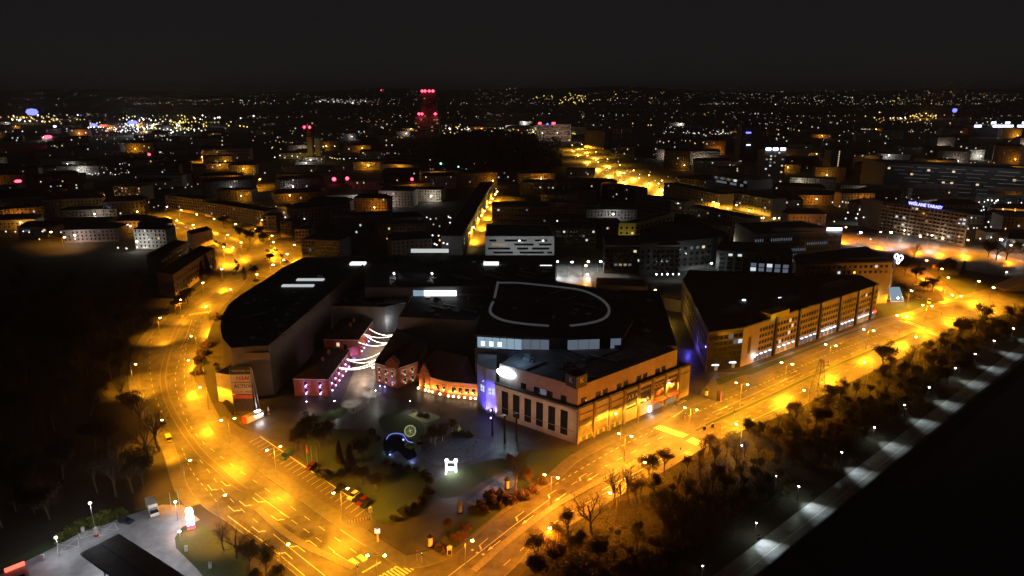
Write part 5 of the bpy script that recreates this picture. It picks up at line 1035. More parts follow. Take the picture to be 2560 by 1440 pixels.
# lit church towers on the old town skyline
for i, (x, yb_) in enumerate(((778, 398), (798, 404))):
    p = at(x, yb_); ch = thing('church_tower', ['twin-lit yellow church tower with the red lamps', 'slimmer yellow-lit church tower next to the twin-lit one'][i], 'church', (p.x, p.y, 0)); w_ = 4.5
    link('shaft', MB().prism([(-w_, -w_), (w_, -w_), (w_, w_), (-w_, w_)], 0, 42).mesh('shaft', beige), ch); link('spire', MB().lathe([(5.5, 42), (6, 46), (3.5, 52), (3, 56), (.4, 70), (0, 71)], 8).mesh('spire', roof_d), ch)
    for a in (-18, 18): lamp_light(ch, 'floodlight', (a, -22, 12), 2600, (1, .66, .08), radius=.8)
    if i == 0: link('red_lamp', MB().lathe([(0, -3), (3, 0), (0, 3)], 8).mesh('red_lamp', G_red), ch, (-6, -8, 60)); link('red_lamp', bpy.data.meshes['red_lamp'], ch, (4, -8, 60))
# ================================================================ TREES AND SHRUBS
def skeleton(seed, H, levels=4, spread=.55, kids=(3, 4), trunk=.28, first=.30, r0=None, up=.35):
    rg = random.Random(seed); mb = MB(); tw = MB(); tips = []
    def grow(p, d, ln, r, lv):
        n = 3; pts = [p]; rs = [r]; q = p.copy(); dd = d.copy()
        for k in range(n):
            dd = (dd + Vector((rg.uniform(-1, 1), rg.uniform(-1, 1), rg.uniform(-.4, .7))) * .16).normalized(); q = q + dd * ln / n; pts.append(q.copy()); rs.append(r * (1 - .45 * (k + 1) / n))
        (mb if lv <= 2 else tw).tube(pts, rs, 6 if lv == 0 else (4 if lv < 3 else 3), cap=False)
        if lv == levels: tips.append((pts[-1], dd)); tips.append((pts[2], dd)); return
        m = rg.randint(*kids) + (3 if lv == 0 else 0)
        for k in range(m):
            t = rg.uniform(first if lv == 0 else .35, 1.0); i = min(n - 1, int(t * n)); b = pts[i].lerp(pts[i + 1], t * n - i)
            a = 2 * math.pi * (k + rg.random() * .6) / m; s = rg.uniform(.6, 1.15) * spread
            u = dd.cross(Vector((0, 0, 1)) if abs(dd.z) < .95 else Vector((1, 0, 0))).normalized(); w = dd.cross(u)
            nd = (dd * (1 - s * .5) + (u * math.cos(a) + w * math.sin(a)) * s + Vector((0, 0, up * .35))).normalized()
            grow(b, nd, ln * rg.uniform(.52, .78) * (1 - .25 * (t if lv == 0 else 0)), rs[i] * .62, lv + 1)
        if lv < levels: tips.append((pts[-1], dd))
    grow(Vector((0, 0, 0)), Vector((0, 0, 1)), H * (.55 if levels > 3 else .7), r0 or trunk * H / 12, 0)
    return mb, tw, tips
def leaves(seed, tips, per, size, spread, mb=None):
    rg = random.Random(seed); mb = mb or MB()
    for p, d in tips:
        for k in range(per):
            c = p + Vector((rg.gauss(0, spread), rg.gauss(0, spread), rg.gauss(0, spread * .8)))
            a = Vector((rg.uniform(-1, 1), rg.uniform(-1, 1), rg.uniform(-.6, .6))).normalized(); b = a.cross(Vector((rg.uniform(-1, 1), rg.uniform(-1, 1), rg.uniform(-1, 1)))).normalized(); s = size * rg.uniform(.6, 1.3)
            mb.face([c - a * s, c + b * s * .6, c + a * s, c - b * s * .6])
    return mb
TM = {}
def tree_proto(key, seed, H, levels, spread, leafm, per, lsize, lsp, bk=None, kids=(3, 4), first=.3):
    mb, tw, tips = skeleton(seed, H, levels, spread, kids, first=first)
    m1 = mb.mesh('trunk', bk or bark)
    zt = max(t[0].z for t in tips); 
    if per: crown = leaves(seed + 1, tips, per, lsize, lsp); 
    else: crown = MB()
    k = len(crown.f); crown_m = [leafm or bark, bk or bark]; n0 = len(crown.v)
    crown.v += tw.v; crown.f += [tuple(i + n0 for i in f) for f in tw.f]; crown.m += [1] * len(tw.f)
    TM[key] = (m1, crown.mesh('crown', crown_m), max(v.co.z for v in m1.vertices) if not tips else zt + lsp)
tree_proto('bare1', 3, 14, 5, .62, None, 0, 0, 0, kids=(3, 4)); tree_proto('bare2', 8, 14, 5, .55, None, 0, 0, 0, kids=(3, 4))
tree_proto('sparse1', 21, 11, 5, .52, leaf_b, 2, .13, .5); tree_proto('sparse2', 33, 11, 5, .55, leaf_k, 2, .13, .5)
tree_proto('full1', 41, 10, 4, .55, leaf_k, 9, .19, .55); tree_proto('full2', 52, 10, 4, .6, leaf_g, 9, .19, .55); tree_proto('full3', 63, 9, 4, .62, leaf_b, 9, .19, .55)
tree_proto('birch', 71, 8, 4, .45, leaf_b, 9, .16, .5, birchm, first=.45)
def bush_proto(key, seed, leafm, n=110, per=9, R=1.0, size=.16):
    rg = random.Random(seed); st_ = MB(); tips = []
    for k in range(n):
        a = rg.uniform(0, 6.28); e = rg.uniform(.1, 1.5); r = R * rg.uniform(.55, 1.0) * (.8 + .3 * math.sin(a * 3 + seed)); tips.append((Vector((r * math.cos(a) * math.cos(e), r * math.sin(a) * math.cos(e), .12 + 1.05 * r * math.sin(e))), Vector((0, 0, 1))))
    for k in range(9): p = tips[k * 7 % n][0]; st_.tube([(0, 0, 0), tuple(p * .5 + Vector((0, 0, .1))), tuple(p)], [.05, .03, .012], 4, cap=False)
    TM[key] = (st_.mesh('stem', bark), leaves(seed, tips, per, size, .14).mesh('foliage', leafm), 1.2)
bush_proto('bush_r', 5, mat('leaves_russet', (.055, .026, .014), .8, scale=1.5, col2=(.085, .042, .02))); bush_proto('bush_g', 6, leaf_k); bush_proto('bush_y', 7, leaf_y); bush_proto('bush_b', 9, leaf_b)
# conifer
cf = MB(); rg = random.Random(4); tk = MB().tube([(0, 0, 0), (0, 0, 11)], [.18, .03], 6)
for k in range(1500):
    z = rg.uniform(.8, 11.2); r = (11.6 - z) * .20 * rg.uniform(.45, 1.0) + .05; a = rg.uniform(0, 6.28); c = Vector((r * math.cos(a), r * math.sin(a), z)); o = Vector((math.cos(a), math.sin(a), -.35)) * .42; s = Vector((-math.sin(a), math.cos(a), 0)) * .22
    cf.face([c - o * .6, c + s, c + o, c - s])
TM['conifer'] = (tk.mesh('trunk', bark), cf.mesh('crown', leaf_k), 11)
def tree(key, p, s, label, group, name=None, cat='tree'):
    r = thing(name or ('shrub' if key.startswith('bush') else 'conifer_tree' if key == 'conifer' else 'bare_tree' if key.startswith('bare') else 'birch_tree' if key == 'birch' else 'leafy_tree'), label, cat, (p[0], p[1], 0), rnd.uniform(0, 6.28), group); r.scale = (s * rnd.uniform(.92, 1.08), s * rnd.uniform(.92, 1.08), s)
    a, b, _ = TM[key]
    link(a.name.split('.')[0], a, r); link(b.name.split('.')[0], b, r); return r
# named trees
tree('bare1', at(1478, 1332), 1.15, 'big bare tree standing alone against the orange park road', 'bare trees by the park road')
for i, (x, y, s) in enumerate(((1532, 1268, .95), (1552, 1258, .85), (1570, 1250, .9))): tree('bare2' if i != 1 else 'bare1', at(x, y), s, ['bare tree at the near end of the trio before the road glow', 'middle bare tree of the trio before the road glow', 'bare tree at the far end of the trio before the road glow'][i], 'bare trees by the park road')
for i, (k, x, y, s) in enumerate((('sparse1', 1345, 1425, .95), ('sparse1', 1385, 1385, .8), ('full3', 1335, 1445, .8), ('sparse1', 1420, 1345, .75), ('full3', 1395, 1420, .85), ('full2', 1622, 1205, .85), ('sparse1', 1660, 1190, .8))):
    tree(k, at(x, y), s, '%s sodium-lit autumn tree on the park edge, counted from the frame bottom' % _ord[i], 'lit trees on the park edge')
tree('bare2', at(1288, 1228), 1.05, 'bare tree beside the advertising column on the garden path', 'plaza trees'); tree('full3', at(1322, 1210), .55, 'orange-lit rounded tree next to the bare tree on the corner lawn', 'plaza trees'); tree('bush_b', at(1352, 1210), 2.2, 'orange-lit round shrub beside the rounded tree on the corner lawn', 'plaza trees', cat='shrub')
for i, (x, y, s) in enumerate(((1077, 1106, .8), (1088, 1112, .75), (1106, 1103, .85), (1132, 1080, .6))): tree('birch', at(x, y), s, '%s white-stemmed birch by the pond, counted from the light frame figure' % _ord[i], 'birches by the pond')
for i, (k, x, y, s) in enumerate((('full1', 752, 1120, .8), ('full1', 772, 1100, .95), ('sparse2', 740, 1130, .6), ('conifer', 878, 1195, 1.1), ('full1', 905, 1215, .7), ('full2', 860, 1215, .55), ('full1', 940, 1230, .6), ('full1', 800, 1120, .8), ('sparse2', 830, 1110, .8), ('full1', 905, 1150, .8), ('conifer', 850, 1160, .8))):
    tree(k, at(x, y), s, 'dark plaza %s, %s one counted from the parking strip' % ('conifer' if k == 'conifer' else 'tree', _ord[i]), 'dark trees on the plaza lawn')
shr = [(1182, 1278), (1200, 1268), (1214, 1282), (1232, 1262), (1248, 1270), (1262, 1252), (1278, 1258), (1296, 1243), (1312, 1248), (1330, 1232), (1225, 1248), (1250, 1240)]
for i, (x, y) in enumerate(shr): tree('bush_r', at(x, y), rnd.uniform(1.5, 2.3), '%s dark red shrub of the bed along the park road, counted from the corner' % _ord[i], 'red shrubs along the road bed', cat='shrub')
for i, (x, y) in enumerate(((1100, 1375), (1112, 1378), (1135, 1350), (1146, 1354), (1156, 1346), (1120, 1312), (1165, 1325))): tree('bush_r', at(x, y), rnd.uniform(1.4, 2.0), '%s dark shrub clump on the corner lawn by the columns' % _ord[i], 'shrub clumps on the corner lawn', cat='shrub')
for i, (x, y) in enumerate(((518, 868), (508, 885), (498, 905), (496, 935), (543, 798))): tree('bush_b', at(x, y), 3.0, '%s brown shrub between the curved road and the hall, counted uphill last' % _ord[i], 'brown shrubs by the hall', cat='shrub')
for k in range(16): tree('bush_g', at(540 + k * 4.2 if k < 9 else 560 + (k - 9) * 4, 915 + k * 9.5 if k < 11 else 1010 + (k - 11) * 6), 1.2, '%s small clipped shrub of the hedge along the hall foot' % _ord[k], 'hedge shrubs along the hall foot', cat='shrub')
tree('bare1', at(372, 1145), 1.35, 'tallest bare tree overhanging the outer kerb of the curved road', 'bare trees by the curved road'); tree('bare2', at(398, 1128), 1.25, 'bare tree with trunk next to the parked car at the curved road', 'bare trees by the curved road'); tree('bare2', at(352, 1070), 1.1, 'bare tree behind the tallest one on the outer kerb', 'bare trees by the curved road')
tree('bare1', at(592, 1395), .95, 'bare tree on the station verge beside the wide road', 'trees on the station verge'); 
for i, (k, x, y, s) in enumerate((('sparse2', 625, 1425, .8), ('sparse2', 668, 1450, .85), ('full3', 645, 1470, .6), ('sparse1', 700, 1480, .7), ('bare2', 560, 1375, .6))): tree(k, at(x, y), s, '%s dark tree on the station verge, counted along the kerb' % _ord[i], 'trees on the station verge')
for i, (x, y, s) in enumerate(((300, 1292, 2.2), (272, 1300, 2.4), (248, 1308, 2.5), (225, 1316, 2.2), (198, 1326, 2.4), (170, 1340, 2.0), (150, 1352, 1.9))): tree('bush_y', at(x, y), s, '%s lime green shrub of the station hedge, counted from the parked car' % _ord[i], 'lime shrubs at the petrol station', cat='shrub')
# riverside park: dark trees in the strip between road and promenade
def nearest(p, pxs, h): return min(range(len(pxs)), key=lambda i: math.dist(p[:2], at(*pxs[i], h)[:2]))
def park_label(p, sz, t):
    w = 'small' if sz < .7 else 'tall' if sz > 1.0 else 'mid-sized'
    if t > .2: return '%s dark thicket tree in the riverside park near the %s promenade lamp' % (w, _ord[nearest(p, heads, 5)])
    return '%s park tree catching sodium light on the road edge opposite the %s two-armed lamp' % (w, _ord[nearest(p, [(1181, 1351), (1395, 1194), (1579, 1090), (1742, 1024), (1869, 961), (1981, 910), (2090, 864), (2184, 826), (2267, 791), (2330, 765), (2403, 740)], 10)])
def wood_near(p): return _ord[nearest(p, [(452, 749), (400, 794), (339, 910), (405, 1049), (475, 1150), (562, 1237), (720, 1360)], 10)] + ' on the outer kerb'
cnt = 0
pRp = offset(pR, 6)
for k in range(4000):
    if cnt >= 270: break
    i = rnd.randrange(10, len(pRp) - 1); a = pRp[i].lerp(pRp[i + 1], rnd.random()); s_ = (a - c0).dot(pn); far_ = -10 - s_
    if far_ < 4: continue
    t = rnd.random() ** 1.1; p = a + pn * (t * far_)
    if any(math.dist((p.x, p.y), (q[0], q[1])) < 3.1 for q in OCC[-300:]) or p.y < 138: continue
    sz = rnd.uniform(.4, .7) if t < .12 else rnd.uniform(.5, .9)
    if -30 < s_ + t * far_ + 10 < -0 and rnd.random() < .3: sz *= .6
    # keep the sight line to the bare trees open
    if math.dist((p.x, p.y), at(1478, 1332)[:2]) < 7 or math.dist((p.x, p.y), at(1555, 1290)[:2]) < 9: continue
    tree(rnd.choice(['full1', 'sparse2', 'sparse2', 'full2', 'sparse1', 'sparse1', 'bare2', 'bare1', 'bare2']), p, sz * (.8 if t > .12 else 1), park_label(p, sz, t), 'dark trees of the riverside park' if t > .2 else 'sodium-lit park edge trees'); OCC.append((p.x, p.y, 2)); cnt += 1
tree('full1', at(2205, 925), 1.25, 'large round dark tree rising against the glowing park road', 'sodium-lit park edge trees'); tree('full3', at(2395, 845), 1.2, 'big reddish tree at the far crossing of the park road', 'sodium-lit park edge trees'); tree('full1', at(2455, 815), 1.2, 'second big tree beyond the reddish one at the far crossing', 'sodium-lit park edge trees')
# wood on the left
cnt = 0
for k in range(2500):
    if cnt >= 110: break
    x, y = rnd.uniform(-80, 400), rnd.uniform(700, 1330)
    edge = 338 - max(0, (1000 - y)) * .05 + max(0, y - 1150) * .45 + max(0, 850 - y) * .35
    if x > edge or (y > 1265 and x > 150) or y > 1330 - x * .05: continue
    p = at(x, y)
    if any(math.dist(p[:2], q[:2]) < 4.4 for q in OCC[-120:]): continue
    tree(rnd.choice(['full1', 'sparse2', 'bare1', 'bare2', 'full1', 'sparse1']), p, rnd.uniform(.8, 1.3), 'dark wood tree whose closest street lamp is the %s' % wood_near(p), 'trees of the dark wood'); OCC.append((p.x, p.y, 2)); cnt += 1
for i, (k, x, y, s) in enumerate((('conifer', 520, 688, 1.3), ('conifer', 508, 700, 1.2), ('conifer', 612, 700, .9), ('full3', 640, 690, .8), ('full1', 625, 610, 1.2), ('full1', 650, 600, 1.2), ('full1', 600, 598, 1.1), ('full2', 660, 612, 1.0), ('full1', 560, 570, 1.2), ('full3', 675, 655, .7), ('full1', 470, 760, 1.0), ('full1', 455, 775, 1.0), ('sparse1', 440, 790, .8))): tree(k, at(x, y), s, '%s tree by the head of the curved road and its car park' % _ord[i], 'trees by the head of the curved road')
for i, (k, x, y, s) in enumerate((('full3', 2368, 685, 1.2), ('full3', 2345, 690, 1.0), ('full1', 2262, 690, 1.3), ('full1', 2290, 705, 1.1), ('full1', 2310, 735, .9), ('full1', 2330, 728, .9), ('bare2', 2285, 655, 1.1), ('conifer', 2405, 690, 1.0), ('full1', 2470, 645, 1.3), ('bare1', 2515, 650, 1.3), ('full1', 2545, 640, 1.2), ('bare1', 2490, 650, 1.2), ('full1', 2250, 740, .8), ('full2', 2270, 755, .7))): tree(k, at(x, y), s, '%s tree around the junction beyond the hotel' % _ord[i], 'trees of the junction')
# wooded hill behind the mall: reads as one mass
wm_ = MB(); rg = random.Random(2)
for k in range(9000):
    x, y = min(rg.gauss(1225, 90), 1405 - rg.random() * 25), rg.uniform(345, 425); p = at(x, y); hgt = 26 * math.exp(-((x - 1225) / 95) ** 2) * math.exp(-((y - 372) / 32) ** 2); c = Vector((p.x, p.y, hgt + rg.uniform(2, 13))); s = rg.uniform(1.5, 3)
    a = Vector((rg.uniform(-1, 1), rg.uniform(-1, 1), rg.uniform(-1, 1))).normalized(); b = a.cross(Vector((rg.uniform(-1, 1), rg.uniform(-1, 1), rg.uniform(-1, 1)))).normalized(); wm_.face([c - a * s, c + b * s, c + a * s, c - b * s])
tag(link('hillside_wood', wm_.mesh('hillside_wood', leaf_k)), 'black wooded hill between the mall and the bright avenue', 'wood', None, 'stuff')
mb = MB(); hx = [(at(1040 + i * 15, 430)) for i in range(30)]
N = 18
for j in range(9):
    for i in range(N + 1): x, y = 1000 + i * 22, 335 + j * 13; p = at(x, y); mb.v.append((p.x, p.y, .05 + 25 * math.exp(-((x - 1225) / 95) ** 2) * math.exp(-((y - 372) / 32) ** 2)))
for j in range(8):
    for i in range(N): a = j * (N + 1) + i; mb.f.append((a, a + N + 1, a + N + 2, a + 1)); mb.m.append(0)
tag(link('hill', mb.mesh('hill', soil)), kind='structure')

# ================================================================ VEHICLES
CM = {}
def car_meshes(color, kind):
    key = (color, kind)
    if key in CM: return CM[key]
    col = {'green': (.05, .10, .08), 'maroon': (.12, .012, .016), 'black': (.012, .012, .014), 'white': (.68, .66, .60), 'grey': (.16, .16, .17), 'blue': (.03, .04, .08), 'silver': (.40, .40, .40), 'yellow': (.55, .42, .05)}[color]
    pm_ = MT.get('car_paint_' + color) or mat('car_paint_' + color, col, .25, spec=.6)
    L_, W_, Hh = {'car': (4.3, 1.8, 1.46), 'van': (5.2, 2.0, 2.1), 'truck': (7.2, 2.4, 3.2)}[kind]
    prof = {'car': [(-2.15, .30), (-2.12, .78), (-1.95, .92), (-1.1, .95), (1.0, .92), (1.9, .78), (2.14, .62), (2.15, .30)], 'van': [(-2.6, .35), (-2.6, 1.05), (1.5, 1.05), (2.35, .95), (2.6, .7), (2.6, .35)], 'truck': [(1.6, .5), (1.6, 1.5), (3.4, 1.3), (3.6, .9), (3.6, .5)]}[kind]
    cab = {'car': [(-1.98, .92), (-1.5, 1.42), (.25, 1.46), (1.1, .92)], 'van': [(-2.58, 1.05), (-2.5, 2.05), (1.0, 2.1), (1.75, 1.05)], 'truck': [(1.6, 1.5), (1.65, 2.3), (2.7, 2.3), (3.3, 1.35)]}[kind]
    body = MB()
    def ext(mb, pf, w0, w1=None):
        n = len(pf); b = len(mb.v); zs = [p[1] for p in pf]; zm, zM = min(zs), max(zs); w1 = w1 or w0
        for s in (-1, 1):
            for x, z in pf: w = w0 + (w1 - w0) * (z - zm) / (zM - zm + 1e-6); mb.v.append((x, s * w / 2, z))
        mb.f.append(tuple(b + i for i in range(n))); mb.f.append(tuple(b + n + i for i in range(n - 1, -1, -1))); mb.m += [0, 0]
        for i in range(n): j = (i + 1) % n; mb.f.append((b + i, b + n + i, b + n + j, b + j)); mb.m.append(0)
    ext(body, prof, W_, W_ * .96)
    roofp = MB(); zt = max(p[1] for p in cab); xs = [p[0] for p in cab if p[1] > zt - .3]; roofp.box(((min(xs) + max(xs)) / 2, 0, zt + .02), (max(xs) - min(xs) + .1, W_ * .78, .06))
    gl_ = MB(); ext(gl_, cab, W_ * .94, W_ * .76)
    wh = MB().tube([(0, -.1, 0), (0, .1, 0)], .32 if kind == 'car' else .38, 12)
    d = dict(body=body.mesh('body', pm_), roof=roofp.mesh('roof', pm_), cabin=gl_.mesh('cabin_glass', darkglass), wheel=wh.mesh('wheel', tyre), head=MB().box((0, 0, 0), (.08, .38, .16)).mesh('headlight', chrome), tail=MB().box((0, 0, 0), (.06, .34, .16)).mesh('tail_light', redp), dim=(L_, W_, Hh))
    if kind == 'van': sd = MB(); sd.box((-.85, 0, 1.62), (3.3, W_ * .9, .9)); d['panel'] = sd.mesh('side_panel', pm_)
    if kind == 'truck': d['panel'] = MB().box((-1.1, 0, 2.0), (5.2, 2.5, 2.7)).mesh('cargo_box', pm_)
    CM[key] = d; return d
def car(px, py, tx, ty, color, kind, label, group=None, lights=False, name=None):
    p = at(px, py); q = at(tx, ty); d = q - p; r = thing(name or {'car': 'parked_car', 'van': 'van', 'truck': 'box_truck'}[kind], label, {'car': 'car', 'van': 'van', 'truck': 'truck'}[kind], (p.x, p.y, .03), math.atan2(d.y, d.x), group)
    m = car_meshes(color, kind); L_, W_, Hh = m['dim']
    link('body', m['body'], r); link('cabin_glass', m['cabin'], r); link('roof', m['roof'], r)
    if 'panel' in m: link('side_panel' if kind == 'van' else 'cargo_box', m['panel'], r)
    ax = {'car': (-1.3, 1.35), 'van': (-1.6, 1.7), 'truck': (-2.2, 2.6)}[kind]
    for x in ax:
        for s in (-1, 1): link('wheel', m['wheel'], r, (x, s * (W_ / 2 - .1), .33))
    fx = {'car': 2.14, 'van': 2.6, 'truck': 3.6}[kind]; hm = m['head']
    if lights: hm = MT.get('hl') or MB().box((0, 0, 0), (.2, .5, .3)).mesh('headlight', G_led); MT['hl'] = hm
    for s in (-1, 1): link('headlight', hm, r, (fx, s * W_ * .36, .68)); link('tail_light', m['tail'], r, (-fx if kind != 'truck' else -3.7, s * W_ * .36, .8))
    if lights: lamp_light(r, 'beam', (fx + .6, 0, .8), 500, (1, .95, .85), 100, aim=(1, 0, -.15))
    return r
bdx = (-18, 14)
for x, y, c, k, lb_ in ((717, 1143, 'green', 'van', 'green van parked across the marked bays'), (779, 1170, 'maroon', 'car', 'lone dark maroon car parked by the three flagpoles'), (850, 1226, 'black', 'car', 'black car half hidden behind the lamp post in the bays'), (884, 1243, 'white', 'car', 'white car with dark glass in the parking bays'), (896, 1250, 'black', 'car', 'black car parked between the white and the red one'), (907, 1257, 'maroon', 'car', 'glossy dark red car near the end of the bays'), (917, 1264, 'black', 'car', 'black car at the last bay by the white post')):
    car(x, y, x - 18, y + 13, c, k, lb_, 'vehicles in the parking bays')
car(421, 1100, 412, 1080, 'yellow', 'van', 'yellow-lit van parked beneath the bare trees at the curved road', 'cars parked by the curved road'); car(409, 1062, 402, 1040, 'grey', 'car', 'grey car parked beyond the van beneath the bare trees', 'cars parked by the curved road')
for i in range(7): car(588 + (i % 3) * 2 + i * 1.4 * (1 if i < 4 else -.4), 652 + i * 5.6, 590 + i * 1.6, 640 + i * 5.6, ['silver', 'black', 'white', 'grey', 'black', 'silver', 'blue'][i], 'car', '%s car of the queue parked on the tram bend island' % _ord[i], 'cars on the tram bend')
for i in range(7): car(528 + i * 6, 601 + i * 2.2, 520 + i * 6, 598 + i * 2.2, ['white', 'grey', 'black', 'silver', 'white', 'black', 'grey'][i], 'car', '%s car parked nose to tail along the upper street' % _ord[i], 'cars along the upper street')
for i, (x, y) in enumerate(((670, 628), (690, 626), (706, 640), (664, 650), (716, 655))): car(x, y, x + 10, y + 2, ['maroon', 'black', 'silver', 'white', 'maroon'][i], 'car', '%s car standing in the orange-lit car park' % _ord[i], 'cars in the car park')
car(316, 1306, 335, 1309, 'blue', 'car', 'dark blue car parked beside the lime hedge of the station'); car(383, 1280, 392, 1302, 'white', 'truck', 'white box truck parked at the station exit')
car(2322, 757, 2322, 765, 'white', 'van', 'white van parked beside the hotel', 'vehicles by the hotel'); car(2298, 748, 2310, 752, 'grey', 'car', 'grey car behind the white hotel van', 'vehicles by the hotel'); car(2292, 712, 2275, 712, 'silver', 'car', 'silver car parked in the dark behind the hotel van', 'vehicles by the hotel')
car(2508, 681, 2540, 688, 'silver', 'car', 'car with bright headlights crossing the orange junction road', name='moving_car', lights=True)
for i, (x, y) in enumerate(((1620, 462), (1648, 470), (1672, 470), (1560, 452), (1530, 455))): car(x, y, x - 20, y - 6, 'white', 'car', '%s car with headlights on the bright avenue' % _ord[i], 'cars on the avenue', name='moving_car', lights=True)
# undergrowth of the park and of the wood: a mass of twigs and leaves nobody could count
ug = MB(); rg = random.Random(14)
for k in range(6000):
    i = rg.randrange(8, len(pRp) - 1); a = pRp[i].lerp(pRp[i + 1], rg.random()); s_ = (a - c0).dot(pn); far_ = -9 - s_
    if far_ < 3: continue
    p = a + pn * (rg.random() * far_) - pn * 1.5; R_ = rg.uniform(.8, 3.0); ok = True; R_ *= 1.0 if math.dist(p[:2], at(1478, 1332)[:2]) > 8 else .5
    for j in range(14 if ok else 3):
        c = p + Vector((rg.gauss(0, R_ * .6), rg.gauss(0, R_ * .6), abs(rg.gauss(0, R_ * .55)))); v = Vector((rg.uniform(-1, 1), rg.uniform(-1, 1), rg.uniform(-.3, 1))).normalized(); w = v.cross(Vector((rg.uniform(-1, 1), rg.uniform(-1, 1), .3))).normalized(); s = rg.uniform(.10, .24)
        ug.face([c - v * s, c + w * s * .5, c + v * s, c - w * s * .5], rg.choice([0, 0, 1]))
tag(link('undergrowth', ug.mesh('undergrowth', [leaf_k, leaf_b])), 'tangled brown undergrowth covering the riverside park', 'undergrowth', None, 'stuff')

# ================================================================ THINGS ON THE PLAZA AND STREETS
def at_thing(name, label, cat, px, py, rz=0, group=None, z=.02): p = at(px, py); return thing(name, label, cat, (p.x, p.y, z), rz, group)
# advertising columns
for i, (x, y, h_, lb_) in enumerate(((1076, 1366, 4.2, 'advertising column with glowing posters nearest the corner crossing'), (1150, 1281, 4.0, 'advertising column with pointed cap at the bike racks'), (1268, 1222, 4.2, 'advertising column beneath the bare tree on the garden path'), (1765, 990, 3.6, 'advertising column on the verge before the office block'))):
    t = at_thing('advertising_column', lb_, 'advertising column', x, y, 0, 'advertising columns')
    link('base', MB().lathe([(0, .35), (.8, .35), (.85, 0), (0, 0)], 16).mesh('base', blackm), t); link('drum', MB().lathe([(.72, .35), (.72, h_ - 1)], 18).mesh('drum', posterm), t)
    link('cap', MB().lathe([(.95, h_ - 1.02), (.95, h_ - .85), (.7, h_ - .6), (.45, h_ - .5), (.3, h_ - .2), (.08, h_), (0, h_ + .15)] if i != 1 else [(.85, h_ - 1.02), (.85, h_ - .9), (.05, h_ + .3), (0, h_ + .4)], 18).mesh('cap', blackm if i != 1 else mat('cap_beige', (.35, .28, .16), .6)), t)
    for k in range(4):
        a = k * 1.57 + .4; pst = link('poster', MB().lathe([(.735, .7), (.735, h_ - 1.3)], 40).mesh('poster', posterm) if False else MB().face([(.74 * math.cos(a + s), .74 * math.sin(a + s), z) for s, z in ((-.5, .7), (-.25, .7), (0, .7), (.25, .7), (.5, .7), (.5, h_ - 1.3), (.25, h_ - 1.3), (0, h_ - 1.3), (-.25, h_ - 1.3), (-.5, h_ - 1.3))]).mesh('poster', [signw, posterm, mat('poster_blue', (.12, .14, .22), .6) if 'poster_blue' not in MT else MT['poster_blue'], signw][k]), t)
# glowing light frame figure
t = at_thing('light_frame_figure', 'glaring white chair-shaped light figure on the lawn', 'light sculpture', 1128, 1180); t.scale = (.8, .8, .85)
for x in (-2.0, 2.0):
    link('post', MB().tube([(x, 0, 0), (x, 0, 4.8)], .28, 8).mesh('post', G_led), t); link('finial', MB().lathe([(0, -.75), (.6, -.4), (.75, 0), (.6, .4), (0, .75)], 10, (x + (.3 if x < 0 else 0), 0, 5.0)).mesh('finial', G_led), t)
for z, r_ in ((4.3, .24), (1.9, .3)): link('crossbar', MB().tube([(-2, 0, z), (2, 0, z)], r_, 8).mesh('crossbar', G_led), t)
link('seat', MB().box((.2, -.9, 1.75), (3.8, 1.7, .3)).mesh('seat', G_led), t); link('leg', MB().tube([(-1.9, -1.6, 1.8), (-2.1, -1.8, 0)], .16, 6).mesh('leg', G_led), t); link('leg', MB().tube([(2.0, -1.6, 1.8), (2.0, -1.7, .9)], .16, 6).mesh('leg', G_led), t)
lamp_light(t, 'light', (0, -3, 3), 600, (1, .93, 1), radius=1.2); lamp_light(t, 'light', (0, 3, 3), 250, (.9, .85, 1), radius=1)
# wireframe polyhedron
t = at_thing('wire_polyhedron', 'yellow-green wire polyhedron standing on the dark lawn', 'light sculpture', 1026, 1092)
g5 = (1 + 5 ** .5) / 2; iv = [Vector(v) for v in ((-1, g5, 0), (1, g5, 0), (-1, -g5, 0), (1, -g5, 0), (0, -1, g5), (0, 1, g5), (0, -1, -g5), (0, 1, -g5), (g5, 0, -1), (g5, 0, 1), (-g5, 0, -1), (-g5, 0, 1))]
rt = Matrix.Rotation(.6, 3, 'X') @ Matrix.Rotation(.3, 3, 'Z'); iv = [rt @ v * 1.25 for v in iv]; zl = min(v.z for v in iv)
for i in range(12):
    for j in range(i):
        if abs((iv[i] - iv[j]).length - 2.5) < .1: link('rod', MB().tube([iv[i] - Vector((0, 0, zl)), iv[j] - Vector((0, 0, zl))], .06, 4).mesh('rod', G_icos), t)
# pond lights
pl_ = thing('pond_light_line', 'winding blue light line along the pond edge', 'light line', (*v2(at(990, 1090)), 0)); pts = smooth([at(x, y, .25) for x, y in ((966, 1098), (974, 1087), (990, 1083), (1006, 1086), (1013, 1094), (1020, 1103), (1032, 1106))], 6)
part('strip', MB().tube(pts, .12, 5), G_bluel, pl_); 
for x, y, e in ((1008, 1092, 120), (975, 1130, 240), (1030, 1150, 240)): p = at(x, y); lamp_light(pl_, 'light', (p.x - pl_.location.x, p.y - pl_.location.y, 1.2), e, (.3, .42, 1), radius=.3)
for x, y in ((1150, 1118), (1200, 1112), (1230, 1215), (1210, 1225)): p = at(x, y); lamp_light(pl_, 'terrace_light', (p.x - pl_.location.x, p.y - pl_.location.y, 7), 170, (.42, .55, 1), radius=.6)
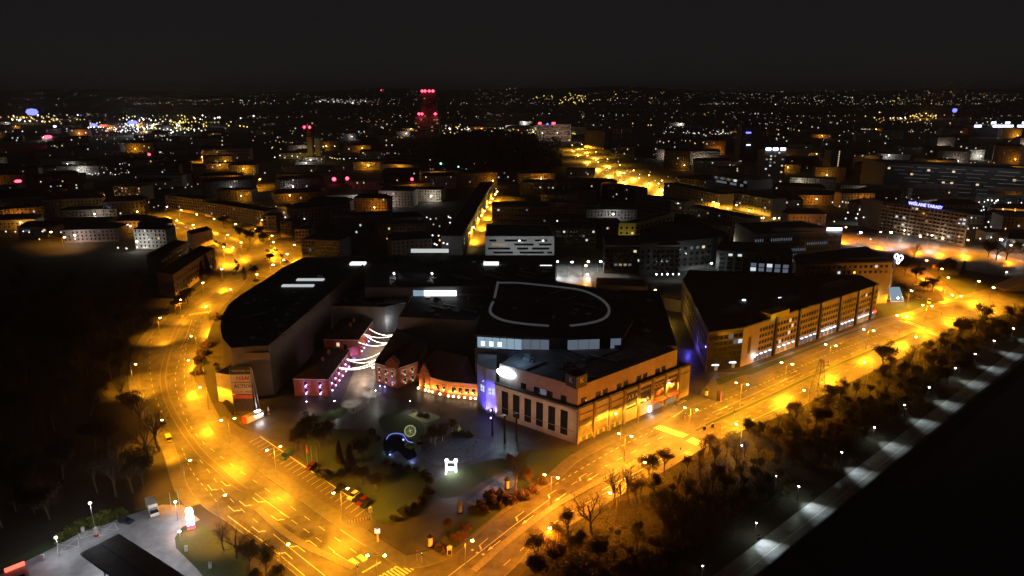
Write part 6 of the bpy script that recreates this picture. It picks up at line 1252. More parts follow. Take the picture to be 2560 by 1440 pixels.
# yellow guitar figure
t = at_thing('guitar_figure', 'yellow guitar figure leaning by the birches', 'sculpture', 1149, 1085, .4)
gpr = [(.0, 0), (.9, .25), (1.0, .9), (.55, 1.35), (.75, 1.8), (.55, 2.2), (.15, 2.3), (.12, 3.6), (-.12, 3.6), (-.15, 2.3), (-.55, 2.2), (-.75, 1.8), (-.55, 1.35), (-1.0, .9), (-.9, .25)]
gm = MB(); n = len(gpr)
for yv in (-.15, .15): gm.v += [(x, yv, z) for x, z in gpr]
gm.f.append(tuple(range(n))); gm.f.append(tuple(range(2 * n - 1, n - 1, -1))); gm.m += [0, 0]
for i in range(n): j = (i + 1) % n; gm.f.append((i, n + i, n + j, j)); gm.m.append(0)
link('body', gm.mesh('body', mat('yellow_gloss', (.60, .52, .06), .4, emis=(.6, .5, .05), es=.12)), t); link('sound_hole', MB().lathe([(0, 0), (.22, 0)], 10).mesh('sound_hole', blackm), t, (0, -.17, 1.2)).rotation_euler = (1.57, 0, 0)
# flagpoles
for i, (x, y) in enumerate(((769, 1162), (781, 1165), (794, 1167))):
    t = at_thing('flagpole', ['flagpole with furled red flag before the dark plaza trees', 'middle bare flagpole of three by the parking bays', 'bare flagpole of three, last towards the crossing'][i], 'flagpole', x, y, 0, 'flagpoles by the bays'); link('pole', MB().tube([(0, 0, 0), (0, 0, 7.6)], [.07, .04], 6).mesh('pole', steel), t)
    if i == 0: link('flag', MB().tube([(.25, 0, 7.4), (.35, .1, 6), (.3, 0, 4.4)], [.2, .32, .14], 6).mesh('flag', redp), t)
# white and yellow info posts, traffic lights, signs
for i, (x, y, lb_) in enumerate(((928, 1302, 'tall white parking totem with round top at the end of the bays'), (945, 1355, 'white lit panel sign on a post at the corner footway'))):
    t = at_thing('info_post', lb_, 'sign', x, y); link('post', MB().box((0, 0, 1.4), (.5, .3, 2.8)).mesh('post', signw), t); link('panel', MB().box((0, -.05, 3.6), (1.5 if i else 1.2, .3, 1.5)).mesh('panel', [signw, mat('lit_panel_white', (.8, .8, .78), .5, emis=(1, .97, .85), es=.8)][i]), t); link('cap', MB().lathe([(.4, 0), (.3, .3), (0, .4)], 8, (0, 0, 4.3)).mesh('cap', signw), t)
for i, (x, y) in enumerate(((1043, 1402), (1055, 1408), (1124, 1388), (895, 1438), (1700, 1140), (1712, 1052), (1835, 1045), (2352, 795))):
    t = at_thing('traffic_light', '%s traffic light post at the road crossings, counted from the corner outward' % _ord[i], 'traffic light', x, y, .5, 'traffic lights at the crossings'); link('post', MB().tube([(0, 0, 0), (0, 0, 3.4)], .07, 6).mesh('post', steel), t); hd = link('signal_head', MB().box((0, 0, 2.9), (.34, .3, 1.0)).mesh('signal_head', blackm), t); link('lamp', MB().lathe([(0, 0), (.1, 0)], 8).mesh('lamp', [G_red2, G_grn][i % 2]), hd, (0, -.16, 3.2)).rotation_euler = (1.57, 0, 0)
p0 = at(1803, 1092); p1 = at(1760, 1068, 6.2); t = thing('signal_gantry', 'curved signal mast reaching over the park road with two signal heads', 'traffic light', (p0.x, p0.y, .1)); dq = Vector((p1.x - p0.x, p1.y - p0.y, 0))
link('mast', MB().tube([(0, 0, 0), (0, 0, 5), tuple(dq * .12 + Vector((0, 0, 6))), tuple(dq * .5 + Vector((0, 0, 6.3))), tuple(dq + Vector((0, 0, 6.2)))], [.14, .11, .09, .08, .06], 6).mesh('mast', steel), t)
for f in (.55, .98): link('signal_head', MB().box((0, 0, 0), (.9, .5, 1.3)).mesh('signal_head', blackm), t, tuple(dq * f + Vector((0, 0, 5.7))), .5); link('backboard', MB().box((0, 0, 0), (1.1, .08, 1.5)).mesh('backboard', signw), t, tuple(dq * f + Vector((.05, .35, 5.7))), .5)
for k in range(9):
    x, y = 866 + k * 7.0, 1310 - k * 1.6; t = at_thing('bollard', '%s low white bollard of the row, counted towards the parking totem' % _ord[k], 'bollard', x, y, 0, 'white bollards before the parking totem'); link('post', MB().lathe([(.14, 0), (.14, .55), (.1, .75), (0, .8)], 8).mesh('post', trimw), t); link('band', MB().lathe([(.15, .5), (.15, .62)], 8).mesh('band', redp), t)
rkm = MB().tube([(0, 0, 0), (0, 0, .7), (.15, 0, .85), (.65, 0, .85), (.8, 0, .7), (.8, 0, 0)], .05, 5).mesh('hoop', trimw)
for k in range(10): t = at_thing('bike_stand', '%s pale bike hoop in the row beside the garden path' % _ord[k], 'bike stand', 1172 + k * 7.2, 1272 - k * 3.7, .9, 'bike hoops by the garden path'); link('hoop', rkm, t); link('foot', MB().box((.4, 0, .03), (1.1, .16, .06)).mesh('foot', steel), t)
t = at_thing('poster_box', 'small white shelter box with dark poster on the corner lawn', 'poster box', 1124, 1388, .2); link('case', MB().box((0, 0, 1.3), (1.3, .5, 2.6)).mesh('case', trimw), t); link('poster', MB().box((0, -.27, 1.0), (1.0, .04, 1.4)).mesh('poster', signk), t); link('roof', MB().lathe([(.8, 2.6), (.5, 2.9), (0, 3.0)], 12).mesh('roof', trimw), t)
t = at_thing('red_sign_box', 'dark information pillar with glowing red edge on the office verge', 'sign', 1796, 1002, .2); link('pillar', MB().box((0, 0, 2.1), (1.5, .6, 4.2)).mesh('pillar', signk), t); link('red_edge', MB().box((.8, 0, 2.1), (.2, .62, 4.0)).mesh('red_edge', G_red2), t)
for i in range(26):
    x, y = [(770, 1075), (790, 1070), (818, 1066), (965, 1160), (985, 1165), (1000, 1170), (1020, 1172), (1040, 1178), (1062, 1190), (1075, 1205), (1070, 1235), (1055, 1255), (1035, 1270), (1010, 1285), (985, 1300), (880, 1235), (840, 1205), (815, 1190), (795, 1180), (930, 1085), (945, 1100), (1060, 1100), (1140, 1092), (1155, 1088), (1170, 1092), (1275, 1150)][i]
    tree('bush_g', at(x, y), rnd.uniform(1.0, 2.0), '%s dark shrub round the plaza lawns, counted from the flagpoles round the pond' % (_ord[i] if i < 24 else 'late'), 'dark shrubs of the plaza lawns', cat='shrub')
# two walkers
def person(px, py, rz, label, shirt, trousers):
    t = at_thing('person', label, 'person', px, py, rz)
    J = dict(pel=(0, 0, .95), che=(0, .02, 1.32), nek=(0, .02, 1.5), hed=(0, .0, 1.62), top=(0, .0, 1.76), sl=(-.19, .02, 1.42), el=(-.26, .05, 1.14), hl=(-.25, -.06, .88), sr=(.19, .02, 1.42), er=(.26, .06, 1.14), hr=(.25, -.02, .88), tl=(-.1, 0, .9), kl=(-.11, -.12, .5), al=(-.11, -.05, .09), fl=(-.11, -.2, .04), tr=(.1, 0, .9), kr=(.11, .06, .5), ar=(.11, .24, .12), fr=(.11, .12, .05))
    R = dict(pel=.15, che=.16, nek=.06, hed=.105, top=.09, sl=.075, el=.05, hl=.04, sr=.075, er=.05, hr=.04, tl=.095, kl=.065, al=.045, fl=.04, tr=.095, kr=.065, ar=.045, fr=.04)
    E_ = [('pel', 'che'), ('che', 'nek'), ('nek', 'hed'), ('hed', 'top'), ('che', 'sl'), ('sl', 'el'), ('el', 'hl'), ('che', 'sr'), ('sr', 'er'), ('er', 'hr'), ('pel', 'tl'), ('tl', 'kl'), ('kl', 'al'), ('al', 'fl'), ('pel', 'tr'), ('tr', 'kr'), ('kr', 'ar'), ('ar', 'fr')]
    ks = list(J); me = bpy.data.meshes.new('skeleton'); me.from_pydata([J[k] for k in ks], [(ks.index(a), ks.index(b)) for a, b in E_], [])
    o = bpy.data.objects.new('tmp', me); C.objects.link(o); o.modifiers.new('s', 'SKIN'); sk = me.skin_vertices[0].data
    for i, k in enumerate(ks): sk[i].radius = (R[k], R[k]); sk[i].use_root = (k == 'pel')
    sb = o.modifiers.new('d', 'SUBSURF'); sb.levels = 1
    bm = bpy.data.meshes.new_from_object(o.evaluated_get(bpy.context.evaluated_depsgraph_get())); bpy.data.objects.remove(o)
    bm.materials.clear(); skin_ = MT.get('skin') or mat('skin', (.45, .28, .2), .6)
    for m in (shirt, trousers, skin_, blackm): bm.materials.append(m)
    for f in bm.polygons: z = f.center.z; f.material_index = 1 if z < .93 and abs(f.center.x) < .2 else 3 if z > 1.68 else 2 if z > 1.5 else 0
    bm.name = 'body'; link('body', bm, t)
person(884, 1031, .5, 'walker in a dark coat on the pale path before the brick house', signk, dark_w); person(1100, 1030, -.6, 'walker in a brown coat on the dark paving by the gatehouse', bark, dark_w)
# plaza lamps
for i, (x, y, e, lb_) in enumerate(((766, 1003, 330, 'white garden lamp lighting the lawn before the violet-lit brick house'), (939, 975, 420, 'white garden lamp at the mouth of the festive alley'), (1025, 1002, 420, 'white garden lamp beside the sand bed'), (836, 1002, 260, 'low white lamp by the lit lawn edge'))):
    r = copy_tree(bpy.data.objects['street_lamp'], None) if False else None
    p = at(x, y, 4.6); t = thing('garden_lamp', lb_, 'lamp', (p.x, p.y, 0), 0, 'garden lamps on the plaza'); link('pole', MB().tube([(0, 0, 0), (0, 0, 4.6)], [.07, .05], 6).mesh('pole', blackm), t); hd = link('lamp_head', MB().lathe([(.3, .1), (.2, .3), (0, .35)], 10, (0, 0, 4.5)).mesh('lamp_head', blackm), t); link('lens', MB().lathe([(0, -.18), (.2, -.08), (.26, .08)], 10, (0, 0, 4.5)).mesh('lens', G_wht), hd); lamp_light(t, 'light', (0, 0, 4.2), e, (.95, 1, .86), 130, aim=(.25, -.5, -1))
p = at(1050, 1036); t = thing('bed_light', 'low floodlight shining on the eye-shaped sand bed', 'lamp', (p.x - 3, p.y + 2, 0)); link('case', MB().box((0, 0, .3), (.5, .3, .4)).mesh('case', blackm), t); link('stake', MB().tube([(0, 0, 0), (0, 0, .2)], .05, 5).mesh('stake', steel), t); lamp_light(t, 'light', (3, -3, 4), 300, (.95, 1, .5), radius=.4)
for i, (x, y) in enumerate(((1051, 1041), (1067, 1044))): tree('bush_g', at(x, y), 1.4, ['rounded shrub on the sand bed nearer the garden lamp', 'rounded shrub on the sand bed nearer the birches'][i], 'shrubs on the sand bed', cat='shrub')
# food trailer
t = at_thing('food_trailer', 'red-fronted food trailer with a glaring white counter by the sign pylon', 'trailer', 634, 1050, .95); link('box', MB().box((0, 0, 1.5), (7.5, 2.6, 2.5)).mesh('box', mat('trailer_cream', (.55, .45, .30), .5)), t); link('red_front', MB().box((-3.8, 0, 1.5), (.25, 2.62, 2.5)).mesh('red_front', redp), t); link('counter_light', MB().box((1.6, -1.4, 1.9), (3.2, .2, .9)).mesh('counter_light', G_led), t); link('roof_light', MB().box((2.2, .2, 2.85), (2.0, 1.4, .15)).mesh('roof_light', G_led), t); link('awning', MB().box((1.4, -2.0, 2.75), (4, 1.3, .1)).mesh('awning', white_w), t)
for x in (-1.2, .4):
    for s in (-1, 1): link('wheel', CM[('black', 'car')]['wheel'], t, (x, s * 1.1, .33))
lamp_light(t, 'light', (1.8, -2.4, 1.8), 240, (.9, .95, 1))
t = at_thing('closed_parasol', 'folded white parasol beside the food trailer', 'parasol', 672, 1035); link('pole', MB().tube([(0, 0, 0), (0, 0, 3.6)], .05, 5).mesh('pole', steel), t); link('canopy', MB().lathe([(.25, 1.2), (.42, 1.6), (.2, 2.8), (0, 3.7)], 8).mesh('canopy', white_w), t); link('base', MB().lathe([(0, .12), (.5, .12), (.5, 0)], 10).mesh('base', conc), t)
for i, (x, y) in enumerate(((669, 940), (672, 945))): p = at(x + 18 * i + 14, y); t = thing('violet_post_lamp', ['violet post lamp in the dark yard beside the pylon', 'violet post lamp nearer the brick house in the dark yard'][i], 'lamp', (p.x, p.y - 15, 0), 0, 'violet post lamps'); link('pole', MB().tube([(0, 0, 0), (0, 0, 6)], .08, 6).mesh('pole', steel), t); link('lens', MB().lathe([(0, -.5), (.45, 0), (0, .5)], 8, (0, 0, 6)).mesh('lens', G_pur), t); lamp_light(t, 'light', (0, -1, 5.5), 120, (.3, .25, 1))
# lattice pylon at the park edge
p = at(2043, 985); t = thing('lattice_pylon', 'steel lattice power pylon silhouetted on the glowing park road', 'pylon', (p.x, p.y, 0), .35); lt = MB(); HP = 15.5
def lw_(z): return 1.7 * (1 - z / HP) + .55
zs_ = [0, 3, 5.6, 8, 10, 12, 13.6, 15.5]
for a, b in zip(zs_, zs_[1:]):
    wa, wb_ = lw_(a), lw_(b)
    ca = [(-wa, -wa, a), (wa, -wa, a), (wa, wa, a), (-wa, wa, a)]; cb_ = [(-wb_, -wb_, b), (wb_, -wb_, b), (wb_, wb_, b), (-wb_, wb_, b)]
    for i in range(4): j = (i + 1) % 4; lt.tube([ca[i], cb_[i]], .09, 4).tube([ca[i], cb_[j]], .05, 4).tube([ca[j], cb_[i]], .05, 4).tube([cb_[i], cb_[j]], .05, 4)
link('tower', lt.mesh('tower', steel), t)
for z, L_a in ((10, 4.2), (12, 5.0), (13.8, 4.0)): link('crossarm', MB().tube([(-L_a, 0, z), (0, 0, z + .7), (L_a, 0, z)], .08, 4).tube([(-L_a, 0, z), (L_a, 0, z)], .07, 4).mesh('crossarm', steel), t); 
for s in (-1, 1): link('insulator', MB().lathe([(.06, 0), (.14, -.2), (.06, -.4), (.14, -.6), (.06, -.9)], 6, (s * 4.8, 0, 12)).mesh('insulator', grey_w), t)
# bench seats on the promenade
for i in range(6):
    pb_ = c0 + pdv * (18 + i * 31) - pn * 5.2; t = thing('park_bench', '%s bench along the promenade edge, counted from the frame bottom' % _ord[i], 'bench', (pb_.x, pb_.y, .03), math.atan2(pdv.y, pdv.x), 'benches on the promenade'); link('seat', MB().box((0, 0, .45), (1.9, .5, .08)).mesh('seat', bark), t); link('backrest', MB().box((0, .28, .75), (1.9, .06, .45)).mesh('backrest', bark), t)
    for s in (-.8, .8): link('leg', MB().box((s, 0, .22), (.08, .45, .44)).mesh('leg', steel), t)
# abutment wedge right edge
t = at_thing('bridge_abutment', 'pale triangular bridge abutment at the edge of the grass triangle', 'abutment', 2540, 726); a_, b_, c_ = at(2508, 727), at(2568, 728), at(2556, 704, 6); o_ = t.location
link('wall', MB().face([a_ - o_, b_ - o_, Vector((b_.x, b_.y, 7)) - o_]).face([b_ - o_, b_ + Vector((1, 12, 0)) - o_, b_ + Vector((1, 12, 7)) - o_, Vector((b_.x, b_.y, 7)) - o_]).face([a_ - o_, Vector((b_.x, b_.y, 7)) - o_, b_ + Vector((1, 12, 7)) - o_, a_ + Vector((0, 12, 0)) - o_]).mesh('wall', beige), t); link('coping', MB().tube([a_ - o_ + Vector((0, -.2, .1)), Vector((b_.x, b_.y - .2, 7.1)) - o_], .25, 5).mesh('coping', trimw), t)

# ================================================================ PETROL STATION
ZC = 6.2; q0_, q1_, q2_ = at(297, 1334, ZC), at(200, 1383, ZC), at(470, 1444, ZC); dv = (q2_ - q0_).normalized(); cA, cB, cC, cD = q0_, q0_ + dv * 34, q1_ + dv * 34, q1_
cn = thing('station_canopy', 'large flat dark petrol station canopy with white light beneath', 'canopy', (*v2((cA + cC) / 2), 0)); cp = [v2(k) for k in (cA, cB, cC, cD)]
part('roof', MB().prism(cp, ZC - .7, ZC, bottom=False), mat('canopy_top', (.14, .13, .13), .6, noise=.3, scale=.4), cn); part('soffit', MB().prism(inset(cp, .2), ZC - .85, ZC - .72, bottom=True), white_w, cn)
part('seam', MB().prism([v2(cA.lerp(cD, .5)), v2(cB.lerp(cC, .5)), v2(cB.lerp(cC, .506)), v2(cA.lerp(cD, .506))], ZC, ZC + .08), dark_w, cn)
for t_ in (.18, .5, .82):
    for u in (.25, .75): p = cA.lerp(cB, t_).lerp(cD.lerp(cC, t_), u); part('column', MB().box((p.x, p.y, (ZC - .8) / 2), (.5, .5, ZC - .8)), grey_w, cn); lamp_light(cn, 'light', (p.x - cn.location.x + 1.2, p.y - cn.location.y + 1.2, ZC - 1.2), 1300, (.86, .92, 1), radius=.3)
sh = thing('station_shop', 'station shop roof with pale frame and red glowing corner sign', 'building', (*v2(at(20, 1450)), 0)); s0, s1 = at(-40, 1462, 4.5), at(64, 1420, 4.5); sd_ = (s1 - s0); sp_ = Vector((sd_.y, -sd_.x, 0)).normalized() * 12
part('wall', MB().prism([v2(s0), v2(s1), v2(s1 + sp_), v2(s0 + sp_)], 0, 4.3), white_w, sh); part('roof', MB().prism([v2(s0 - sp_ * .05), v2(s1 - sp_ * .05), v2(s1 + sp_), v2(s0 + sp_)], 4.3, 4.9), mat('shop_roof', (.36, .35, .35), .6), sh); part('roof_window', MB().prism([v2(s0.lerp(s1, .55) + sp_ * .25), v2(s0.lerp(s1, .9) + sp_ * .25), v2(s0.lerp(s1, .9) + sp_ * .8), v2(s0.lerp(s1, .55) + sp_ * .8)], 4.9, 5.0), darkglass, sh)
part('red_sign', MB().box((s1.x - 2.2, s1.y - .6, 5.3), (4.2, .7, .8), math.atan2(sd_.y, sd_.x)), G_red2, sh); lamp_light(sh, 'red_light', (s1.x - sh.location.x - 1, s1.y - sh.location.y + 2, 5.5), 200, (1, .08, .1))
tt = at_thing('price_totem', 'glaring red and white petrol price totem at the station exit', 'sign', 479, 1322, .4); link('upper_panel', MB().lathe([(0, 0), (.9, .2), (1.0, .9), (.8, 1.7), (0, 1.9)], 10, (0, 0, 4.8)).mesh('upper_panel', G_led), tt); link('panel', MB().box((0, 0, 2.9), (1.9, .6, 3.2)).mesh('panel', glow('totem_white', (1, .88, .84), 8)), tt); link('red_panel', MB().box((0, -.05, .8), (2.0, .62, .9)).mesh('red_panel', glow('totem_red', (1, .04, .06), 6)), tt); link('plinth', MB().box((0, 0, .15), (2.2, .9, .3)).mesh('plinth', conc), tt)
lamp_light(tt, 'light', (0, -2, 4), 700, (1, .65, .6), radius=.8); lamp_light(tt, 'light', (-.5, -2, 1), 420, (1, .08, .1), radius=.5); lamp_light(tt, 'light', (1.5, 2, 4.5), 700, (1, .8, .75), radius=.8)
for i, (x, y, h_, e) in enumerate(((445, 1300, 6, 1500), (240, 1335, 10, 1500), (452, 1352, 3, 150), (150, 1392, 6, 900))): 
    t = at_thing('station_lamp', '%s white mast lamp of the petrol station, counted from its exit' % _ord[i], 'lamp', x, y, 0, 'petrol station lamps'); link('pole', MB().tube([(0, 0, 0), (0, 0, h_)], [.09, .06], 6).mesh('pole', steel), t); link('lens', MB().lathe([(0, -.35), (.4, 0), (0, .35)], 8, (0, 0, h_)).mesh('lens', G_wht), t); lamp_light(t, 'light', (0, -.6, h_ - .6), e, (.88, .93, 1))
for i, (x, y) in enumerate(((430, 1277), (450, 1272))): t = at_thing('flagpole', ['white flagpole by the box truck', 'white flagpole nearer the price totem'][i], 'flagpole', x, y, 0, 'station flagpoles'); link('pole', MB().tube([(0, 0, 0), (0, 0, 6)], [.07, .04], 6).mesh('pole', white_w), t); link('ball', MB().lathe([(0, -.1), (.1, 0), (0, .1)], 6, (0, 0, 6)).mesh('ball', white_w), t)
t = at_thing('service_column', 'slim white and red service column between the crossed bays', 'service column', 241, 1341); link('column', MB().box((0, 0, 1.4), (.7, .7, 2.8)).mesh('column', white_w), t); link('red_foot', MB().box((0, 0, .35), (.8, .8, .7)).mesh('red_foot', redp), t); link('mast', MB().tube([(0, 0, 2.8), (0, 0, 6)], .06, 5).mesh('mast', steel), t)
for i, (x, y) in enumerate(((107, 1400), (208, 1330), (466, 1378), (526, 1420))): t = at_thing('green_cabinet', ['pale cabinet on the verge near the shop', 'pale cabinet by the lime hedge', 'pale cabinet on the round lawn', 'pale cabinet low on the round lawn'][i], 'cabinet', x, y, .3, 'cabinets at the station'); link('box', MB().box((0, 0, .8), (.8, .6, 1.6)).mesh('box', mat('cabinet_green', (.4, .5, .42), .6) if 'cabinet_green' not in MT else MT['cabinet_green']), t); link('door', MB().box((0, -.32, .8), (.6, .03, 1.3)).mesh('door', white_w), t)

# ================================================================ THE FAR CITY
walls = [(grey_w, 'grey'), (beige_d, 'brown'), (dark_w, 'black'), (beige, 'beige'), (pinkw, 'pinkish'), (white_w, 'whitish')]
nb = 0; y_ = 500; row = 0; nlamp = 0
FLP = MB().tube([(0, 0, 0), (0, 0, 8)], [.12, .08], 5).mesh('pole', steel); FL1 = MB().lathe([(0, -.5), (.7, 0), (0, .5)], 8, (0, 0, 8)).mesh('lens', G_sod); FL2 = MB().lathe([(0, -.5), (.7, 0), (0, .5)], 8, (0, 0, 8)).mesh('lens', G_wht)
NAMED = [(o[0], o[1], o[2]) for o in OCC]
ROADS = [at(x, y) for x, y in [(1425, 372), (1440, 385), (1455, 400), (1480, 410), (1500, 430), (1540, 440), (1580, 452), (1630, 470), (1680, 490), (1740, 515), (1800, 530), (1860, 560), (1190, 630), (1200, 600), (1210, 570), (1225, 540), (1240, 510), (1250, 485), (560, 590), (500, 575), (440, 550), (400, 530), (600, 600), (650, 610), (700, 620), (2200, 600), (2300, 620), (2400, 640), (2500, 660)]]
wp = bpy.data.objects
GROUPNAME = {}
def zone(x, y):
    px = 1280 + FPX * x / (y * math.cos(PITCH) + CAM_H * math.sin(PITCH))
    side_ = 'past the dark wood' if px < 420 else 'beyond the housing streets' if px < 800 else 'behind the long mall roof' if px < 1200 else 'behind the white block' if px < 1480 else 'past the bright avenue' if px < 1900 else 'near the lettered block' if px < 2250 else 'behind the junction'
    return side_, ('near' if y < 760 else 'middle-distance' if y < 1300 else 'far')
seen_labels = {}
while y_ < 2900 and nb < 300:
    cols = 14 + row % 2
    for i in range(cols):
        x = ((i + .5) / cols - .5) * 1.62 * y_ + rnd.uniform(-.025, .025) * y_; yy = y_ * rnd.uniform(.975, 1.03); w_ = y_ * rnd.uniform(.045, .088); dp_ = rnd.uniform(14, 24); h_ = rnd.choice([9, 11, 13, 14, 16, 18]) + (rnd.choice([0, 0, 0, 8, 14]) if x > 150 and y_ > 900 else 0)
        if w_ > 62: w_ = rnd.uniform(38, 62)
        if any(math.dist((x, yy), (a, b)) < r + w_ * .5 for a, b, r in NAMED): continue
        if any(math.dist((x, yy), (a.x, a.y)) < 22 + w_ * .5 for a in ROADS): continue
        pxl = 1280 + FPX * x / yy
        if 1040 < pxl < 1420 and 1050 < yy < 2000: continue
        pyb = 720 - FPX * (yy * math.sin(PITCH) - CAM_H * math.cos(PITCH)) / (yy * math.cos(PITCH) + CAM_H * math.sin(PITCH)); pxb = 1280 + FPX * x / (yy * math.cos(PITCH) + CAM_H * math.sin(PITCH))
        if 1395 < pxb < 1880:
            ya_ = 372 + (pxb - 1440) * .40 if pxb < 1600 else 452 + (pxb - 1600) * .38
            if ya_ - 30 < pyb < ya_ + 62: continue
        if pxl < 330 and yy < 560: continue
        if yy < 640 and 420 < pxl < 560: continue
        an = rnd.gauss(0, .22) + (.25 if x < 0 else -.12); ca, sa = math.cos(an), math.sin(an)
        pg = [(x + a * w_ / 2 * ca - b * dp_ * sa, yy + a * w_ / 2 * sa + b * dp_ * ca) for a, b in ((-1, 0), (1, 0), (1, 1), (-1, 1))]
        wmt, wn = rnd.choice(walls); z_, dn = zone(x, yy); nlit = rnd.choice([0, 1, 1, 2, 2, 3, 4])
        rkind = rnd.random() < .55
        tall = ' tall' if h_ > 20 else ' low' if h_ < 11 else ''
        lb_ = '%s%s %s block with %s lit window%s %s%s' % (dn, tall, wn, _num[nlit], '' if nlit == 1 else 's', 'and hipped roof ' if rkind else '', z_)
        b = thing('tenement_block', lb_, 'building', (x, yy, 0), 0, '%s blocks %s' % (dn, z_))
        part('wall', MB().prism(pg, 0, h_, top=not rkind), wmt, b)
        if rkind:
            c = [(pg[0][0] + pg[3][0]) / 2, (pg[0][1] + pg[3][1]) / 2], [(pg[1][0] + pg[2][0]) / 2, (pg[1][1] + pg[2][1]) / 2]; k0_, k1_ = Vector((*c[0], h_ + 4)), Vector((*c[1], h_ + 4)); dd = (k1_ - k0_).normalized() * 5; k0_ = k0_ + dd; k1_ = k1_ - dd; e4 = [Vector((*q, h_)) for q in inset(pg, -.5)]
            part('roof', MB().face([e4[0], e4[1], k1_, k0_]).face([e4[1], e4[2], k1_]).face([e4[2], e4[3], k0_, k1_]).face([e4[3], e4[0], k0_]), rnd.choice([roof_r, roof_d, roof_b]), b)
        else: part('roof', MB().prism(inset(pg, -.3), h_ + .01, h_ + .5, bottom=True), roof_d, b)
        if yy < 1500:
            wg = MB(); nc = int(w_ / 3.2); U = Vector((ca, sa)); O = Vector(pg[0]) + Vector((sa, -ca)) * .06
            for fz in range(2, int(h_) - 1, 3):
                for c_ in range(nc):
                    if rnd.random() < .12: continue
                    a_ = O + U * (w_ * (c_ + .5) / nc - .55); b_ = a_ + U * 1.1; wg.face([(a_.x, a_.y, fz), (b_.x, b_.y, fz), (b_.x, b_.y, fz + 1.5), (a_.x, a_.y, fz + 1.5)])
            if wg.f: o_w = part('window_grid', wg, darkglass, b); o_w['kind'] = 'stuff'
        sc = max(1.0, yy / 900)
        for k in range(nlit):
            t_ = rnd.uniform(.06, .94); z = rnd.choice([k_ for k_ in range(3, int(h_), 3)]); k = rnd.choice(['warm', 'warm', 'warm2', 'cool', 'cool2']); p = Vector(pg[0]).lerp(Vector(pg[1]), t_); link('window', UB[k], b, (p.x - x + sa * .1, p.y - yy - ca * .1, z), an, (1.3 * sc, .25, 1.6 * sc))
        nb += 1
        if nlamp < 110 and rnd.random() < (.5 if yy < 1300 else .25):  # lamps added at random to make the block fronts readable
            q_ = Vector(pg[0]).lerp(Vector(pg[1]), rnd.uniform(.2, .8)) + Vector((sa, -ca)) * 9; o_r = rnd.random() < .6
            t = thing('street_lamp', '%s fill lamp added before the %s %s block with %s lit windows %s' % ('sodium' if o_r else 'white', dn, wn, _num[nlit], z_), 'street lamp', (q_.x, q_.y, 0), 0, 'added fill lamps of the far quarters'); link('pole', FLP, t); link('lens', FL1 if o_r else FL2, t); lamp_light(t, 'light', (0, 0, 6.6), 4600 * (yy / 900) ** .8, SOD if o_r else (1, .92, .8), radius=.5); nlamp += 1
    y_ *= 1.066; row += 1
print('far blocks', nb)
# signs and beacons on far roofs, each on its own post
def hit(px, py, z=6):
    if py > 262: return at(px, py, z)
    x = (px - 1280) / FPX; y = (720 - py) / FPX; d = Vector((x, math.cos(PITCH) + y * math.sin(PITCH), -math.sin(PITCH) + y * math.cos(PITCH))); t = 3500
    while t < 16500:
        p = Vector((0, 0, CAM_H)) + d * t
        if p.z < land(p.x, p.y) + 7: return p
        t += 60
    return None
def beacon(px, py, h, m, w, hh, label, group, light=None):
    if h: p = at(px, py, h); z0 = 0
    else: p = hit(px, py); z0 = p.z - 30; h = 30
    t = thing('roof_sign', label, 'sign', (p.x, p.y, z0), 0, group); link('panel', MB().lathe([(0, -hh / 2), (w * .35, -hh * .42), (w / 2, 0), (w * .35, hh * .42), (0, hh / 2)], 10).mesh('panel', m), t, (0, 0, h)); link('post', MB().tube([(0, 1, 0), (0, 1, h)], .3, 5).mesh('post', dark_w), t)
    if light: lamp_light(t, 'light', (0, -3, h), light[1], light[0], radius=1)
beacon(45, 453, 16, G_red, 8, 3.2, 'glowing red sign above the orange house end in the west', 'red roof signs', ((1, .05, .03), 700)); beacon(120, 342, 22, G_red, 17, 7, 'largest red oval sign far beyond the dark wood', 'red roof signs'); beacon(373, 386, 14, G_red, 5, 4, 'small red sign on the pale house near the palace', 'red roof signs'); beacon(835, 448, 18, G_red, 5, 4.5, 'brighter of two pink-red lamps by the corner palace', 'red roof signs', ((1, .06, .15), 900)); beacon(868, 446, 18, G_red, 4.5, 4, 'second pink-red lamp by the corner palace', 'red roof signs', ((1, .06, .15), 600)); beacon(1030, 448, 18, G_red, 3.6, 3.6, 'single pink-red lamp over the dark roofs behind the mall', 'red roof signs'); beacon(953, 226, 0, G_red, 24, 20, 'lone red beacon on the horizon beside the red-crowned tower', 'red roof signs')
beacon(80, 280, 40, G_blue, 50, 30, 'large round blue light far away in the west', 'blue signs'); beacon(137, 316, 22, G_bluew, 9, 6, 'small blue sign above the red oval sign', 'blue signs'); beacon(234, 313, 22, G_blue, 24, 10, 'long blue sign before the lit white complex', 'blue signs'); beacon(332, 306, 26, G_blue, 32, 12, 'blue block sign on top of the lit white complex', 'blue signs'); beacon(258, 314, 18, G_red2, 26, 6, 'long red sign next to the long blue one', 'red roof signs'); beacon(2387, 276, 40, G_blue, 22, 20, 'blue tower-top sign right of the horizon fireworks of lamps', 'blue signs'); beacon(2334, 355, 14, G_wht, 5, 5, 'glaring white floodlight far right', 'white floodlights', ((1, 1, 1), 9000)); beacon(1102, 409, 10, G_grn, 3, 3, 'small green light on the hill slope', 'green lights'); beacon(1146, 417, 9, G_grn, 2.2, 2.2, 'fainter green light lower on the hill slope', 'green lights'); beacon(300, 515, 10, G_yel, 2.5, 3, 'soft yellow lamp before the balcony house', 'yellow lamps')
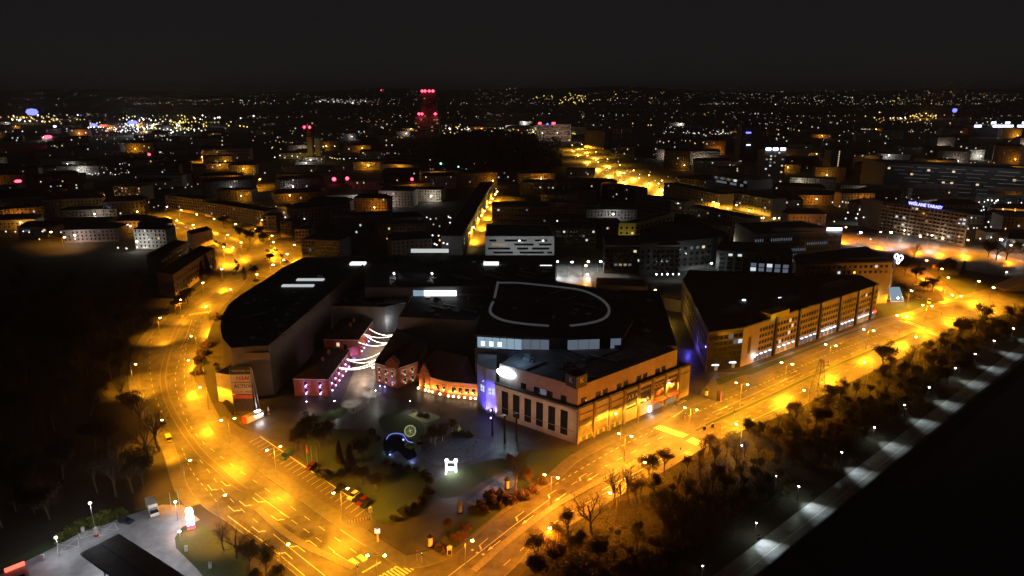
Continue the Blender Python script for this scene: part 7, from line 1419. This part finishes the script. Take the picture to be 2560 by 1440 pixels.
# the countless lights of the far city
GL = [glow('city_warm_white', (1, .88, .68), 1.5), glow('city_white', (.92, .97, 1), 2.0), glow('city_orange', (1, .55, .14), 1.6), glow('city_yellow', (1, .75, .12), 2.4), glow('city_dim', (1, .85, .65), .55), glow('city_red', (1, .12, .08), 1.2), glow('city_blue', (.3, .35, 1), 1.4), glow('city_bright', (1, .95, .85), 6)]
dl = MB(); rg = random.Random(99); hillobj = None
def dots(n, x0, x1, y0, y1, ws, size=(.6, 1.0), gauss=False, smin=.8):
    cl = False; cx_ = cy0 = sl = dyk = 0
    for k in range(n):
        if gauss: px, py = rg.gauss((x0 + x1) / 2, (x1 - x0) / 4), rg.gauss((y0 + y1) / 2, (y1 - y0) / 4)
        elif cl and k % 7: px, py = cx_ + sl * (k % 7) * rg.uniform(6, 13), cy0 + (k % 7) * dyk * 2 + rg.gauss(0, 1.6)
        else:
            px, py = rg.uniform(x0, x1), rg.uniform(y0, y1); cx_, cy0, sl, dyk = px, py, rg.choice([-1, 1, 2.2, -1.8]), rg.uniform(-.5, .5); cl = rg.random() < .4
        if 1100 < px < 1400 and 336 < py < 400: continue
        p = hit(px, py, rg.uniform(3, 12))
        if p is None: continue
        d = p.length; s = max(smin, d * .00072 * rg.uniform(*size)); mi = rg.choices(range(8), ws)[0] if not (cl and k % 7 and not gauss) else mi
        x, y, z = p; a = len(dl.v); dl.v += [(x - s, y, z), (x + s, y, z), (x, y - s, z), (x, y + s, z), (x, y, z - s), (x, y, z + s)]
        for f in ((0, 2, 5), (2, 1, 5), (1, 3, 5), (3, 0, 5), (2, 0, 4), (1, 2, 4), (3, 1, 4), (0, 3, 4)): dl.f.append(tuple(a + i for i in f)); dl.m.append(mi)
W0 = [3.5, 1.6, 2.2, .6, 13, .12, .1, .35]
dots(260, -20, 2580, 222, 250, [1.5, 1, .6, .2, 14, .1, .1, .1], (.35, .7)); dots(560, -20, 2580, 245, 300, W0, (.35, .85)); dots(330, -20, 2580, 300, 360, W0, (.5, .9)); dots(170, -20, 2580, 360, 440, W0, (.5, .9)); dots(80, 0, 2560, 440, 560, [4, 3, 1, .3, 6, 0, .2, .5], (.9, 1.3))
dots(130, 1840, 2400, 236, 262, [6, 3, 1, 2, 8, 0, 0, .6], (.4, .8)); dots(110, 1200, 2000, 228, 270, W0, (.4, .8)); dots(60, 300, 720, 250, 262, [3, 3, 1, .5, 8, 0, 0, .6], (.4, .8))
dots(200, 280, 430, 308, 330, [1, 12, 0, 1, 1, 0, .3, 5], (.9, 1.4)); dots(130, 370, 520, 288, 322, [1, 2, 2, 8, 0, 0, 0, 2], (.9, 1.5)); dots(70, -10, 140, 284, 306, [2, 1, 5, 3, 1, 0, 0, 1], (.9, 1.4)); dots(30, 150, 250, 280, 300, W0)
dots(130, 1110, 1345, 316, 345, [1, 1, 6, 7, 1, .2, 0, 1.2], (.9, 1.5)); dots(50, 1430, 1470, 238, 262, [0, 0, 5, 8, 0, .5, 0, 1], (.9, 1.3)); dots(70, 2285, 2345, 268, 300, [1, 0, 9, 4, 0, 1, 0, 2], (.9, 1.6)); dots(40, 2190, 2300, 295, 306, [2, 1, 3, 5, 0, .3, 0, 1]); dots(60, 790, 920, 248, 256, [3, 6, 0, 0, 2, 0, 0, 2], (.6, .9)); dots(50, 1730, 1850, 318, 336, [2, 5, 0, 0, 3, 0, .5, 1]); dots(40, 760, 810, 355, 400, [1, 0, 2, 7, 0, 0, 0, 1]); dots(70, 2140, 2560, 500, 600, [3, 8, 1, .2, 3, .2, 0, 1.5], (.9, 1.4)); dots(60, 1940, 2190, 505, 560, [2, 8, .3, 0, 3, 0, 0, 1.5], (.9, 1.4)); dots(50, 950, 1200, 540, 620, [4, 3, .5, 0, 5, .2, .1, .4], (.8, 1.2)); dots(60, 0, 420, 440, 620, [4, 2, 1, 0, 6, .1, 0, .3], (.8, 1.2))
tag(link('distant_city_lights', dl.mesh('distant_city_lights', GL)), 'countless tiny lamps and windows of the far city out to the horizon', 'city lights', None, 'stuff')
# light that the far quarters throw on their own walls
for i, (x, y, e, c) in enumerate(((345, 320, 120000, (.9, .95, 1)), (450, 305, 140000, (1, .7, .15)), (1230, 330, 90000, (1, .62, .12)), (2315, 285, 160000, (1, .5, .12)), (60, 295, 110000, (1, .6, .2)))):
    p = at(x, y, 22); t = thing('floodlight_mast', ['floodlight mast of the bright white complex in the far west', 'floodlight mast of the yellow-lit yard beside the white complex', 'floodlight mast of the yellow quarter behind the wooded hill', 'floodlight mast of the orange cluster near the blue sign', 'floodlight mast of the orange cluster below the round blue light'][i], 'floodlight', (p.x, p.y, 0), 0, 'far floodlight masts'); link('mast', MB().tube([(0, 0, 0), (0, 0, 24)], .3, 5).mesh('mast', steel), t); link('lens', MB().lathe([(0, -1.2), (1.6, 0), (0, 1.2)], 8, (0, 0, 24)).mesh('lens', G_wht if i == 0 else G_sod), t); lamp_light(t, 'light', (0, -2, 24), e, c, radius=1)

# ================================================================ THE AIR
hx0, hx1, hy0, hy1, hz0, hz1 = -14000, 14000, -900, 20500, -9, 330
hzm = bpy.data.materials.new('night_haze'); hzm.use_nodes = True; t = hzm.node_tree; t.nodes.clear(); o = t.nodes.new('ShaderNodeOutputMaterial'); v = t.nodes.new('ShaderNodeVolumePrincipled')
v.inputs['Color'].default_value = (.95, .93, .92, 1); v.inputs['Density'].default_value = .00008; v.inputs['Anisotropy'].default_value = .2; t.links.new(v.outputs[0], o.inputs['Volume'])
tag(link('haze', MB().prism([(hx0, hy0), (hx1, hy0), (hx1, hy1), (hx0, hy1)], hz0, hz1, bottom=True).mesh('haze', hzm)), 'thin night haze over the whole city', 'haze', None, 'stuff')
cy.volume_bounces = 0; cy.volume_max_steps = 64
